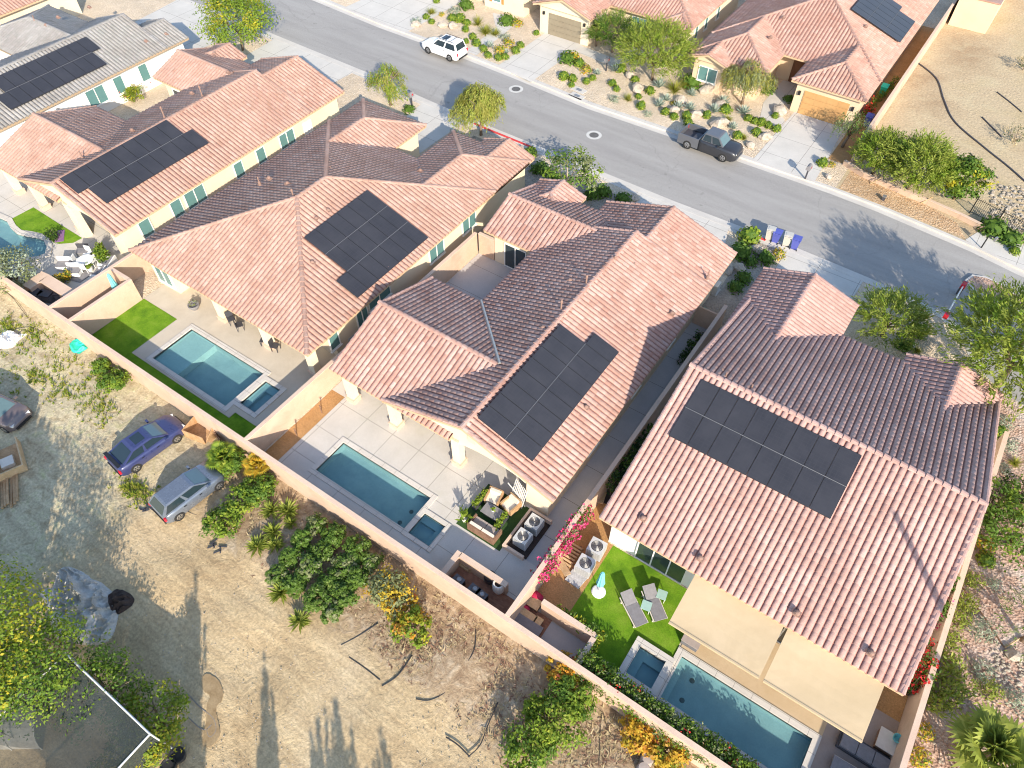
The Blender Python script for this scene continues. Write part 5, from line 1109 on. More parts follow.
for i, (px, py, r_, h_, lv, lab) in enumerate((
    (318, 530, 0.56, 1.10, ('lf_citrus', 'lf_citrus', 'lf_olive'), 'glossy bush in the leftmost nursery row, nearest the wall'),
    (306, 546, 0.56, 1.36, ('lf_citrus', 'lf_citrus', 'lf_green'), 'glossy bush in the leftmost nursery row, second from the wall'),
    (293, 563, 0.56, 1.23, ('lf_citrus', 'lf_citrus', 'lf_green'), 'glossy bush in the leftmost nursery row, third from the wall'),
    (280, 580, 0.56, 1.10, ('lf_citrus', 'lf_citrus', 'lf_olive'), 'glossy bush in the leftmost nursery row, nearest the track'),
    (336, 541, 0.65, 1.23, ('lf_citrus', 'lf_citrus', 'lf_green'), 'glossy bush in the second from left nursery row, nearest the wall'),
    (324, 556, 0.65, 1.10, ('lf_citrus', 'lf_citrus', 'lf_green'), 'glossy bush in the second from left nursery row, second from the wall'),
    (312, 573, 0.65, 1.36, ('lf_citrus', 'lf_citrus', 'lf_olive'), 'glossy bush in the second from left nursery row, third from the wall'),
    (298, 590, 0.65, 1.23, ('lf_citrus', 'lf_citrus', 'lf_green'), 'glossy bush in the second from left nursery row, nearest the track'),
    (359, 556, 0.73, 1.36, ('lf_citrus', 'lf_citrus', 'lf_green'), 'glossy bush in the third from left nursery row, nearest the wall'),
    (347, 572, 0.73, 1.23, ('lf_citrus', 'lf_citrus', 'lf_olive'), 'glossy bush in the third from left nursery row, second from the wall'),
    (335, 588, 0.73, 1.10, ('lf_citrus', 'lf_citrus', 'lf_green'), 'glossy bush in the third from left nursery row, third from the wall'),
    (322, 604, 0.73, 1.36, ('lf_citrus', 'lf_citrus', 'lf_green'), 'glossy bush in the third from left nursery row, nearest the track'),
    (374, 568, 0.56, 1.10, ('lf_citrus', 'lf_citrus', 'lf_olive'), 'glossy bush in the rightmost nursery row, nearest the wall'),
    (361, 585, 0.56, 1.36, ('lf_citrus', 'lf_citrus', 'lf_green'), 'glossy bush in the rightmost nursery row, second from the wall'),
    (348, 601, 0.56, 1.23, ('lf_citrus', 'lf_citrus', 'lf_green'), 'glossy bush in the rightmost nursery row, third from the wall'),
    (334, 616, 0.56, 1.10, ('lf_citrus', 'lf_citrus', 'lf_olive'), 'glossy bush in the rightmost nursery row, nearest the track'),
    (393, 598, 1.25, 1.7, ('lf_olive', 'lf_olive', 'lf_gold'), 'olive and golden bush by the wall'), (404, 612, .8, 1.1, ('lf_gold', 'lf_orange', 'lf_olive'), 'orange-leaved bush at the foot of the olive bush'),
    (415, 632, 1.0, 1.4, ('lf_yel', 'lf_lime', 'lf_yel', 'lf_orange'), 'bright yellow-green bush with a few pink blooms'),
    (232, 470, 1.0, 1.3, ('lf_lime', 'lf_green'), 'green bush left of the golden palm'), (246, 506, 1.05, 1.2, ('lf_lime', 'lf_green'), 'lime bush below the golden palm'), (226, 528, 1.0, 1.1, ('lf_lime', 'lf_green', 'lf_lime'), 'lime bush beside the hose, near the grey hatchback'), (262, 494, .9, 1.2, ('lf_green', 'lf_lime'), 'green bush between golden palm and wall'),
    (556, 726, 1.45, 1.9, ('lf_lime', 'lf_green', 'lf_lime'), 'large lime bush at the bottom, beside the wall corner'), (530, 752, 1.3, 1.5, ('lf_lime', 'lf_green'), 'lime bush at the bottom edge'), (570, 700, 1.1, 1.7, ('lf_green', 'lf_lime'), 'green bush above the large lime bush'), (535, 710, .6, .9, ('lf_lime',), 'small lime bush alone in the ash-grey bed'),
    (562, 676, .85, 1.5, ('lf_gold', 'lf_orange', 'lf_lime'), 'golden-orange bush at the corner of the dark slab wall'), (638, 735, .95, 1.2, ('lf_gold', 'lf_orange', 'lf_orange'), 'orange flowering bush below the hedge, near the stacked pots'), (666, 756, .95, 1.2, ('lf_gold', 'lf_lime', 'lf_orange'), 'yellow-orange bush below the hedge at the bottom edge'),
    (118, 386, .95, 1.1, ('lf_green', 'lf_lime'), 'green bush on the lot against the long wall, upper left'), (105, 372, .7, .9, ('lf_lime', 'lf_green'), 'small bush left of the green bush by the long wall'))):
    tree(lab, px, py, r_, h_, 'citrus' if 'lf_citrus' in lv else 'clump', lv, 100 + i, LOT, n=int(26 + 22 * r_), per=34, size=.17 if 'lf_citrus' not in lv else .2, base=.25, z=-.14, name='bush', cat='bush', r0=.05)
# fan palms
def fan_palm(label, px, py, R_, H, leafm, seed, n=22, xy=None, z=0.0, grp='palms'):
    rg = random.Random(seed); x, y = xy or P(px, py, z); t = thing('fan_palm', label, 'palm', (x, y, z), 0, grp); tr = MB(); tr.path([(0, 0, -.1), (.02, 0, H * .5), (0, 0, H)], [.2, .17, .15], 9); tr.build('trunk', T['trunk'], t, True)
    for i in range(n):
        a = 2.4 * i; el = R(88 - 108 * i / n); d = Vector((math.cos(a) * math.cos(el), math.sin(a) * math.cos(el), math.sin(el))); m = MB(); L_ = R_ * rg.uniform(.45, .6) * (1 if el < R(55) else .55)
        p0 = Vector((0, 0, H)); p1 = p0 + d * L_; m.path([tuple(p0), tuple(p0.lerp(p1, .5) + Vector((0, 0, .05))), tuple(p1)], [.03, .022, .015], 4, 0)
        side = d.cross(Vector((0, 0, 1))).normalized(); up = side.cross(d); blades = 17
        for b in range(blades):
            th = R(-115 + 230 * b / (blades - 1)); bd = (d * math.cos(th) + side * math.sin(th)).normalized(); ln = R_ * .52 * (1 - .18 * abs(th) / 2); w = .075 * R_ / 1.5; e = p1 + bd * ln + Vector((0, 0, -.16 * ln)); mid = p1 + bd * ln * .55 + up * .03; sd = bd.cross(up).normalized() * w
            m.add([p1, mid + sd, e, mid - sd], [(0, 1, 2, 3)], 1, rg.random())
        m.build('frond', [T[leafm], T[leafm]], t)
    return t
fan_palm('green fan palm at the bottom right on pink gravel', 975, 760, 2.0, 1.5, 'lf_palo', 31, 24)
fan_palm('golden fan palm beside the block wall on the dirt lot', 262, 474, .95, .9, 'lf_gold', 32, 20, z=-.14)
fan_palm('lime fan palm beside the broken wooden crate', 228, 466, 1.1, .9, 'lf_lime', 33, 22, z=-.14)
# ---- small desert plants, copied from a handful of kinds
def proto(name, fn):
    m = MB(); rg = random.Random(hash(name) % 1000 if False else len(name) * 7); mats = fn(m, rg); o = m.build(name, mats); COL.objects.unlink(o); return o
def k_round(m, rg):
    for j in range(150):
        d = rdir(rg); d.z = abs(d.z); p = Vector((d.x * .5, d.y * .5, d.z * .62 + .04)) * rg.uniform(.75, 1.06); m.leaf(p, d + rdir(rg) * .5, .17, .12, 0, rg.random(), rdir(rg))
    m.blob((0, 0, .28), (.38, .38, .32), .1, 8, 5, 1); return [T['lf_lime'], T['lf_green']]
def k_dark(m, rg):
    for j in range(150):
        d = rdir(rg); d.z = abs(d.z); p = Vector((d.x * .6, d.y * .6, d.z * .55 + .04)) * rg.uniform(.7, 1.1); m.leaf(p, d + rdir(rg) * .6, .2, .12, 0, rg.random(), rdir(rg))
    m.blob((0, 0, .24), (.42, .42, .26), .1, 8, 5, 0); return [T['lf_green']]
def k_agave(m, rg):
    for j in range(30):
        a = 2.4 * j; el = R(78 - 70 * j / 30); d = Vector((math.cos(a) * math.cos(el), math.sin(a) * math.cos(el), math.sin(el))); s = d.cross(Vector((0, 0, 1))).normalized() * .075; up = s.cross(d); L_ = .62
        m.add([Vector((0, 0, .08)) - s * .6, Vector((0, 0, .08)) + s * .6, d * L_ * .5 + s + Vector((0, 0, .08)), d * L_ + Vector((0, 0, .14)), d * L_ * .5 - s + Vector((0, 0, .08))], [(0, 1, 2, 3, 4)], 0, rg.random())
    return [T['agave']]
def k_sage(m, rg):
    for j in range(190):
        d = rdir(rg); d.z = abs(d.z); p = Vector((d.x * .6, d.y * .6, d.z * .55 + .03)) * rg.uniform(.5, 1.1); m.leaf(p, d + rdir(rg) * .7, .2, .06, 0, rg.random(), d + rdir(rg) * .5)
    return [T['lf_sage']]
def k_grass(m, rg):
    for j in range(150):
        a = rg.uniform(0, 6.3); el = R(rg.uniform(15, 85)); d = Vector((math.cos(a) * math.cos(el), math.sin(a) * math.cos(el), math.sin(el))); L_ = rg.uniform(.4, .75); s = d.cross(Vector((0, 0, 1))).normalized() * .022
        m.add([-s, s, d * L_ + Vector((0, 0, -.1))], [(0, 1, 2)], 0, rg.random())
    return [T['weed']]
def k_fluff(m, rg):
    for j in range(260):
        d = rdir(rg); d.z = abs(d.z); p = Vector((d.x * .55, d.y * .55, d.z * .6 + .03)) * rg.uniform(.35, 1.1); m.leaf(p, d + rdir(rg) * .8, .17, .055, 0 if rg.random() < .75 else 1, rg.random(), d + Vector((0, 0, .4)) + rdir(rg) * .4)
    return [T['lf_palo'], T['lf_lime']]
def k_gold(m, rg):
    for j in range(140):
        d = rdir(rg); d.z = abs(d.z); p = Vector((d.x * .5, d.y * .5, d.z * .5 + .03)) * rg.uniform(.6, 1.05); m.leaf(p, d + rdir(rg) * .6, .15, .1, 0 if rg.random() < .7 else 1, rg.random(), rdir(rg))
    return [T['lf_gold'], T['lf_lime']]
def k_rock(m, rg):
    for k in range(1): m.blob((0, 0, .16), (.52, .40, .34), .22, 9, 6, 0, 4)
    return [T['rock']]
def k_rosette(m, rg):
    for j in range(70):
        a = rg.uniform(0, 6.3); el = R(rg.uniform(5, 80)); d = Vector((math.cos(a) * math.cos(el), math.sin(a) * math.cos(el), math.sin(el))); L_ = rg.uniform(.4, .7); s = d.cross(Vector((0, 0, 1))).normalized() * .05
        m.add([Vector((0, 0, .1)), d * L_ * .55 + s + Vector((0, 0, .1)), d * L_ + Vector((0, 0, .05)), d * L_ * .55 - s + Vector((0, 0, .1))], [(0, 1, 2, 3)], 0, rg.random())
    return [T['lf_palo']]
KIND = {k: proto(nm, f) for k, nm, f in (('round', 'clipped_shrub', k_round), ('dark', 'dark_shrub', k_dark), ('agave', 'agave', k_agave), ('sage', 'sage_bush', k_sage), ('grass', 'grass_tuft', k_grass), ('fluff', 'feathery_bush', k_fluff), ('gold', 'golden_shrub', k_gold), ('rock', 'boulder', k_rock), ('yucca', 'yucca', k_rosette))}
CATS = {'round': 'shrub', 'dark': 'shrub', 'agave': 'agave', 'sage': 'shrub', 'grass': 'grass tuft', 'fluff': 'bush', 'gold': 'shrub', 'rock': 'boulder', 'yucca': 'yucca'}
LOOK = {'round': 'clipped round green shrub', 'dark': 'dark green low shrub', 'agave': 'grey-green agave rosette', 'sage': 'silvery sage bush', 'grass': 'yellow-green grass tuft', 'fluff': 'feathery yellow-green bush', 'gold': 'golden-leaved shrub', 'rock': 'pale boulder', 'yucca': 'spiky lime yucca'}
GRP = {'round': 'clipped shrubs in the gravel', 'dark': 'dark shrubs in the gravel', 'agave': 'agaves in the gravel', 'sage': 'sage bushes in the gravel', 'grass': 'grass tufts in the gravel', 'fluff': 'feathery bushes on the pink gravel', 'gold': 'golden shrubs in the gravel', 'rock': 'boulders in the gravel', 'yucca': 'yuccas by the dirt track'}
def small(kind, px, py, s, where, z=0.0):
    c = KIND[kind].copy(); COL.objects.link(c); x, y = P(px, py, z + .2 * s); rg = random.Random(int(px * 31 + py)); k = s * rg.uniform(.92, 1.1)
    c.location = (x, y, z); c.rotation_euler = (0, 0, rg.uniform(0, 6.3)); c.scale = (k * rg.uniform(.9, 1.12), k * rg.uniform(.9, 1.1), k * rg.uniform(.85, 1.1)); tag(c, LOOK[kind] + ' ' + where, CATS[kind], GRP[kind]); return c
Z2 = lambda a, b: (380 + a / 5.12, b / 5.12)
Z3 = lambda a, b: (560 + a / 5.12, b / 5.12)
Z4 = lambda a, b: (700 + a / 5.12, b / 5.12)
for kind, q, s, w in (
  ('round', Z2(438, 150), .9, 'between two boulders above the white estate car'), ('round', Z2(476, 190), .95, 'in a trio right of the white estate car, farthest from kerb'), ('round', Z2(494, 222), .95, 'in a trio right of the white estate car, middle'), ('round', Z2(530, 252), .95, 'in a trio right of the white estate car, nearest driveway'),
  ('round', Z2(554, 284), .85, 'closest to the kerb left of the taupe-garage driveway'), ('round', Z2(440, 213), .75, 'touching the tail of the white estate car'), ('gold', Z2(612, 254), 1.2, 'olive-toned, left of the taupe-garage driveway'), ('round', Z2(606, 296), 1.0, 'at the lower corner of the bed by the taupe-garage driveway'), ('round', Z2(640, 290), .95, 'beside the lower corner shrub by the taupe-garage driveway'), ('round', Z2(695, 262), .9, 'on the edge of the taupe-garage driveway'), ('round', Z2(720, 230), 1.0, 'highest on the edge of the taupe-garage driveway'),
  ('round', Z2(238, 88), .8, 'left of the little golden shrub, far left yard'), ('round', Z2(264, 110), .8, 'just below the little golden shrub, far left yard'), ('gold', Z2(316, 72), .75, 'alone in the far left yard'), ('grass', Z2(262, 55), 1.6, 'wide and flat in the far left yard'), ('round', Z2(372, 95), 1.1, 'first of the pair near the front path, far left yard'), ('round', Z2(412, 97), 1.2, 'second of the pair near the front path, far left yard'), ('round', Z2(445, 115), 1.0, 'beside the paired shrubs, far left yard'), ('dark', Z2(440, 25), 1.7, 'tall beside the front path at the top edge'), ('sage', Z2(380, 55), 1.2, 'along the front path at the top edge'), ('dark', Z2(650, 105), 1.5, 'under the orange shutters'), ('gold', Z2(705, 115), 1.3, 'by the tan gate panel left of the taupe garage'), ('gold', Z2(660, 222), 1.5, 'rusty and broad, left of the taupe-garage driveway'), ('sage', Z2(640, 185), 1.2, 'above the rusty shrub left of the driveway'), ('agave', Z2(560, 232), 1.1, 'among the three round shrubs by the white estate car'), ('agave', Z2(645, 265), .9, 'between clipped shrubs near the taupe driveway'), ('sage', Z2(185, 105), 1.0, 'at the left tip of the far left yard'), ('rock', Z2(325, 125), 1.1, 'white, above the white estate car'), ('rock', Z2(185, 125), .9, 'at the left tip of the far left yard'), ('rock', Z2(375, 130), 1.0, 'beside the paired shrubs, above the estate car'), ('round', Z2(290, 6), .8, 'at the top edge beside the far path'), ('grass', Z2(540, 150), 2.0, 'large and feathery, in the middle of the left yard'), ('grass', Z2(500, 110), 1.7, 'brownish, behind the feathery tuft in the left yard'), ('grass', Z2(590, 165), 1.5, 'right of the feathery tuft in the left yard'), ('round', Z2(800, 168), .8, 'left of the taupe garage door'),
  # right of the taupe driveway
  ('dark', Z3(40, 300), 1.5, 'largest beside the taupe driveway, right side'), ('gold', Z3(60, 290), 1.5, 'rusty, right side of the taupe driveway'), ('round', Z3(100, 325), 1.2, 'behind the rusty shrub right of the driveway'), ('gold', Z3(135, 355), 1.3, 'olive, under the walk by the taupe garage'), ('round', Z3(20, 392), 1.1, 'at the driveway edge, right side, upper of two'), ('round', Z3(65, 403), 1.1, 'at the driveway edge, right side, lower of two'), ('round', Z3(58, 434), .7, 'smallest at the utility box pad'), ('round', Z3(135, 416), .75, 'left of a pair in bare gravel near the utility pad'), ('round', Z3(168, 400), .7, 'right of a pair in bare gravel near the utility pad'), ('agave', Z3(190, 375), .8, 'below the curved walk of the taupe-garage house'),
  ('round', Z3(268, 426), .9, 'upper of a pair in open gravel under the palo verde'), ('round', Z3(290, 457), .8, 'lower of a pair in open gravel under the palo verde'), ('grass', Z3(350, 500), 1.3, 'in open gravel above the kerb'), ('sage', Z3(278, 505), .9, 'beside the grass tuft above the kerb'), ('round', Z3(402, 494), .8, 'right of the grass tuft above the kerb'), ('round', Z3(414, 542), 1.0, 'nearest the kerb left of the pickup'), ('sage', Z3(450, 580), .8, 'close to the kerb left of the pickup'), ('round', Z3(462, 466), 1.1, 'left of the blue agave'), ('agave', Z3(510, 435), 1.4, 'large and bluish under the palo verde'), ('rock', Z3(400, 450), 1.3, 'with dark cleft, left of the blue agave'), ('round', Z3(385, 408), .9, 'behind the cleft boulder'), ('rock', Z3(355, 385), 1.1, 'half under the palo verde'), ('agave', Z3(285, 355), 1.2, 'left foot of the palo verde'), ('round', Z3(312, 350), 1.2, 'against the left foot of the palo verde'),
  ('round', Z3(540, 572), 1.0, 'first of four in a row behind the pickup'), ('round', Z3(585, 594), 1.0, 'second of four in a row behind the pickup'), ('round', Z3(648, 594), .95, 'third of four in a row behind the pickup'), ('round', Z3(658, 632), .95, 'touching the pickup bed'), ('round', Z3(750, 588), 1.0, 'right of the row behind the pickup'), ('agave', Z3(510, 535), 1.1, 'left of the row behind the pickup'), ('agave', Z3(545, 508), 1.0, 'in the boulder garden, lower left'), ('rock', Z3(622, 510), 1.3, 'white, in the middle of the boulder garden'), ('agave', Z3(665, 550), 1.1, 'middle of the boulder garden'), ('rock', Z3(695, 580), 1.3, 'beside the middle agave of the boulder garden'), ('agave', Z3(605, 545), 1.0, 'behind the row of four shrubs'), ('rock', Z3(580, 560), 1.1, 'low, behind the row of four shrubs'), ('agave', Z3(675, 480), 1.1, 'at the back of the boulder garden'), ('gold', Z3(580, 525), .8, 'among agaves in the boulder garden'), ('grass', Z3(590, 445), 2.2, 'broad and pale below the palo verde'), ('grass', Z3(640, 430), 1.8, 'pale, right of the broad tuft'), ('dark', Z3(680, 415), 1.9, 'tall against the corner with the teal window'), ('agave', Z3(790, 565), 1.1, 'right side of the boulder garden'), ('rock', Z3(820, 530), 1.4, 'large, at the right of the boulder garden'), ('rock', Z3(820, 625), 1.5, 'whitest, near the pickup cab'), ('agave', Z3(885, 650), 1.0, 'above the pickup bonnet'), ('round', Z3(848, 560), 1.2, 'tallest, right of the boulder garden'), ('grass', Z3(860, 605), 1.2, 'beside the whitest boulder'),
  ('round', Z4(192, 695), 1.0, 'left of the three by the pickup bonnet'), ('round', Z4(290, 677), 1.05, 'largest by the curved ochre-garage path'), ('grass', Z4(225, 700), 1.0, 'golden, by the pickup bonnet'), ('round', Z4(250, 605), .95, 'first of five along the ochre-garage path'), ('round', Z4(282, 620), .9, 'second of five along the ochre-garage path'), ('round', Z4(314, 627), .9, 'third of five along the ochre-garage path'), ('round', Z4(350, 640), .95, 'fourth of five along the ochre-garage path'), ('round', Z4(392, 659), .95, 'last of five along the ochre-garage path'), ('rock', Z4(335, 695), 1.1, 'beside the end of the ochre-garage path'), ('agave', Z4(225, 570), 1.2, 'under the drooping tree'), ('rock', Z4(40, 450), 1.6, 'under the teal window across the street'), ('dark', Z4(345, 450), 1.7, 'by the ochre-garage entry wall'), ('agave', Z4(120, 520), 1.2, 'left foot of the drooping tree'), ('dark', Z4(455, 505), 1.0, 'left of the ochre garage door'), ('round', Z4(385, 592), .8, 'at the white entry boulder'), ('rock', Z4(405, 560), 1.5, 'white, at the ochre-garage entry'), ('rock', Z4(255, 740), .9, 'by the kerb in front of the pickup'),
  ('round', (822, 163), 1.0, 'at the foot of the ochre driveway'), ('gold', (832, 164), .8, 'at the foot of the ochre driveway, by the low wall'), ('rock', (829, 176), .8, 'at the kerb below the ochre driveway'),
  # near side
  ('round', (749, 236), 1.95, 'big and ball-shaped beside the wheelie bins'), ('gold', (780, 253), 1.3, 'orange-tinged behind the wheelie bins'), ('dark', (741, 252), 1.5, 'in the shade behind the big ball shrub'), ('dark', (751, 262), 1.0, 'small, shaded, behind the bins'), ('dark', (766, 258), 1.3, 'shaded, nearest the tiled gable by the bins'), ('dark', (744, 278), 1.1, 'along the shaded passage front, upper'), ('dark', (736, 286), 1.2, 'along the shaded passage front, lower'), ('rock', (739, 268), .9, 'in shade near the passage by the bins'), ('rock', (757, 250), 1.0, 'in sun behind the bins'), ('rock', (729, 270), .8, 'beside the middle house corner'), ('dark', (603, 192), 1.3, 'shaded in the middle house front yard, left'), ('dark', (592, 194), 1.2, 'shaded under the sparse tree'), ('dark', (623, 198), 1.2, 'shaded in the middle house front yard, right'), ('rock', (634, 198), .9, 'in the shaded front yard of the middle house'), ('dark', (409, 109), 1.0, 'beside the pale post by the red kerb'), ('round', (530, 153), 1.2, 'by the red kerb near the sparse tree'), ('rock', (520, 149), .9, 'near the red kerb and the sparse tree'),('dark', (540, 168), 1.4, 'dark at the left foot of the sparse tree'),
  ('dark', (917, 330), 1.3, 'beside the palo verde by the pink-tiled house'), ('dark', (905, 345), 1.0, 'small, by the porch of the pink-tiled house'), ('grass', (918, 350), .9, 'by the porch of the pink-tiled house'), ('dark', (994, 228), 1.7, 'by the keypad pad at the gate'), ('dark', (1012, 238), 1.6, 'dark, right of the gate pad'), ('round', (1015, 251), .9, 'alone on the pale pad at the right edge'), ('grass', (993, 224), 1.6, 'golden, beside the gate pad'),
  # pink gravel strip
  ('gold', (985, 544), 1.3, 'against the tan wall, upper of two'), ('round', (986, 560), 1.0, 'against the tan wall, lower of two'), ('fluff', (972, 580), 1.2, 'first in the line along the tan wall'), ('sage', (994, 584), .7, 'right of the first feathery bush on pink gravel'), ('fluff', (967, 602), 1.3, 'second in the line along the tan wall'), ('fluff', (960, 617), 1.3, 'third in the line along the tan wall'), ('sage', (984, 630), 1.1, 'whitest on the pink gravel'), ('fluff', (951, 638), 1.2, 'by the red blooms over the tan wall'), ('fluff', (948, 662), 1.75, 'fifth in the line along the tan wall'), ('fluff', (954, 687), 1.8, 'sixth in the line along the tan wall'), ('fluff', (940, 700), 1.7, 'last in the line along the tan wall'), ('sage', (983, 670), 1.0, 'in the middle of the pink gravel'), ('fluff', (991, 690), 1.1, 'next to the middle sage bush'), ('sage', (1018, 700), 1.1, 'at the right edge above the fan palm'), ('fluff', (978, 722), 1.0, 'just above the fan palm'), ('gold', (927, 732), 1.0, 'by the wall foot, left of the fan palm'), ('gold', (921, 757), 1.1, 'by the wall foot at the bottom edge'), ('sage', (1006, 422), .9, 'silver, below the large lime palo verde'), ('sage', (1010, 445), .9, 'silver, right of the tan wall top'), ('sage', (1004, 468), .8, 'silver, below the other two by the wall'), ('round', (1000, 432), 1.0, 'by the corner of the tan wall'), ('grass', (1016, 462), 1.0, 'at the right edge by the silver bushes'), ('rock', (1015, 655), .8, 'at the right edge on the pink gravel'),
  # dirt lot
  ('yucca', (271, 510), 1.15, 'left of a pair under the block wall'), ('yucca', (287, 511), 1.25, 'right of a pair under the block wall'), ('yucca', (291, 523), .95, 'below the pair under the block wall'), ('yucca', (273, 532), 1.15, 'in the middle of the yucca group'), ('yucca', (257, 546), 1.25, 'lowest on the left of the yucca group'), ('yucca', (275, 545), 1.0, 'lowest on the right of the yucca group'), ('yucca', (299, 621), 1.2, 'at the front of the nursery row'), ('yucca', (281, 592), 1.2, 'pale, at the left of the nursery row')):
    zz_ = -.14 if kind == 'yucca' else 0.0
    small(kind, q[0], q[1], s, w, zz_)
# ---- flowering climbers and the hedge
def climber(name, label, cat, pts, w, h, leafs, flowers, n, seed, z=0.0, grp=None, fl=.35, fz=0.0, size=.16):
    rg = random.Random(seed); off = (*pts[0], z); t = thing(name, label, cat, off, 0, grp); st = MB(); c = MB(); f = MB(); tot = []
    for i in range(len(pts) - 1):
        a, b = Vector(pts[i]), Vector(pts[i + 1]); tot.append(((b - a).length, a, b))
    S = sum(k[0] for k in tot)
    for i in range(max(3, int(S * 1.6))):
        u = rg.uniform(0, S)
        for l, a, b in tot:
            if u <= l: break
            u -= l
        p = a.lerp(b, u / l); st = MB(); st.path([(p.x - off[0], p.y - off[1], 0), (p.x - off[0] + rg.uniform(-.2, .2), p.y - off[1] + rg.uniform(-.2, .2), h * .5), (p.x - off[0] + rg.uniform(-.3, .3), p.y - off[1] + rg.uniform(-.3, .3), h * .9)], [.03, .022, .01], 4); st.build('stem', T['trunk'], t)
    for i in range(n):
        u = rg.uniform(0, S)
        for l, a, b in tot:
            if u <= l: break
            u -= l
        p = a.lerp(b, min(1, u / l)); d = rdir(rg); k = rg.uniform(.35, 1); cc = Vector((p.x - off[0] + d.x * w * k, p.y - off[1] + d.y * w * k, fz + (h - fz) * (.55 + .45 * d.z * k))); tone = rg.random(); mi = int(rg.random() * len(leafs)); isf = rg.random() < fl
        for j in range(14):
            q = cc + rdir(rg) * .2
            if isf and rg.random() < .75: f.leaf(q + d * .07, rdir(rg) + Vector((0, 0, .6)), size * .8, size * .7, 0, rg.random(), rdir(rg))
            else: c.leaf(q, rdir(rg) + Vector((0, 0, .7)), size * rg.uniform(.8, 1.3), size * .6, mi, min(1, tone * .5 + rg.random() * .5), rdir(rg))
    c.build('foliage', [T[k] for k in leafs], t)
    if f.v: f.build('flowers', T[flowers], t)['kind'] = 'stuff'
    return t
climber('bougainvillea', 'pink bougainvillea spilling along the narrow wall by the brick yard', 'bougainvillea', [(8.95, -6.0), (8.95, -10.6)], .38, 2.0, ('lf_olive', 'lf_green'), 'fl_pink', 230, 41, fl=.7, fz=.9)
climber('hedge', 'long green hedge with scattered red blooms along the right-hand pool', 'hedge', [(13.0, -12.95), (23.6, -12.95)], .72, 1.85, ('lf_green', 'lf_olive', 'lf_green', 'lf_lime'), 'fl_red', 1500, 42, fl=.04, fz=.3, size=.13)
climber('bougainvillea', 'red bougainvillea hanging over the tan wall, upper of two', 'bougainvillea', [(26.2, -1.6), (26.2, 1.0)], .3, 2.1, ('lf_green',), 'fl_pink', 40, 43, fl=.5, fz=1.0)
climber('bougainvillea', 'red bougainvillea hanging over the tan wall, lower of two', 'bougainvillea', [(26.25, -5.0), (26.25, -3.0)], .42, 2.2, ('lf_green', 'lf_green'), 'fl_red', 60, 44, fl=.5, fz=.8)
climber('shrub', 'dark green shrub inside the tan wall below the red bougainvillea', 'shrub', [P(914, 690, .8), P(919, 682, .8)], .35, 1.6, ('lf_green', 'lf_citrus'), 'fl_red', 50, 45, fl=0)
climber('bougainvillea', 'red flowering bush between the ochre garage and its side wall', 'bougainvillea', [P(868, 112, .8), P(872, 104, .8)], .35, 1.5, ('lf_green',), 'fl_red', 50, 46, fl=.7)
climber('bougainvillea', 'red-flowered bush in the narrow bed under the white house wall', 'bougainvillea', [P(116, 100, .4), P(150, 82, .4)], .5, 1.3, ('lf_lime', 'lf_olive'), 'fl_red', 90, 47, fl=.4)
climber('shrub', 'yellow-green shrub in the narrow bed under the white house wall', 'shrub', [P(130, 98, .5), P(140, 95, .5)], .7, 1.5, ('lf_lime', 'lf_yel'), 'fl_red', 70, 48, fl=0)
climber('vine', 'dark vine on the narrow wall in the shaded passage', 'vine', [(9.25, -3.8), (9.25, 1.3)], .4, 1.8, ('lf_dark', 'lf_green', 'lf_dark'), 'fl_red', 120, 49, fl=0, fz=.3)
climber('vine', 'green vine with yellow leaves around the dark slab corner wall', 'vine', [(10.7, -11.25), (12.95, -11.3), (13.0, -13.1)], .22, 1.5, ('lf_lime', 'lf_yel', 'lf_green'), 'fl_red', 110, 50, fl=0, fz=.5)
climber('shrub', 'shaded green shrubs in the passage between middle house and wall', 'shrub', [(8.2, 10.4), (8.2, 7.5)], .3, .8, ('lf_dark', 'lf_green'), 'fl_red', 36, 51, fl=0)
climber('shrub', 'low green border under the porch of the white garden furniture', 'shrub', [P(100, 250, .4), P(107, 262, .4)], .5, 1.1, ('lf_lime', 'lf_green'), 'fl_red', 60, 52, fl=0)
climber('shrub', 'yellow-flowered shrub on the barbecue counter corner', 'shrub', [P(56, 280, .6), P(66, 274, .6)], .35, 1.0, ('lf_yel', 'lf_gold', 'lf_green'), 'fl_red', 40, 53, fl=0)
climber('shrub', 'strip of shrubs along the wall of the house across the street', 'shrub', [(8.9, 47), (9.4, 52)], .3, 1.0, ('lf_lime', 'lf_green'), 'fl_red', 40, 54, fl=0)
climber('shrub', 'dark shrub on the little lawn beside the purple mat', 'shrub', [P(51, 234, .3), P(53, 238, .3)], .4, .8, ('lf_dark', 'lf_green'), 'fl_red', 30, 55, fl=0)
# ---- weeds, dry grass and litter nobody could count
def scatter(name, area, n, mats, seed, size, kind='weed'):
    rg = random.Random(seed); m = MB()
    for i in range(n):
        px, py = area(rg); x, y = P(px, py, -.14)
        if y > -13.65 or x > 26: continue
        if kind == 'straw' and (y < -17.6 + rg.gauss(0, .5) or x < -8): continue
        z = -.13; k = int(rg.random() * len(mats)); nn = 7 if kind == 'weed' else 4; s = size * rg.uniform(.5, 1.5)
        for j in range(nn):
            a = rg.uniform(0, 6.3); el = R(rg.uniform(20, 80)) if kind == 'weed' else R(rg.uniform(0, 30)); d = Vector((math.cos(a) * math.cos(el), math.sin(a) * math.cos(el), math.sin(el))); q = Vector((x + rg.uniform(-.12, .12) * s * 3, y + rg.uniform(-.12, .12) * s * 3, z)); w = d.cross(Vector((0, 0, 1))).normalized() * s * .16
            m.add([q - w, q + w, q + d * s], [(0, 1, 2)], k, rg.random())
    o = m.build(name, mats); o['kind'] = 'stuff'
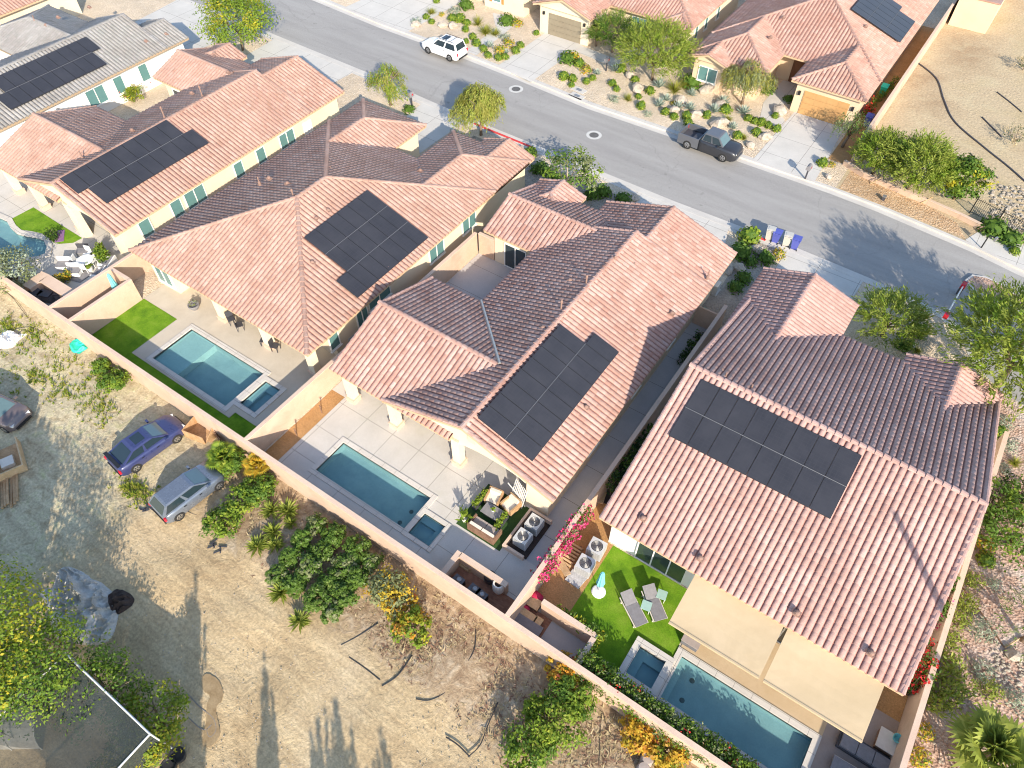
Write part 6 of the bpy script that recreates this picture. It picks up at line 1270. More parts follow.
def blobarea(lst):
    def f(rg):
        x, y, rx, ry = lst[int(rg.random() * len(lst))]; return rg.gauss(x, rx), rg.gauss(y, ry)
    return f
scatter('weeds', blobarea([(20, 340, 14, 12), (55, 355, 12, 10), (10, 372, 10, 12), (62, 390, 10, 10), (88, 398, 10, 8), (100, 410, 8, 8), (40, 332, 8, 6), (8, 325, 5, 6), (100, 375, 8, 6), (142, 494, 8, 6), (130, 486, 5, 4), (36, 375, 6, 5)]), 900, [T['weed'], T['lf_lime']], 61, .17)
scatter('dry_grass', lambda rg: (rg.uniform(250, 640), rg.uniform(480, 768)) , 5200, [T['straw'], T['straw'], T['straw'], T['wood_dark']], 62, .15, 'straw')
scatter('twigs', blobarea([(440, 655, 30, 26), (500, 690, 30, 25), (390, 650, 24, 12), (250, 560, 14, 12), (360, 640, 30, 8), (515, 745, 25, 14), (600, 740, 18, 18), (60, 420, 30, 40)]), 700, [T['wood_dark'], T['straw']], 63, .2, 'straw')
# loose stones beyond the iron fence and on the gravel strip
def stones(name, fn, n, mat, seed, s0, s1, z=0.0):
    rg = random.Random(seed); m = MB()
    for i in range(n):
        px, py = fn(rg); x, y = P(px, py, z); 
        if (name == 'pebbles' and x < 26.8) or (name == 'clods' and (y > -13.7 or x > 26)): continue
        s = rg.uniform(s0, s1); m.blob((x, y, z + s * .3), (s, s * rg.uniform(.6, 1), s * .6), .25, 6, 4, 0, i + seed)
    o = m.build(name, T[mat]); o['kind'] = 'stuff'
stones('rubble', lambda rg: (rg.uniform(990, 1060), rg.uniform(186, 232)), 520, 'rubble', 71, .06, .18)
stones('pebbles', lambda rg: (rg.uniform(930, 1060), rg.uniform(420, 790)), 420, 'rock', 72, .04, .09, -.02)
stones('pebbles', lambda rg: (rg.uniform(990, 1045), rg.uniform(650, 690)), 160, 'rubble', 73, .05, .11, -.02)
stones('clods', lambda rg: (rg.uniform(60, 640), rg.uniform(420, 790)), 2600, 'rock', 74, .012, .04, -.14)
# ================================================================== furniture, equipment and odds and ends
def part(name, mat, parent, *boxes):
    m = MB()
    for b in boxes: m.box(*b)
    return m.build(name, T[mat], parent)
# air-conditioning condensers
def ac_unit(label, px, py, s, rz, z=0.0):
    x, y = P(px, py, z + .8); t = thing('air_conditioner', label, 'air conditioner', (x, y, z), rz, 'air-conditioning condensers'); h = s / 2; H = .82
    m = MB(); m.prism([(-h + .06, -h), (h - .06, -h), (h, -h + .06), (h, h - .06), (h - .06, h), (-h + .06, h), (-h, h - .06), (-h, -h + .06)], .05, H - .04); m.build('cabinet', T['bin_dark'], t)
    m = MB()
    for i in range(7):
        zz2 = .1 + i * .1; m.prism([(-h - .012, -h - .012), (h + .012, -h - .012), (h + .012, h + .012), (-h - .012, h + .012)], zz2, zz2 + .045)
    m.build('louvres', T['ac'], t)
    m = MB(); n = 24; r = h * .78
    for i in range(n):
        a, b = 2 * math.pi * i / n, 2 * math.pi * (i + 1) / n
        def sq(t_): k = h / max(abs(math.cos(t_)), abs(math.sin(t_))); return (k * math.cos(t_), k * math.sin(t_))
        m.solid([(r * math.cos(a), r * math.sin(a), H), (*sq(a), H), (*sq(b), H), (r * math.cos(b), r * math.sin(b), H)], .06)
    tp = m.build('top_panel', T['ac'], t); m = MB()
    for k in range(1, 6): 
        q = [(r * k / 6 * math.cos(2 * math.pi * i / 20), r * k / 6 * math.sin(2 * math.pi * i / 20), H + .01) for i in range(21)]; m.path(q, .008, 4, 0, False)
    m.build('fan_grille', T['metal_grey'], tp); m = MB()
    for k in range(4):
        a = k * math.pi / 2 + .3; m.obox((r * .5 * math.cos(a), r * .5 * math.sin(a), H - .12), (r * .85, .22, .015), a, 0, .35)
    m.lathe((0, 0, H - .16), [(.09, 0), (.09, .1)], 10); m.build('fan', T['metal_grey'], t); return t
ac_unit('air conditioner nearest the house wall on dark mulch, middle house', 534.5, 521.5, .78, 0)
ac_unit('air conditioner farther from the wall on dark mulch, middle house', 523, 536, .78, 0)
ac_unit('air conditioner nearest the pink-tiled house, on orange soil', 597, 546, .84, R(4))
ac_unit('air conditioner beside the timber lattice, on orange soil', 585.5, 563, .84, R(4))
# wheelie bins
def bin_(label, px, py, col, lid, rz, z=-.12):
    x, y = P(px, py, z); t = thing('wheelie_bin', label, 'wheelie bin', (x, y, z), rz, 'wheelie bins at the kerb')
    m = MB(); V = [(-.22, -.26, .12), (.22, -.26, .12), (.22, .2, .12), (-.22, .2, .12), (-.29, -.32, .98), (.29, -.32, .98), (.29, .36, .98), (-.29, .36, .98)]; m.add(V, [(3, 2, 1, 0), (0, 1, 5, 4), (1, 2, 6, 5), (2, 3, 7, 6), (3, 0, 4, 7), (4, 5, 6, 7)]); m.build('body', T[col], t)
    m = MB(); m.solid([(-.32, -.38, 1.04), (.32, -.38, 1.04), (.32, .3, 1.1), (-.32, .3, 1.1)], .05); m.solid([(-.2, -.2, 1.075), (.2, -.2, 1.075), (.2, .2, 1.11), (-.2, .2, 1.11)], .03); m.tube((-.26, .40, 1.06), (.26, .40, 1.06), .025, n=6); m.box(-.3, -.26, .3, .42, 1.0, 1.08); m.box(.26, .3, .3, .42, 1.0, 1.08); m.build('lid', T[lid], t)
    for s in (-1, 1):
        m = MB(); m.tube((s * .22, .27, .11), (s * .28, .27, .11), .11, n=12); m.build('wheel', T['tyre'], t)
    return t
bin_('grey wheelie bin with black lid seam, next to the big ball shrub', 768, 239.5, 'bin_grey', 'bin_grey', R(190)); bin_('blue wheelie bin between the two grey bins', 774.5, 242.5, 'bin_blue', 'bin_blue', R(186)); bin_('grey wheelie bin between the two blue bins', 785, 245.5, 'bin_grey', 'bin_grey', R(192)); bin_('blue wheelie bin at the right end of the row', 793.5, 249, 'bin_blue', 'bin_blue', R(186))
bin_('blue bin beside the ochre garage wall', 866, 126, 'bin_blue', 'bin_blue', 0, 0); bin_('green bin in the side passage of the ochre-garage house', 881, 96, 'lf_bin' if 'lf_bin' in T else 'teal_plastic', 'teal_plastic', 0, 0); bin_('dark green bin in the shaded passage of the middle house', 703, 323, 'bin_dark', 'teal_plastic', R(90), 0)
# mailboxes / utility posts
def mailbox(label, px, py, z=0.0, rz=0.0):
    x, y = P(px, py, z); t = thing('mailbox', label, 'mailbox', (x, y, z), rz, 'kerbside mailboxes'); part('post', 'bin_dark', t, (-.06, .06, -.06, .06, 0, .95)); m = MB(); n = 8
    pr = [(-.18, .95), (.18, .95)] + [(.18 * math.cos(math.pi * i / n), 1.18 + .18 * math.sin(math.pi * i / n)) for i in range(n + 1)]; m.add([(x_, yy, zz3) for yy in (-.27, .27) for x_, zz3 in pr], [tuple(range(len(pr)))[::-1], tuple(range(len(pr), 2 * len(pr)))] + [(i, (i + 1) % len(pr), len(pr) + (i + 1) % len(pr), len(pr) + i) for i in range(len(pr))]); b = m.build('box', T['fabric_grey'], t); part('flag', 'lamp_red', b, (.185, .2, -.05, .1, 1.1, 1.25)); return t
mailbox('grey mailbox at the kerb below the ochre driveway', 805, 179); mailbox('dark mailbox post by the red kerb and mesquite', 412, 106); mailbox('small dark mailbox on the gravel by the taupe driveway', 606, 71)
for (px, py), lab in (((579, 90), 'flat utility lid set in a concrete pad beside the kerb, upper'), ((577, 96), 'flat utility lid set in a concrete pad beside the kerb, lower')):
    x, y = P(px, py); t = thing('utility_cover', lab, 'utility cover', (x, y, 0), R(-8), 'utility covers by the kerb'); part('pad', 'kerb', t, (-.75, .75, -.4, .4, .0, .03)); part('lid', 'metal_grey', t, (-.3, .3, -.18, .18, .03, .05))
x, y = P(883, 200); t = thing('valve_box', 'small dark valve post on the orange verge by the kerb', 'utility box', (x, y, 0)); part('post', 'bin_dark', t, (-.12, .12, -.12, .12, 0, .35)); part('cap', 'metal_grey', t, (-.15, .15, -.15, .15, .35, .4))
# loungers, tables and umbrella on the right lawn
def lounger(label, foot, head, mat='fabric_dark', raised=.45, z=.02):
    a = Vector(P(*foot, .35)); b = Vector(P(*head, .4)); d = b - a; t = thing('sun_lounger', label, 'sun lounger', (a.x, a.y, z), math.atan2(d.y, d.x), 'loungers around the right-hand pool'); L_ = min(2.05, max(1.8, d.length)); W = .33
    m = MB(); m.box(0, L_ * .62, -W, W, .3, .38); m.build('seat_sling', T[mat], t); m = MB(); c = L_ * .62; h = raised
    m.solid([(c + .01, -W, .38), (L_, -W, .38 + h), (L_, W, .38 + h), (c + .01, W, .38)], .07); m.build('backrest', T[mat], t); m = MB()
    for s in (-1, 1): m.box(.02, L_ - .1, s * (W + .03) - .025, s * (W + .03) + .025, .24, .3)
    m.build('frame', T['fabric_cream'], t)
    for xx in (.15, L_ - .3):
        for s in (-1, 1): part('leg', 'fabric_cream', t, (xx - .03, xx + .03, s * (W + .03) - .03, s * (W + .03) + .03, 0, .24))
    return t
def lounger2(label, foot, head): 
    t = lounger(label, foot, head, 'fabric_taupe'); return t
lounger('grey lounger on the lawn, left of the pair', (642, 625), (625.5, 593), 'fabric_grey', .28); lounger('grey lounger on the lawn, right of the pair, nearer the house', (661, 620), (648, 588), 'fabric_grey', .28)
lounger('grey lounger under the awning corner, at the bottom', (832, 762), (856, 776), 'fabric_grey', .1)
def side_table(label, px, py, z=.02, s=.25, h=.45, mat='teal'):
    x, y = P(px, py, z + h); t = thing('side_table', label, 'table', (x, y, z), .2, 'small garden tables'); part('top', mat, t, (-s, s, -s, s, h - .03, h))
    for sx in (-1, 1):
        for sy in (-1, 1): part('leg', 'winframe', t, (sx * (s - .04) - .015, sx * (s - .04) + .015, sy * (s - .04) - .015, sy * (s - .04) + .015, 0, h - .03))
T['glass_top'] = plain('pale_green_glass', (.38, .55, .47), .12, 0, .8); T['white_pl'] = plain('white_plastic', (.8, .8, .78), .45)
side_table('pale glass side table between the two lawn loungers', 646.5, 605.5, mat='glass_top'); side_table('pale glass side table right of the two lawn loungers', 662, 594.5, mat='glass_top')
def closed_umbrella(label, px, py, h, base='white_pl', z=.02, canv='teal', xy=None):
    x, y = xy or P(px, py, z); t = thing('parasol', label, 'parasol', (x, y, z), 0, 'closed parasols'); m = MB(); m.tube((0, 0, .1), (0, 0, h), .025); m.build('pole', T['winframe'], t); m = MB(); m.lathe((0, 0, 0), [(.36, 0), (.38, .06), (.33, .1), (.08, .14)], 18); m.build('base', T[base], t)
    m = MB(); n = 16; pr = [(.05, h + .05), (.10, h - .1), (.13, h - .6), (.19, h - 1.15), (.17, h - 1.3)]
    vs = [(r * (1 + .25 * (j % 2)) * math.cos(2 * math.pi * j / n), r * (1 + .25 * (j % 2)) * math.sin(2 * math.pi * j / n), zq) for r, zq in pr for j in range(n)]; m.add(vs, [(i * n + j, (i + 1) * n + j, (i + 1) * n + (j + 1) % n, i * n + (j + 1) % n) for i in range(len(pr) - 1) for j in range(n)] + [tuple(range(n))]); m.build('canopy', T[canv], t)
closed_umbrella('closed turquoise parasol on a white base, edge of the right lawn', 598.5, 592, 2.3); closed_umbrella('closed pale teal parasol between the two walls by the green lawn', 117, 284, 2.35, 'bin_dark', .03, 'teal', (-27.2, -9.3))
# low box table and lounge set at the right house
x, y = P(692, 640, .4); t = thing('storage_box', 'grey storage box at the awning edge, lawn side', 'storage box', (x, y, .03), R(0)); part('body', 'fabric_dark', t, (-.42, .42, -.3, .3, 0, .42)); part('lid', 'fabric_taupe', t, (-.45, .45, -.33, .33, .42, .47))
x, y = P(892, 744, .5); t = thing('garden_table', 'pale square table under the tan wall, at the bottom right', 'table', (x, y, .03), R(0)); part('top', 'fabric_cream', t, (-.62, .62, -.48, .48, .46, .52)); part('skirt', 'wood_dark', t, (-.58, .58, -.44, .44, .05, .46))
x, y = P(897, 739, .6); m = MB(); m.lathe((0, 0, 0), [(.12, 0), (.2, .08), (.22, .2), (.19, .2), (.1, .05)], 14); o = m.build('bowl', T['teal']); o.location = (x, y, .55); tag(o, 'teal bowl on the pale square table', 'bowl')
def sofa(label, px, py, rz, n, w=.75, mat='fabric_grey', frame='bin_dark', z=.03, back=True, cat='sofa', name='garden_sofa', grp='garden seating', arms=True, pil=None):
    x, y = P(px, py, z + .4); t = thing(name, label, cat, (x, y, z), rz, grp); L_ = n * w
    part('frame', frame, t, (-L_ / 2 - .08, L_ / 2 + .08, -.42, .42, .06, .26))
    for i in range(n): part('seat_cushion', mat, t, (-L_ / 2 + i * w + .015, -L_ / 2 + (i + 1) * w - .015, -.38, .28, .26, .42))
    if back:
        part('backrest', frame, t, (-L_ / 2 - .08, L_ / 2 + .08, .34, .42, .26, .72))
        for i in range(n): part('back_cushion', pil or mat, t, (-L_ / 2 + i * w + .03, -L_ / 2 + (i + 1) * w - .03, .16, .335, .425, .74))
    if arms:
        for s in (-1, 1): part('armrest', frame, t, (s * (L_ / 2 + .04) - .05, s * (L_ / 2 + .04) + .05, -.42, .335, .26, .56))
    return t
sofa('long grey outdoor bench sofa under the awning corner', 866, 752, R(0), 3, .72, back=False, arms=False)
sofa('taupe sofa with pale pillows on the dark turf', 484.5, 528.5, R(180), 2, .8, 'fabric_taupe', 'wood_dark', .045, pil='fabric_cream')
sofa('beige armchair on the dark turf by the house wall, left', 494, 497, R(10), 1, .7, 'fabric_cream', 'wood', .045, cat='armchair', name='armchair'); sofa('beige armchair on the dark turf by the house wall, right', 511, 504, R(-12), 1, .7, 'fabric_cream', 'wood', .045, cat='armchair', name='armchair')
x, y = P(493, 512, .45); t = thing('coffee_table', 'grey rectangular table on the dark turf', 'table', (x, y, .045), R(0)); part('top', 'fabric_grey', t, (-.62, .62, -.36, .36, .4, .46)); part('base', 'bin_dark', t, (-.5, .5, -.26, .26, 0, .4))
def pot_plant(label, px, py, r, h, pot, leafm, seed, z=.04, ph=.6, n=40):
    rg = random.Random(seed); x, y = P(px, py, z); t = thing('potted_plant', label, 'potted plant', (x, y, z), 0, 'potted plants'); m = MB(); m.lathe((0, 0, 0), [(r * .7, 0), (r, h * .6), (r * .95, h), (r * .8, h), (r * .75, h * .85)], 14); m.build('pot', T[pot], t); m = MB()
    for i in range(n):
        a = rg.uniform(0, 6.3); el = R(rg.uniform(25, 85)); d = Vector((math.cos(a) * math.cos(el), math.sin(a) * math.cos(el), math.sin(el))); m.leaf(d * ph * rg.uniform(.3, .8) + Vector((0, 0, h)), rdir(rg), ph * .6, .12, 0, rg.random(), d)
    m.build('leaves', T[leafm], t)
pot_plant('small green potted plant on the grey coffee table', 493, 511, .1, .15, 'pot_white', 'lf_lime', 1, .5, .25, 20); pot_plant('upright potted plant at the left corner of the dark turf', 465, 521, .17, .4, 'pot_white', 'lf_lime', 2, .045, .8)
pot_plant('potted palm on the patio edge with spiky leaves', 462, 498, .16, .35, 'pot_dark', 'lf_green', 3, .03, .9, 12) if False else None
# tall planter screens beside the turf lounge
for (px, py), lab in (((480, 499), 'narrow green hedge planter at the left side of the turf lounge'), ((500.5, 522), 'narrow green hedge planter beside the taupe sofa')):
    x, y = P(px, py, .4); rg = random.Random(int(px)); t = thing('hedge_planter', lab, 'planter', (x, y, .045), R(90), 'hedge planters'); part('trough', 'bin_dark', t, (-.6, .6, -.14, .14, 0, .3)); m = MB()
    for i in range(240): m.leaf((rg.uniform(-.6, .6), rg.uniform(-.16, .16), rg.uniform(.3, .75)), rdir(rg), .13, .09, 0, rg.random(), rdir(rg))
    m.build('leaves', T['lf_lime'], t)
# ornamental laser-cut screen leaning on the house wall
x, y = P(519, 494, .8); t = thing('garden_screen', 'slatted white screen leaning by the wall behind the armchairs', 'screen', (x, y, .045), R(-20)); m = MB()
for i in range(9): m.obox((-.5 + i * .125, 0, .8), (.05, .03, 1.5), 0, 0, -.25)
m.build('slats', T['winframe'], t); part('rail', 'winframe', t, (-.56, .56, .0, .05, .05, .12), (-.56, .56, -.38, -.33, 1.5, 1.56))
# porch chairs and table sets of the hip-roofed and cream houses
def chair(label, px, py, rz, mat='bin_dark', z=.05, grp='porch chairs'):
    x, y = P(px, py, z + .4); t = thing('garden_chair', label, 'chair', (x, y, z), rz, grp); part('seat', mat, t, (-.24, .24, -.24, .24, .42, .46)); part('backrest', mat, t, (-.24, .24, .2, .25, .5, .95))
    for sx in (-1, 1):
        for sy in (-1, 1): part('leg', mat, t, (sx * .21 - .02, sx * .21 + .02, sy * .21 - .02, sy * .21 + .02, 0, .42))
for i, (px, py, rz, w) in enumerate(((222, 312, .2, 'leftmost under the eave of the hip-roofed house'), (231, 319, 1.2, 'second from left under the eave of the hip-roofed house'), (239, 325, 2.6, 'third under the eave of the hip-roofed house'), (264, 340, .5, 'left of two by the last column of the hip-roofed house'), (275, 346, 1.9, 'right of two by the last column of the hip-roofed house'))):
    chair('dark metal chair, ' + w, px, py, rz)
x, y = P(194, 306, .3); t = thing('planter_box', 'grey planter bowl by the porch pillar of the hip-roofed house', 'planter', (x, y, .05)); m = MB(); m.lathe((0, 0, 0), [(.22, 0), (.4, .3), (.4, .42), (.34, .42), (.3, .3)], 16); m.build('bowl', T['fabric_grey'], t); m = MB(); rg = random.Random(3)
for i in range(30): m.leaf((rg.uniform(-.25, .25), rg.uniform(-.25, .25), rg.uniform(.4, .7)), rdir(rg), .2, .08, 0, rg.random(), rdir(rg))
m.build('leaves', T['lf_olive'], t)
# white furniture cluster by the free-form pool
Z5 = lambda a, b: (a / 6.4, 180 + b / 6.4)
def white_chair(label, q, rz): 
    px, py = Z5(*q); chair(label, px, py, rz, 'white_pl', .03, 'white garden chairs')
white_chair('white garden chair farthest from the pool, facing the wall', (560, 470), .4); white_chair('white garden chair nearest the free-form pool', (500, 520), 2.2); white_chair('white garden chair at the near side of the round table', (545, 560), 3.6); white_chair('white garden chair beside the potted green shrub', (590, 520), 5.1)
px, py = Z5(545, 515); x, y = P(px, py, .7); t = thing('round_table', 'white round table amid white garden chairs', 'table', (x, y, .03)); m = MB(); m.lathe((0, 0, .7), [(.6, 0), (.6, .04)], 22); m.build('top', T['white_pl'], t); m = MB(); m.lathe((0, 0, 0), [(.3, 0), (.05, .08), (.05, .7)], 12); m.build('pedestal', T['white_pl'], t)
for q, lab, s in (((530, 455), 'grey square grill cabinet behind the white chairs', .45), ((410, 540), 'white and grey slatted lounge seat nearest the curved pool', .5), ((470, 580), 'white folded lounge seat beside the grey mat', .5)):
    px, py = Z5(*q); x, y = P(px, py, .4); t = thing('low_seat' if 'seat' in lab else 'grill_cabinet', lab, 'seat' if 'seat' in lab else 'grill', (x, y, .03), R(35)); part('body', 'white_pl' if 'seat' in lab else 'metal_grey', t, (-s, s, -s * .7, s * .7, .1, .42)); part('top', 'fabric_grey', t, (-s - .02, s + .02, -s * .7 - .02, s * .7 + .02, .42, .47)); part('backrest' if 'seat' in lab else 'hood', 'white_pl' if 'seat' in lab else 'bin_dark', t, (-s, s, s * .55, s * .7, .47, .85))
for q, lab in (((690, 535), 'grey garden bench along the side wall, upper of two'), ((640, 585), 'grey garden bench along the side wall, lower of two')):
    px, py = Z5(*q); sofa(lab, px, py, R(-60), 2, .55, 'fabric_grey', 'white_pl', .03)
px, py = Z5(485, 605); x, y = P(px, py); t = thing('pool_mat', 'grey fabric mat lying by the white furniture', 'mat', (x, y, .03), R(20)); m = MB(); m.prism([(-1.1, -.6), (.9, -.7), (1.2, .4), (-.9, .6)], .005, .05); m.build('mat_top', T['fabric_grey'], t)
px, py = Z5(385, 362); x, y = P(px, py); t = thing('lawn_mat', 'purple mat on the small curved lawn', 'mat', (x, y, .05), R(-35)); m = MB(); m.prism([(-.75, -.3), (.7, -.35), (.75, .3), (-.65, .35)], .004, .03); T['purple'] = M('purple_cloth', [(.20, .10, .24), (.28, .16, .32)], 4, .9, obj=True); m.build('mat_top', T['purple'], t)
pot_plant('round green potted shrub by the white chairs', 103, 255, .3, .4, 'wood', 'lf_lime', 8, .03, .7, 90); pot_plant('small green potted shrub in front of the white chairs', 91, 271, .22, .35, 'pot_white', 'lf_lime', 9, .03, .5, 60)
for i, (q, lab) in enumerate((((240, 735), 'grey lidded tub on the brick corner at the left'), ((300, 745), 'dark grill under its cover on the brick corner at the left'), ((400, 735), 'small dark metal cart in the corner beside the barbecue counter'))):
    px, py = Z5(*q); x, y = P(px, py, .4); t = thing('covered_grill' if i else 'storage_tub', lab, 'grill' if i else 'tub', (x, y, .03), R(20 * i)); part('body', 'fabric_dark' if i else 'fabric_grey', t, (-.45, .45, -.3, .3, .05, .6)); part('lid', 'bin_dark', t, (-.47, .47, -.32, .32, .6, .7))
# brick corner behind the middle house
Z6 = lambda a, b: (440 + a / 6.4, 560 + b / 6.4)
def urn(label, q, r, h, mat):
    px, py = Z6(*q); x, y = P(px, py, h); t = thing('garden_urn', label, 'urn', (x, y, .043), 0, 'urns in the brick corner'); m = MB(); m.lathe((0, 0, 0), [(r * .7, 0), (r, h * .35), (r, h * .8), (r * .85, h), (r * .65, h), (r * .6, h * .8)], 18); m.build('vessel', T[mat], t); m = MB(); m.lathe((0, 0, h * .82), [(r * .6, 0), (r * .6, .01)], 14); m.build('soil', T['mulch'], t)
urn('black round urn in the brick corner', (320, 100), .33, .7, 'pot_dark'); urn('tall white urn in the brick corner', (375, 150), .33, .95, 'pot_white')
px, py = Z6(165, 30); x, y = P(px, py, .3); t = thing('firewood_rack', 'small wooden crate of firewood in the brick corner', 'crate', (x, y, .043), 0); part('slats', 'wood', t, (-.4, .4, -.2, .2, .0, .08), (-.4, -.34, -.2, .2, .08, .4), (.34, .4, -.2, .2, .08, .4)); m = MB()
for i in range(5): m.tube((-.3, -.15 + .075 * i, .2 + .1 * (i % 2)), (.3, -.15 + .075 * i, .2 + .1 * (i % 2)), .05, n=7)
m.build('logs', T['wood_pale'], t)
for q, lab in (((118, 130), 'dark grey grill table in the brick corner'), ((220, 190), 'low dark table with pots in the brick corner'), ((265, 225), 'small dark stand beside the low table in the brick corner')):
    px, py = Z6(*q); x, y = P(px, py, .5); t = thing('patio_table', lab, 'table', (x, y, .043), R(-5), 'tables in the brick corner'); part('top', 'fabric_dark', t, (-.3, .3, -.22, .22, .5, .55))
    for sx in (-1, 1): part('leg', 'black', t, (sx * .26 - .03, sx * .26 + .03, -.2, .2, 0, .5))
    m = MB(); m.lathe((.05, 0, .55), [(.1, 0), (.14, .12), (.1, .16)], 10); m.build('bowl', T['metal_grey'], t)
# benches and boards in the next corner
for q, lab, s, mt, h in (((595, 270), 'pale wooden crate under the red cushions', (.42, .28), 'wood_pale', .35), ((560, 350), 'long pale wooden bench top by the dark slab', (.5, .2), 'wood_pale', .4), ((630, 390), 'small pale stool beside the dark slab', (.2, .2), 'wood_pale', .4), ((550, 410), 'grey slatted bench along the block wall', (.85, .3), 'fabric_grey', .42)):
    px, py = Z6(*q); x, y = P(px, py, h); t = thing('bench' if 'bench' in lab else 'crate' if 'crate' in lab else 'stool', lab, 'bench' if 'bench' in lab else 'crate' if 'crate' in lab else 'stool', (x, y, .03), R(0) if h < .42 else R(2)); part('top', mt, t, (-s[0], s[0], -s[1], s[1], h - .07, h))
    for sx in (-1, 1): part('leg', 'wood_dark', t, (sx * (s[0] - .05) - .04, sx * (s[0] - .05) + .04, -s[1] + .02, s[1] - .02, 0, h - .07))
for q, lab, rz in (((610, 225), 'red cushion heap at the top of the brick corner', .3), ((525, 310), 'red cushion on the bench by the narrow wall', 1.0)):
    px, py = Z6(*q); x, y = P(px, py, .4); m = MB(); m.blob((0, 0, .15), (.42, .3, .2), .15, 12, 7, 0, 5); o = m.build('cushion', T['fabric_red'], None, True); o.location = (x, y, .06); o.rotation_euler = (0, 0, rz); tag(o, lab, 'cushion', 'red cushions')
# timber lattice and leaning boards on the orange soil
def board(label, p0, p1, w, z0, z1, mat='wood_pale'):
    a = Vector((*P(*p0, z0), z0)); b = Vector((*P(*p1, z1), z1)); m = MB(); d = (b - a); n = Vector((-d.y, d.x, 0)).normalized() * w / 2; m.solid([a - n, b - n, b + n, a + n], .04); o = m.build('board', T[mat]); tag(o, label, 'board', 'boards on the orange soil')
board('pale board lying by the vine wall, upper', (604, 556 - 65), (600, 503), .35, .05, .3); board('pale plank on the orange soil beside the bougainvillea', (557, 556), (568, 575), .38, .06, .3); board('narrow leaning plank by the first pink blooms', (575, 520), (579, 533), .08, .6, .1)
x, y = P(562, 550, .1); t = thing('lattice', 'timber lattice lying beside the bougainvillea', 'lattice', (x, y, .03), R(0)); m = MB()
for i in range(9): m.box(-.55, .9, -1.0 + i * .2, -.9 + i * .2, .03, .09)
m.build('slats', T['wood_pale'], t); part('rail', 'wood_dark', t, (-.5, -.42, -1.05, .8, .0, .03), (.7, .78, -1.05, .8, 0, .03))
x, y = P(578, 577, .1); t = thing('stone_slab', 'pale stone slab at the lawn edge by the air conditioners', 'slab', (x, y, .03), R(0)); m = MB(); m.prism([(-.5, -.5), (.35, -.55), (.45, .3), (-.45, .45)], 0, .1); m.build('slab_top', T['bright_grey'], t)
# big louvred window grille lying flat under the right eave
# spigots in the orange soil
for (px, py), lab in (((322, 413), 'short dark post in the orange bed, nearer the house'), ((297, 436), 'short dark post in the orange bed, nearer the block wall')):
    x, y = P(px, py); t = thing('spigot', lab, 'post', (x, y, .018), 0, 'posts in the orange bed'); m = MB(); m.tube((0, 0, 0), (0, 0, .75), .04, .035); m.tube((0, 0, .68), (.12, 0, .64), .03); m.build('pipe', T['wood_dark'], t)
# narrow side passages: meters, pool equipment
for (px, py), lab in (((470, 222), 'pool pump between the hip-roofed house and courtyard wall'), ((349, 338), 'grey condenser box in the passage of the hip-roofed house'), ((714, 287), 'meter box beside the front corner of the middle house')):
    x, y = P(px, py, .4); t = thing('equipment_box', lab, 'equipment box', (x, y, .01)); part('cabinet', 'ac', t, (-.35, .35, -.35, .35, .06, .8)); part('plinth', 'kerb', t, (-.42, .42, -.42, .42, 0, .06))
# ---- dirt lot: shade house, sheet heap, crates, hoses
nz = 2.75; ax, ay = P(66, 654, nz); bx, by = P(145, 740, nz); off = (ax, ay - 6, -.14); t = thing('shade_house', 'shade-net frame with white pipe edges at the lower left', 'shade structure', off)
x0, x1, y1, y0 = ax, bx, ay, ay - 7.5; m = MB(off); n = 12
for i in range(n):
    for j in range(n):
        def q(a, b): u, v = a / n, b / n; return (x0 + (x1 - x0) * u, y0 + (y1 - y0) * v, nz - .35 * math.sin(math.pi * u) * math.sin(math.pi * v) + .03 * math.sin(9 * u + 5 * v))
        m.add([q(i, j), q(i + 1, j), q(i + 1, j + 1), q(i, j + 1)], [(0, 1, 2, 3)])
m.build('roof_net', T['net'], t, True); m = MB(off); m.add([(x1, y0, .2), (x1, y1, .2), (x1, y1, nz), (x1, y0, nz)], [(0, 1, 2, 3)]); m.add([(x0, y1, .2), (x1, y1, .2), (x1, y1, nz), (x0, y1, nz)], [(0, 1, 2, 3)]); m.build('side_net', T['net'], t)
m = MB(off)
for a, b in (((x0, y1), (x1, y1)), ((x1, y1), (x1, y0)), ((x0, y1), (x0, y0))): m.tube((*a, nz + .03), (*b, nz + .03), .045, n=7)
m.build('edge_pipe', T['hose_pale'], t)
for a in ((x0, y1), (x1, y1), ((x0 + x1) / 2, y1), (x1, (y0 + y1) / 2), (x0, (y0 + y1) / 2)):
    m = MB(off); m.tube((*a, -.2), (*a, nz + .1), .04, n=7); m.build('post', T['hose_pale'], t)
# plastic hoop tunnel cut by the left edge
tx, ty = P(8, 716, .8); t = thing('hoop_tunnel', 'grey plastic hoop tunnel at the left edge beside the shade net', 'tunnel', (tx, ty, -.14), R(35)); m = MB(); n = 12
for i in range(n):
    a, b = math.pi * i / n, math.pi * (i + 1) / n; m.add([(-2.6, 1.2 * math.cos(a), 1.5 * math.sin(a)), (1.6, 1.2 * math.cos(a), 1.5 * math.sin(a)), (1.6, 1.2 * math.cos(b), 1.5 * math.sin(b)), (-2.6, 1.2 * math.cos(b), 1.5 * math.sin(b))], [(0, 1, 2, 3)])
m.build('cover', T['plastic_sheet'], t, True); m = MB()
for xx in (-2.5, -1.2, .2, 1.6): m.path([(xx, 1.23 * math.cos(math.pi * i / 12), 1.53 * math.sin(math.pi * i / 12)) for i in range(13)], .03, 5)
m.build('hoop', T['hose_pale'], t)
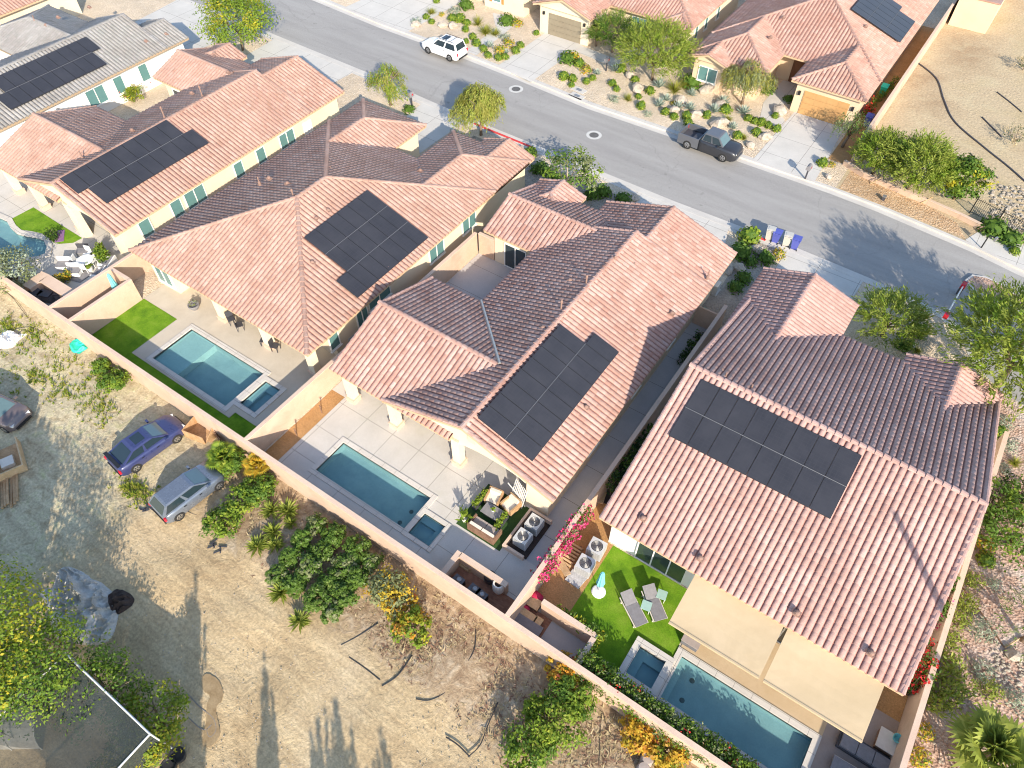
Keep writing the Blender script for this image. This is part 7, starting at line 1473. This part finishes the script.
# crumpled grey sheeting
def crumple(label, px, py, lx, ly, h, seed, mat, rz, cat='tarpaulin', name='tarpaulin'):
    rg = random.Random(seed); x, y = P(px, py, .3); m = MB(); nx, ny = 70, 50; ph = [(rg.uniform(-9, 9), rg.uniform(-9, 9), rg.uniform(0, 6), rg.uniform(.04, .17)) for _ in range(20)]; v = []
    for j in range(ny + 1):
        for i in range(nx + 1):
            u, w = i / nx, j / ny; e2 = ((u - .5) * 2) ** 2 + ((w - .5) * 2) ** 2; r = max(0, 1 - e2) ** .6; wx = mnoise.noise(Vector((u * lx * .8, w * ly * .8, seed))) * 1.2; f1 = 1 - abs(mnoise.noise(Vector((u * lx * 1.1 + wx, w * ly * 1.7 - wx, seed + 3.1)))) * 2.6; f2 = 1 - abs(mnoise.noise(Vector((u * lx * 2.6 - wx, w * ly * 2.2 + wx, seed + 8.4)))) * 2.2; z = h * r * (.30 + .55 * max(0, f1) ** 2 + .30 * max(0, f2) ** 2) * (.75 + .5 * mnoise.noise(Vector((u * 2.1, w * 2.1, seed + 1.7))))
            v.append(((u - .5) * lx * (1 + .12 * math.sin(6 * w + seed)), (w - .5) * ly * (1 + .15 * math.sin(5 * u + seed)), z - .02))
    m.add(v, [(j * (nx + 1) + i, j * (nx + 1) + i + 1, (j + 1) * (nx + 1) + i + 1, (j + 1) * (nx + 1) + i) for j in range(ny) for i in range(nx)]); o = m.build(name, T[mat], None, False); o.location = (x, y, -.14); o.rotation_euler = (0, 0, rz); tag(o, label, cat)
crumple('heap of crumpled grey plastic sheeting beside the yellow tree', 76, 603, 5.0, 2.9, 1.25, 4, 'plastic_sheet', R(-12)); crumple('dark heap of soil beside the grey plastic sheeting', 116, 598, 1.5, 1.3, .7, 9, 'mulch', 0, 'heap', 'soil_heap')
crumple('white plastic sack at the left edge above the parked car', 4, 336, 1.7, 1.7, .8, 14, 'white_pl', .4, 'sack', 'sack'); crumple('teal folded tarpaulin beside the long block wall', 75, 342, 1.25, 1.0, .6, 17, 'teal_plastic', .3)
# broken wooden crate by the wall
x, y = P(201, 432, 0); t = thing('broken_crate', 'broken open wooden crate beside the deep blue sports car', 'crate', (x, y, -.14), R(12)); m = MB(); m.box(-.75, .75, -.6, -.56, 0, .7); m.box(-.75, .75, .56, .6, 0, .75); m.box(-.75, -.71, -.56, .56, 0, .7); m.box(-.71, .71, -.56, .56, 0, .04); m.build('sides', T['wood'], t); m = MB(); m.obox((.95, .1, .35), (.05, 1.1, .75), 0, 0, .5); m.build('loose_panel', T['wood'], t); m = MB()
for i in range(5): m.obox((1.25 + .12 * i, .1 - .1 * i, .4), (.06, .1, 1.0), .4 * i, .5, .3)
m.build('slats', T['wood_dark'], t)
x, y = P(6, 458, .4); t = thing('timber_trailer', 'orange timber crate at the left edge below the car', 'crate', (x, y, -.14), R(-22)); part('side', 'wood_pale', t, (-1.2, 1.2, -.8, -.72, .1, .7), (-1.2, 1.2, .72, .8, .1, .7), (1.12, 1.2, -.72, .72, .1, .7)); part('floor', 'wood', t, (-1.2, 1.12, -.72, .72, .1, .16)); part('sack', 'fabric_cream', t, (-.2, .5, -.4, .3, .16, .42))
x, y = P(3, 487, .2); t = thing('lumber_pile', 'pile of dark and pale boards at the left edge', 'lumber', (x, y, -.14), R(-32)); m = MB(); rg = random.Random(6)
for i in range(9): m.obox((rg.uniform(-.2, .2), -.7 + .17 * i, .08 + .06 * (i % 3)), (2.6, .13, .06), rg.uniform(-.06, .06))
m.build('boards', T['wood'], t)
for (px, py), lab, s in (((145, 509), 'small tangle of dark scrap on the dirt near the hatchback', .35), ((218, 543), 'dark scrap beside the lime bush on the dirt', .4)):
    x, y = P(px, py); rg = random.Random(px); m = MB()
    for i in range(7): m.obox((rg.uniform(-s, s), rg.uniform(-s, s), .08), (rg.uniform(.2, .5), .06, .05), rg.uniform(0, 3), rg.uniform(-.3, .3))
    o = m.build('scrap', T['bin_dark']); o.location = (x, y, -.14); tag(o, lab, 'scrap', 'scrap on the dirt lot')
def smooth_loop(q, n=6):
    out = []; k = len(q); rg = random.Random(3)
    for i in range(k):
        p0, p1, p2, p3 = [Vector(q[(i + d) % k]) for d in (-1, 0, 1, 2)]
        for j in range(n):
            s = j / n; v = .5 * ((2 * p1) + (p2 - p0) * s + (2 * p0 - 5 * p1 + 4 * p2 - p3) * s * s + (3 * p1 - p0 - 3 * p2 + p3) * s ** 3); out.append((v.x + rg.uniform(-.5, .5), v.y + rg.uniform(-.5, .5)))
    return out
def hose(label, pts, r=.03, mat='hose', z=-.10, name='hose', grp='hoses on the dirt lot'):
    q = [Vector((*P(px, py, z), z)) for px, py in pts]; out = []
    for i in range(len(q) - 1):
        p0, p1, p2, p3 = q[max(0, i - 1)], q[i], q[i + 1], q[min(len(q) - 1, i + 2)]
        for k in range(6):
            s = k / 6; out.append(tuple(.5 * ((2 * p1) + (p2 - p0) * s + (2 * p0 - 5 * p1 + 4 * p2 - p3) * s * s + (3 * p1 - p0 - 3 * p2 + p3) * s ** 3)))
    out.append(tuple(q[-1])); m = MB(); r = r * (.55 if grp.startswith('hoses') else .8); m.path(out, r, 6); o = m.build(name, T[mat], None, True); tag(o, label, name.replace('_', ' '), grp)
hose('black hose curving from the block wall to the track', [(476, 629), (474, 650), (462, 670), (448, 690), (430, 700), (416, 699)], .045); hose('black irrigation pipe in front of the olive bush', [(341, 645), (358, 636), (378, 623)], .06); hose('black pipe below the bright yellow-green bush', [(382, 686), (398, 675), (412, 655)], .06)
hose('thin black pipe along the edge of the dirt track', [(349, 657), (365, 668), (380, 680)], .05); hose('black hose at the bottom centre near the ash-grey bed', [(468, 757), (480, 745), (488, 725), (498, 702)], .05); hose('short black pipe at the bottom centre', [(446, 737), (458, 745), (470, 757)], .06); hose('black hose from the hatchback towards the lime bush', [(187, 511), (198, 515), (212, 511), (222, 505)], .03)
hose('looped pale hose on the wet patch of sand', [(187, 693), (200, 707), (213, 718), (216, 730), (210, 737), (207, 730), (212, 724), (207, 729), (200, 728), (188, 717)], .035, 'fabric_grey'); hose('brown drip line curling on the pale dirt at left', [(0, 288), (12, 297), (22, 310), (28, 318)], .03); hose('brown drip line below the teal tarpaulin', [(0, 350), (14, 338), (24, 330), (38, 338), (44, 350)], .03); hose('brown drip line arching near the long wall at left', [(12, 330), (30, 327), (45, 334), (52, 345)], .025)
hose('pale pipe at the wall foot by the golden-orange bush', [(533, 653), (545, 659), (556, 667)], .06, 'teal'); hose('long bent twig-like hose beside the bottom bush', [(602, 711), (600, 735), (599, 765)], .025); hose('dark cane leaning on the ground near the hedge', [(603, 712), (611, 735), (630, 742)], .025)
hose('dark line winding across the vacant lot', [(914, 60), (936, 78), (944, 100), (955, 122), (985, 148), (1010, 168), (1040, 195)], .09, 'bin_dark', .05, 'dark_line', 'lines on the vacant lot'); hose('dark bar standing in for a pole shadow on the vacant lot, upper', [(997, 92), (1010, 102), (1022, 112)], .06, 'bin_dark', .05, 'pole', 'lines on the vacant lot'); hose('dark bar standing in for a pole shadow on the vacant lot, middle', [(982, 117), (993, 128), (1002, 137)], .07, 'bin_dark', .05, 'pole', 'lines on the vacant lot'); hose('dark bar standing in for a pole shadow on the vacant lot, lower', [(970, 153), (985, 168), (998, 178)], .06, 'bin_dark', .05, 'pole', 'lines on the vacant lot'); hose('long brown pipe across the pink gravel', [(963, 588), (985, 618), (1004, 647)], .05, 'wood_dark', 0, 'pipe', 'pipes on the pink gravel'); hose('pale stake beside the long brown pipe', [(1005, 648), (1020, 638)], .04, 'wood_pale', .05, 'stake', 'pipes on the pink gravel'); hose('short brown stake by the bush on the pink gravel', [(989, 552), (996, 560)], .05, 'wood_dark', 0, 'stake', 'pipes on the pink gravel')  # vacant-lot lines are dark tubes; the short ones stand in for pole shadows
# damp patch of sand and ash bed
sheet('wet_sand', [P(*q, -.1) for q in smooth_loop([(203, 677), (209, 674), (218, 680), (223, 690), (222, 700), (216, 708), (219, 725), (219, 738), (210, 746), (203, 742), (206, 722), (207, 705), (210, 696), (203, 690)])], [], -.085, T['wet'])
# stacked pots at the bottom
for (px, py), lab in (((648, 758), 'stack of upturned nursery pots at the bottom, right'), ((644, 768), 'stack of upturned nursery pots at the bottom edge')):
    x, y = P(px, py, .5); t = thing('pot_stack', lab, 'pot stack', (x, y, -.14), 0, 'stacked nursery pots')
    for k in range(3):
        m = MB(); m.lathe((0, 0, k * .22), [(.28, 0), (.3, .05), (.24, .2), (.1, .21)], 16); m.build('pot', T['fabric_taupe'], t)
for (px, py), lab in (((177, 755), 'black nursery pot by the pipe end, larger'), ((168, 766), 'black nursery pot at the bottom edge by the pipe end')):
    x, y = P(px, py, .3); m = MB(); m.lathe((0, 0, 0), [(.26, 0), (.34, .45), (.36, .47), (.31, .47), (.28, .38), (.05, .36)], 18); o = m.build('nursery_pot', T['pot_dark']); o.location = (x, y, -.14); tag(o, lab, 'pot', 'black nursery pots')
# ---- gate end of the street
a = P(965, 283, 1.0); b = P(946, 316, .95); t = thing('barrier_arm', 'red and white barrier arm across the street end', 'barrier', (*a, -.12)); off = (*a, -.12); m = MB(off)
part('post', 'bin_dark', t, (-.14, .14, -.14, .14, .1, 1.2)); m = MB()
d = Vector((b[0] - a[0], b[1] - a[1], -.05)); m.tube((0, 0, 1.1), tuple(Vector((0, 0, 1.1)) + d), .05, n=8); m.build('arm', T['winframe'], t)
for k in (.06, .97): 
    m = MB(); p = Vector((0, 0, 1.1)) + d * k; m.obox(tuple(p), (.42, .30, .34), math.atan2(d.y, d.x)); m.build('red_flag', T['lamp_red'], t)
gx, gy = P(981, 248, 0); t = thing('keypad_post', 'black gooseneck keypad post on the pale gate pad', 'keypad', (gx, gy, .02)); m = MB(); m.path([(0, 0, 0), (0, 0, 1.0), (.05, -.02, 1.2), (.25, -.1, 1.28), (.45, -.18, 1.22)], .05, 8); m.build('gooseneck', T['black'], t); m = MB(); m.obox((.5, -.2, 1.2), (.14, .26, .32), -.4); m.build('keypad', T['metal_grey'], t)
fa = P(973, 207, .6); fb = P(1052, 247, .6); off = (*fa, 0); t = thing('iron_fence', 'black iron picket fence by the rubble at the right edge', 'fence', off); m = MB(off); d = Vector((fb[0] - fa[0], fb[1] - fa[1])); n = int(d.length / .14)
for i in range(n + 1): 
    p = Vector(fa) + d * i / n; m.tube((p.x, p.y, .08), (p.x, p.y, 1.5), .014, n=4)
m.build('pickets', T['steel'], t); m = MB(off)
for zq in (.18, 1.35): m.tube((*fa, zq), (*fb, zq), .022, n=5)
m.build('rail', T['steel'], t)
for i in range(4):
    p = Vector(fa) + d * i / 3; m = MB(off); m.box(p.x - .04, p.x + .04, p.y - .04, p.y + .04, -.1, 1.6); m.build('post', T['steel'], t)
for (px, py), lab in (((870, 184), 'leaning wooden stake on the orange verge, nearer the driveway'), ((921, 203), 'leaning wooden stake on the orange verge, nearer the gate')):
    x, y = P(px, py); m = MB(); m.tube((0, 0, 0), (.55, .1, .75), .05, .045, 6); o = m.build('stake', T['wood_pale']); o.location = (x, y, 0); tag(o, lab, 'stake', 'stakes on the orange verge')
for (px, py), lab, s in (((1012, 142), 'dry dark bush on the vacant lot, larger', 1.2), ((1022, 70), 'dry dark bush at the right edge of the vacant lot', .9)):
    tree(lab, px, py, s, 1.2, 'spray', ('lf_dark', 'straw'), int(px), 'bushes on the vacant lot', n=50, per=10, size=.14, base=.2, name='bush', cat='bush', r0=.05)
# ---- trees and a tall bare stem just beyond the lower and right edges; their shade falls into the view
for i, (x, y, h, r_) in enumerate(((12.4, -32.4, 8.6, .5), (15.6, -31.4, 8.6, 1.25), (18.2, -30.8, 8.0, 1.15), (5.2, -30.6, 8.8, .4), (8.6, -33.3, 7.8, .35))):
    tree(('narrow slender tree beyond the lower edge of the view', 'bushier slender tree beyond the lower edge, taller of two', 'bushier slender tree beyond the lower edge, lower of two', 'pencil-thin tall tree beyond the lower edge of the view', 'thinnest sapling beyond the lower edge of the view')[i], 0, 0, r_, h, 'spire', ('lf_green',), 300 + i, 'slender trees beyond the dirt track', n=int(14 + 34 * r_), per=90, size=.27, base=1.0, xy=(x, y), z=-.14)
for i, (x, y, h, r_) in enumerate(((-9.8, -31.2, 8.8, 2.4), (-13.6, -28.6, 7.8, 2.0))):
    tree(('tall airy tree beyond the left edge, nearer the shade net', 'tall airy tree beyond the left edge, nearer the timber crate')[i], 0, 0, r_, h, 'spire', ('lf_green', 'lf_green'), 310 + i, LOT, n=135, per=110, size=.28, base=3.0, xy=(x, y), z=-.14)
sx, sy = 32.2, -8.7; t = thing('bare_stem', 'tall bare flower stalk beyond the right corner of the view', 'stalk', (sx, sy, 0)); m = MB(); m.path([(0, 0, 0), (.05, 0, 5), (0, 0, 12.0)], [.25, .21, .13], 8); m.build('stem', T['trunk'], t); m = MB()
for k, zq in enumerate((6.4, 6.9, 7.6)): m.path([(0, 0, zq), (.9 * (-1) ** k, .5, zq + .3), (1.3 * (-1) ** k, .7, zq + .7)], [.1, .08, .05], 5)
m.build('side_branch', T['trunk'], t)
# ================================================================== light, sky, camera
SUN_EL, = (R(26),); sd = Vector((.75, -.66, 0)).normalized() * math.cos(SUN_EL) + Vector((0, 0, math.sin(SUN_EL)))
s = bpy.data.lights.new('sun', 'SUN'); s.energy = 3.7; s.angle = R(.53); s.color = (1.0, .89, .735); so = bpy.data.objects.new('sun', s); COL.objects.link(so); so.rotation_euler = (-sd).to_track_quat('-Z', 'Y').to_euler()
w = bpy.data.worlds.new('World'); scene.world = w; w.use_nodes = True; nt = w.node_tree; sk = nt.nodes.new('ShaderNodeTexSky'); sk.sky_type = 'NISHITA'; sk.sun_disc = False; sk.sun_elevation = SUN_EL; sk.sun_rotation = math.atan2(sd.x, sd.y); sk.dust_density = .7; sk.air_density = 1.0; sk.ozone_density = 1.3
nt.links.new(sk.outputs[0], nt.nodes['Background'].inputs[0]); nt.nodes['Background'].inputs[1].default_value = .15
cam = bpy.data.cameras.new('camera'); cam.sensor_width = 36; cam.lens = 36 * FPX / 1024; cam.clip_end = 2000; cam.clip_start = .5; co = bpy.data.objects.new('camera', cam); COL.objects.link(co); co.location = (CAMX, CAMY, CAMZ); co.rotation_euler = (R(90) - PITCH, 0, YAW); scene.camera = co
scene.view_settings.view_transform = 'Standard'; scene.view_settings.look = 'None'; scene.view_settings.exposure = 1.02; scene.view_settings.gamma = 1.0; scene.view_settings.use_curve_mapping = False
scene.cycles.pixel_filter_type = 'BLACKMAN_HARRIS'; scene.cycles.filter_width = 1.05; scene.cycles.max_bounces = 6; scene.cycles.transparent_max_bounces = 10; scene.cycles.use_denoising = True
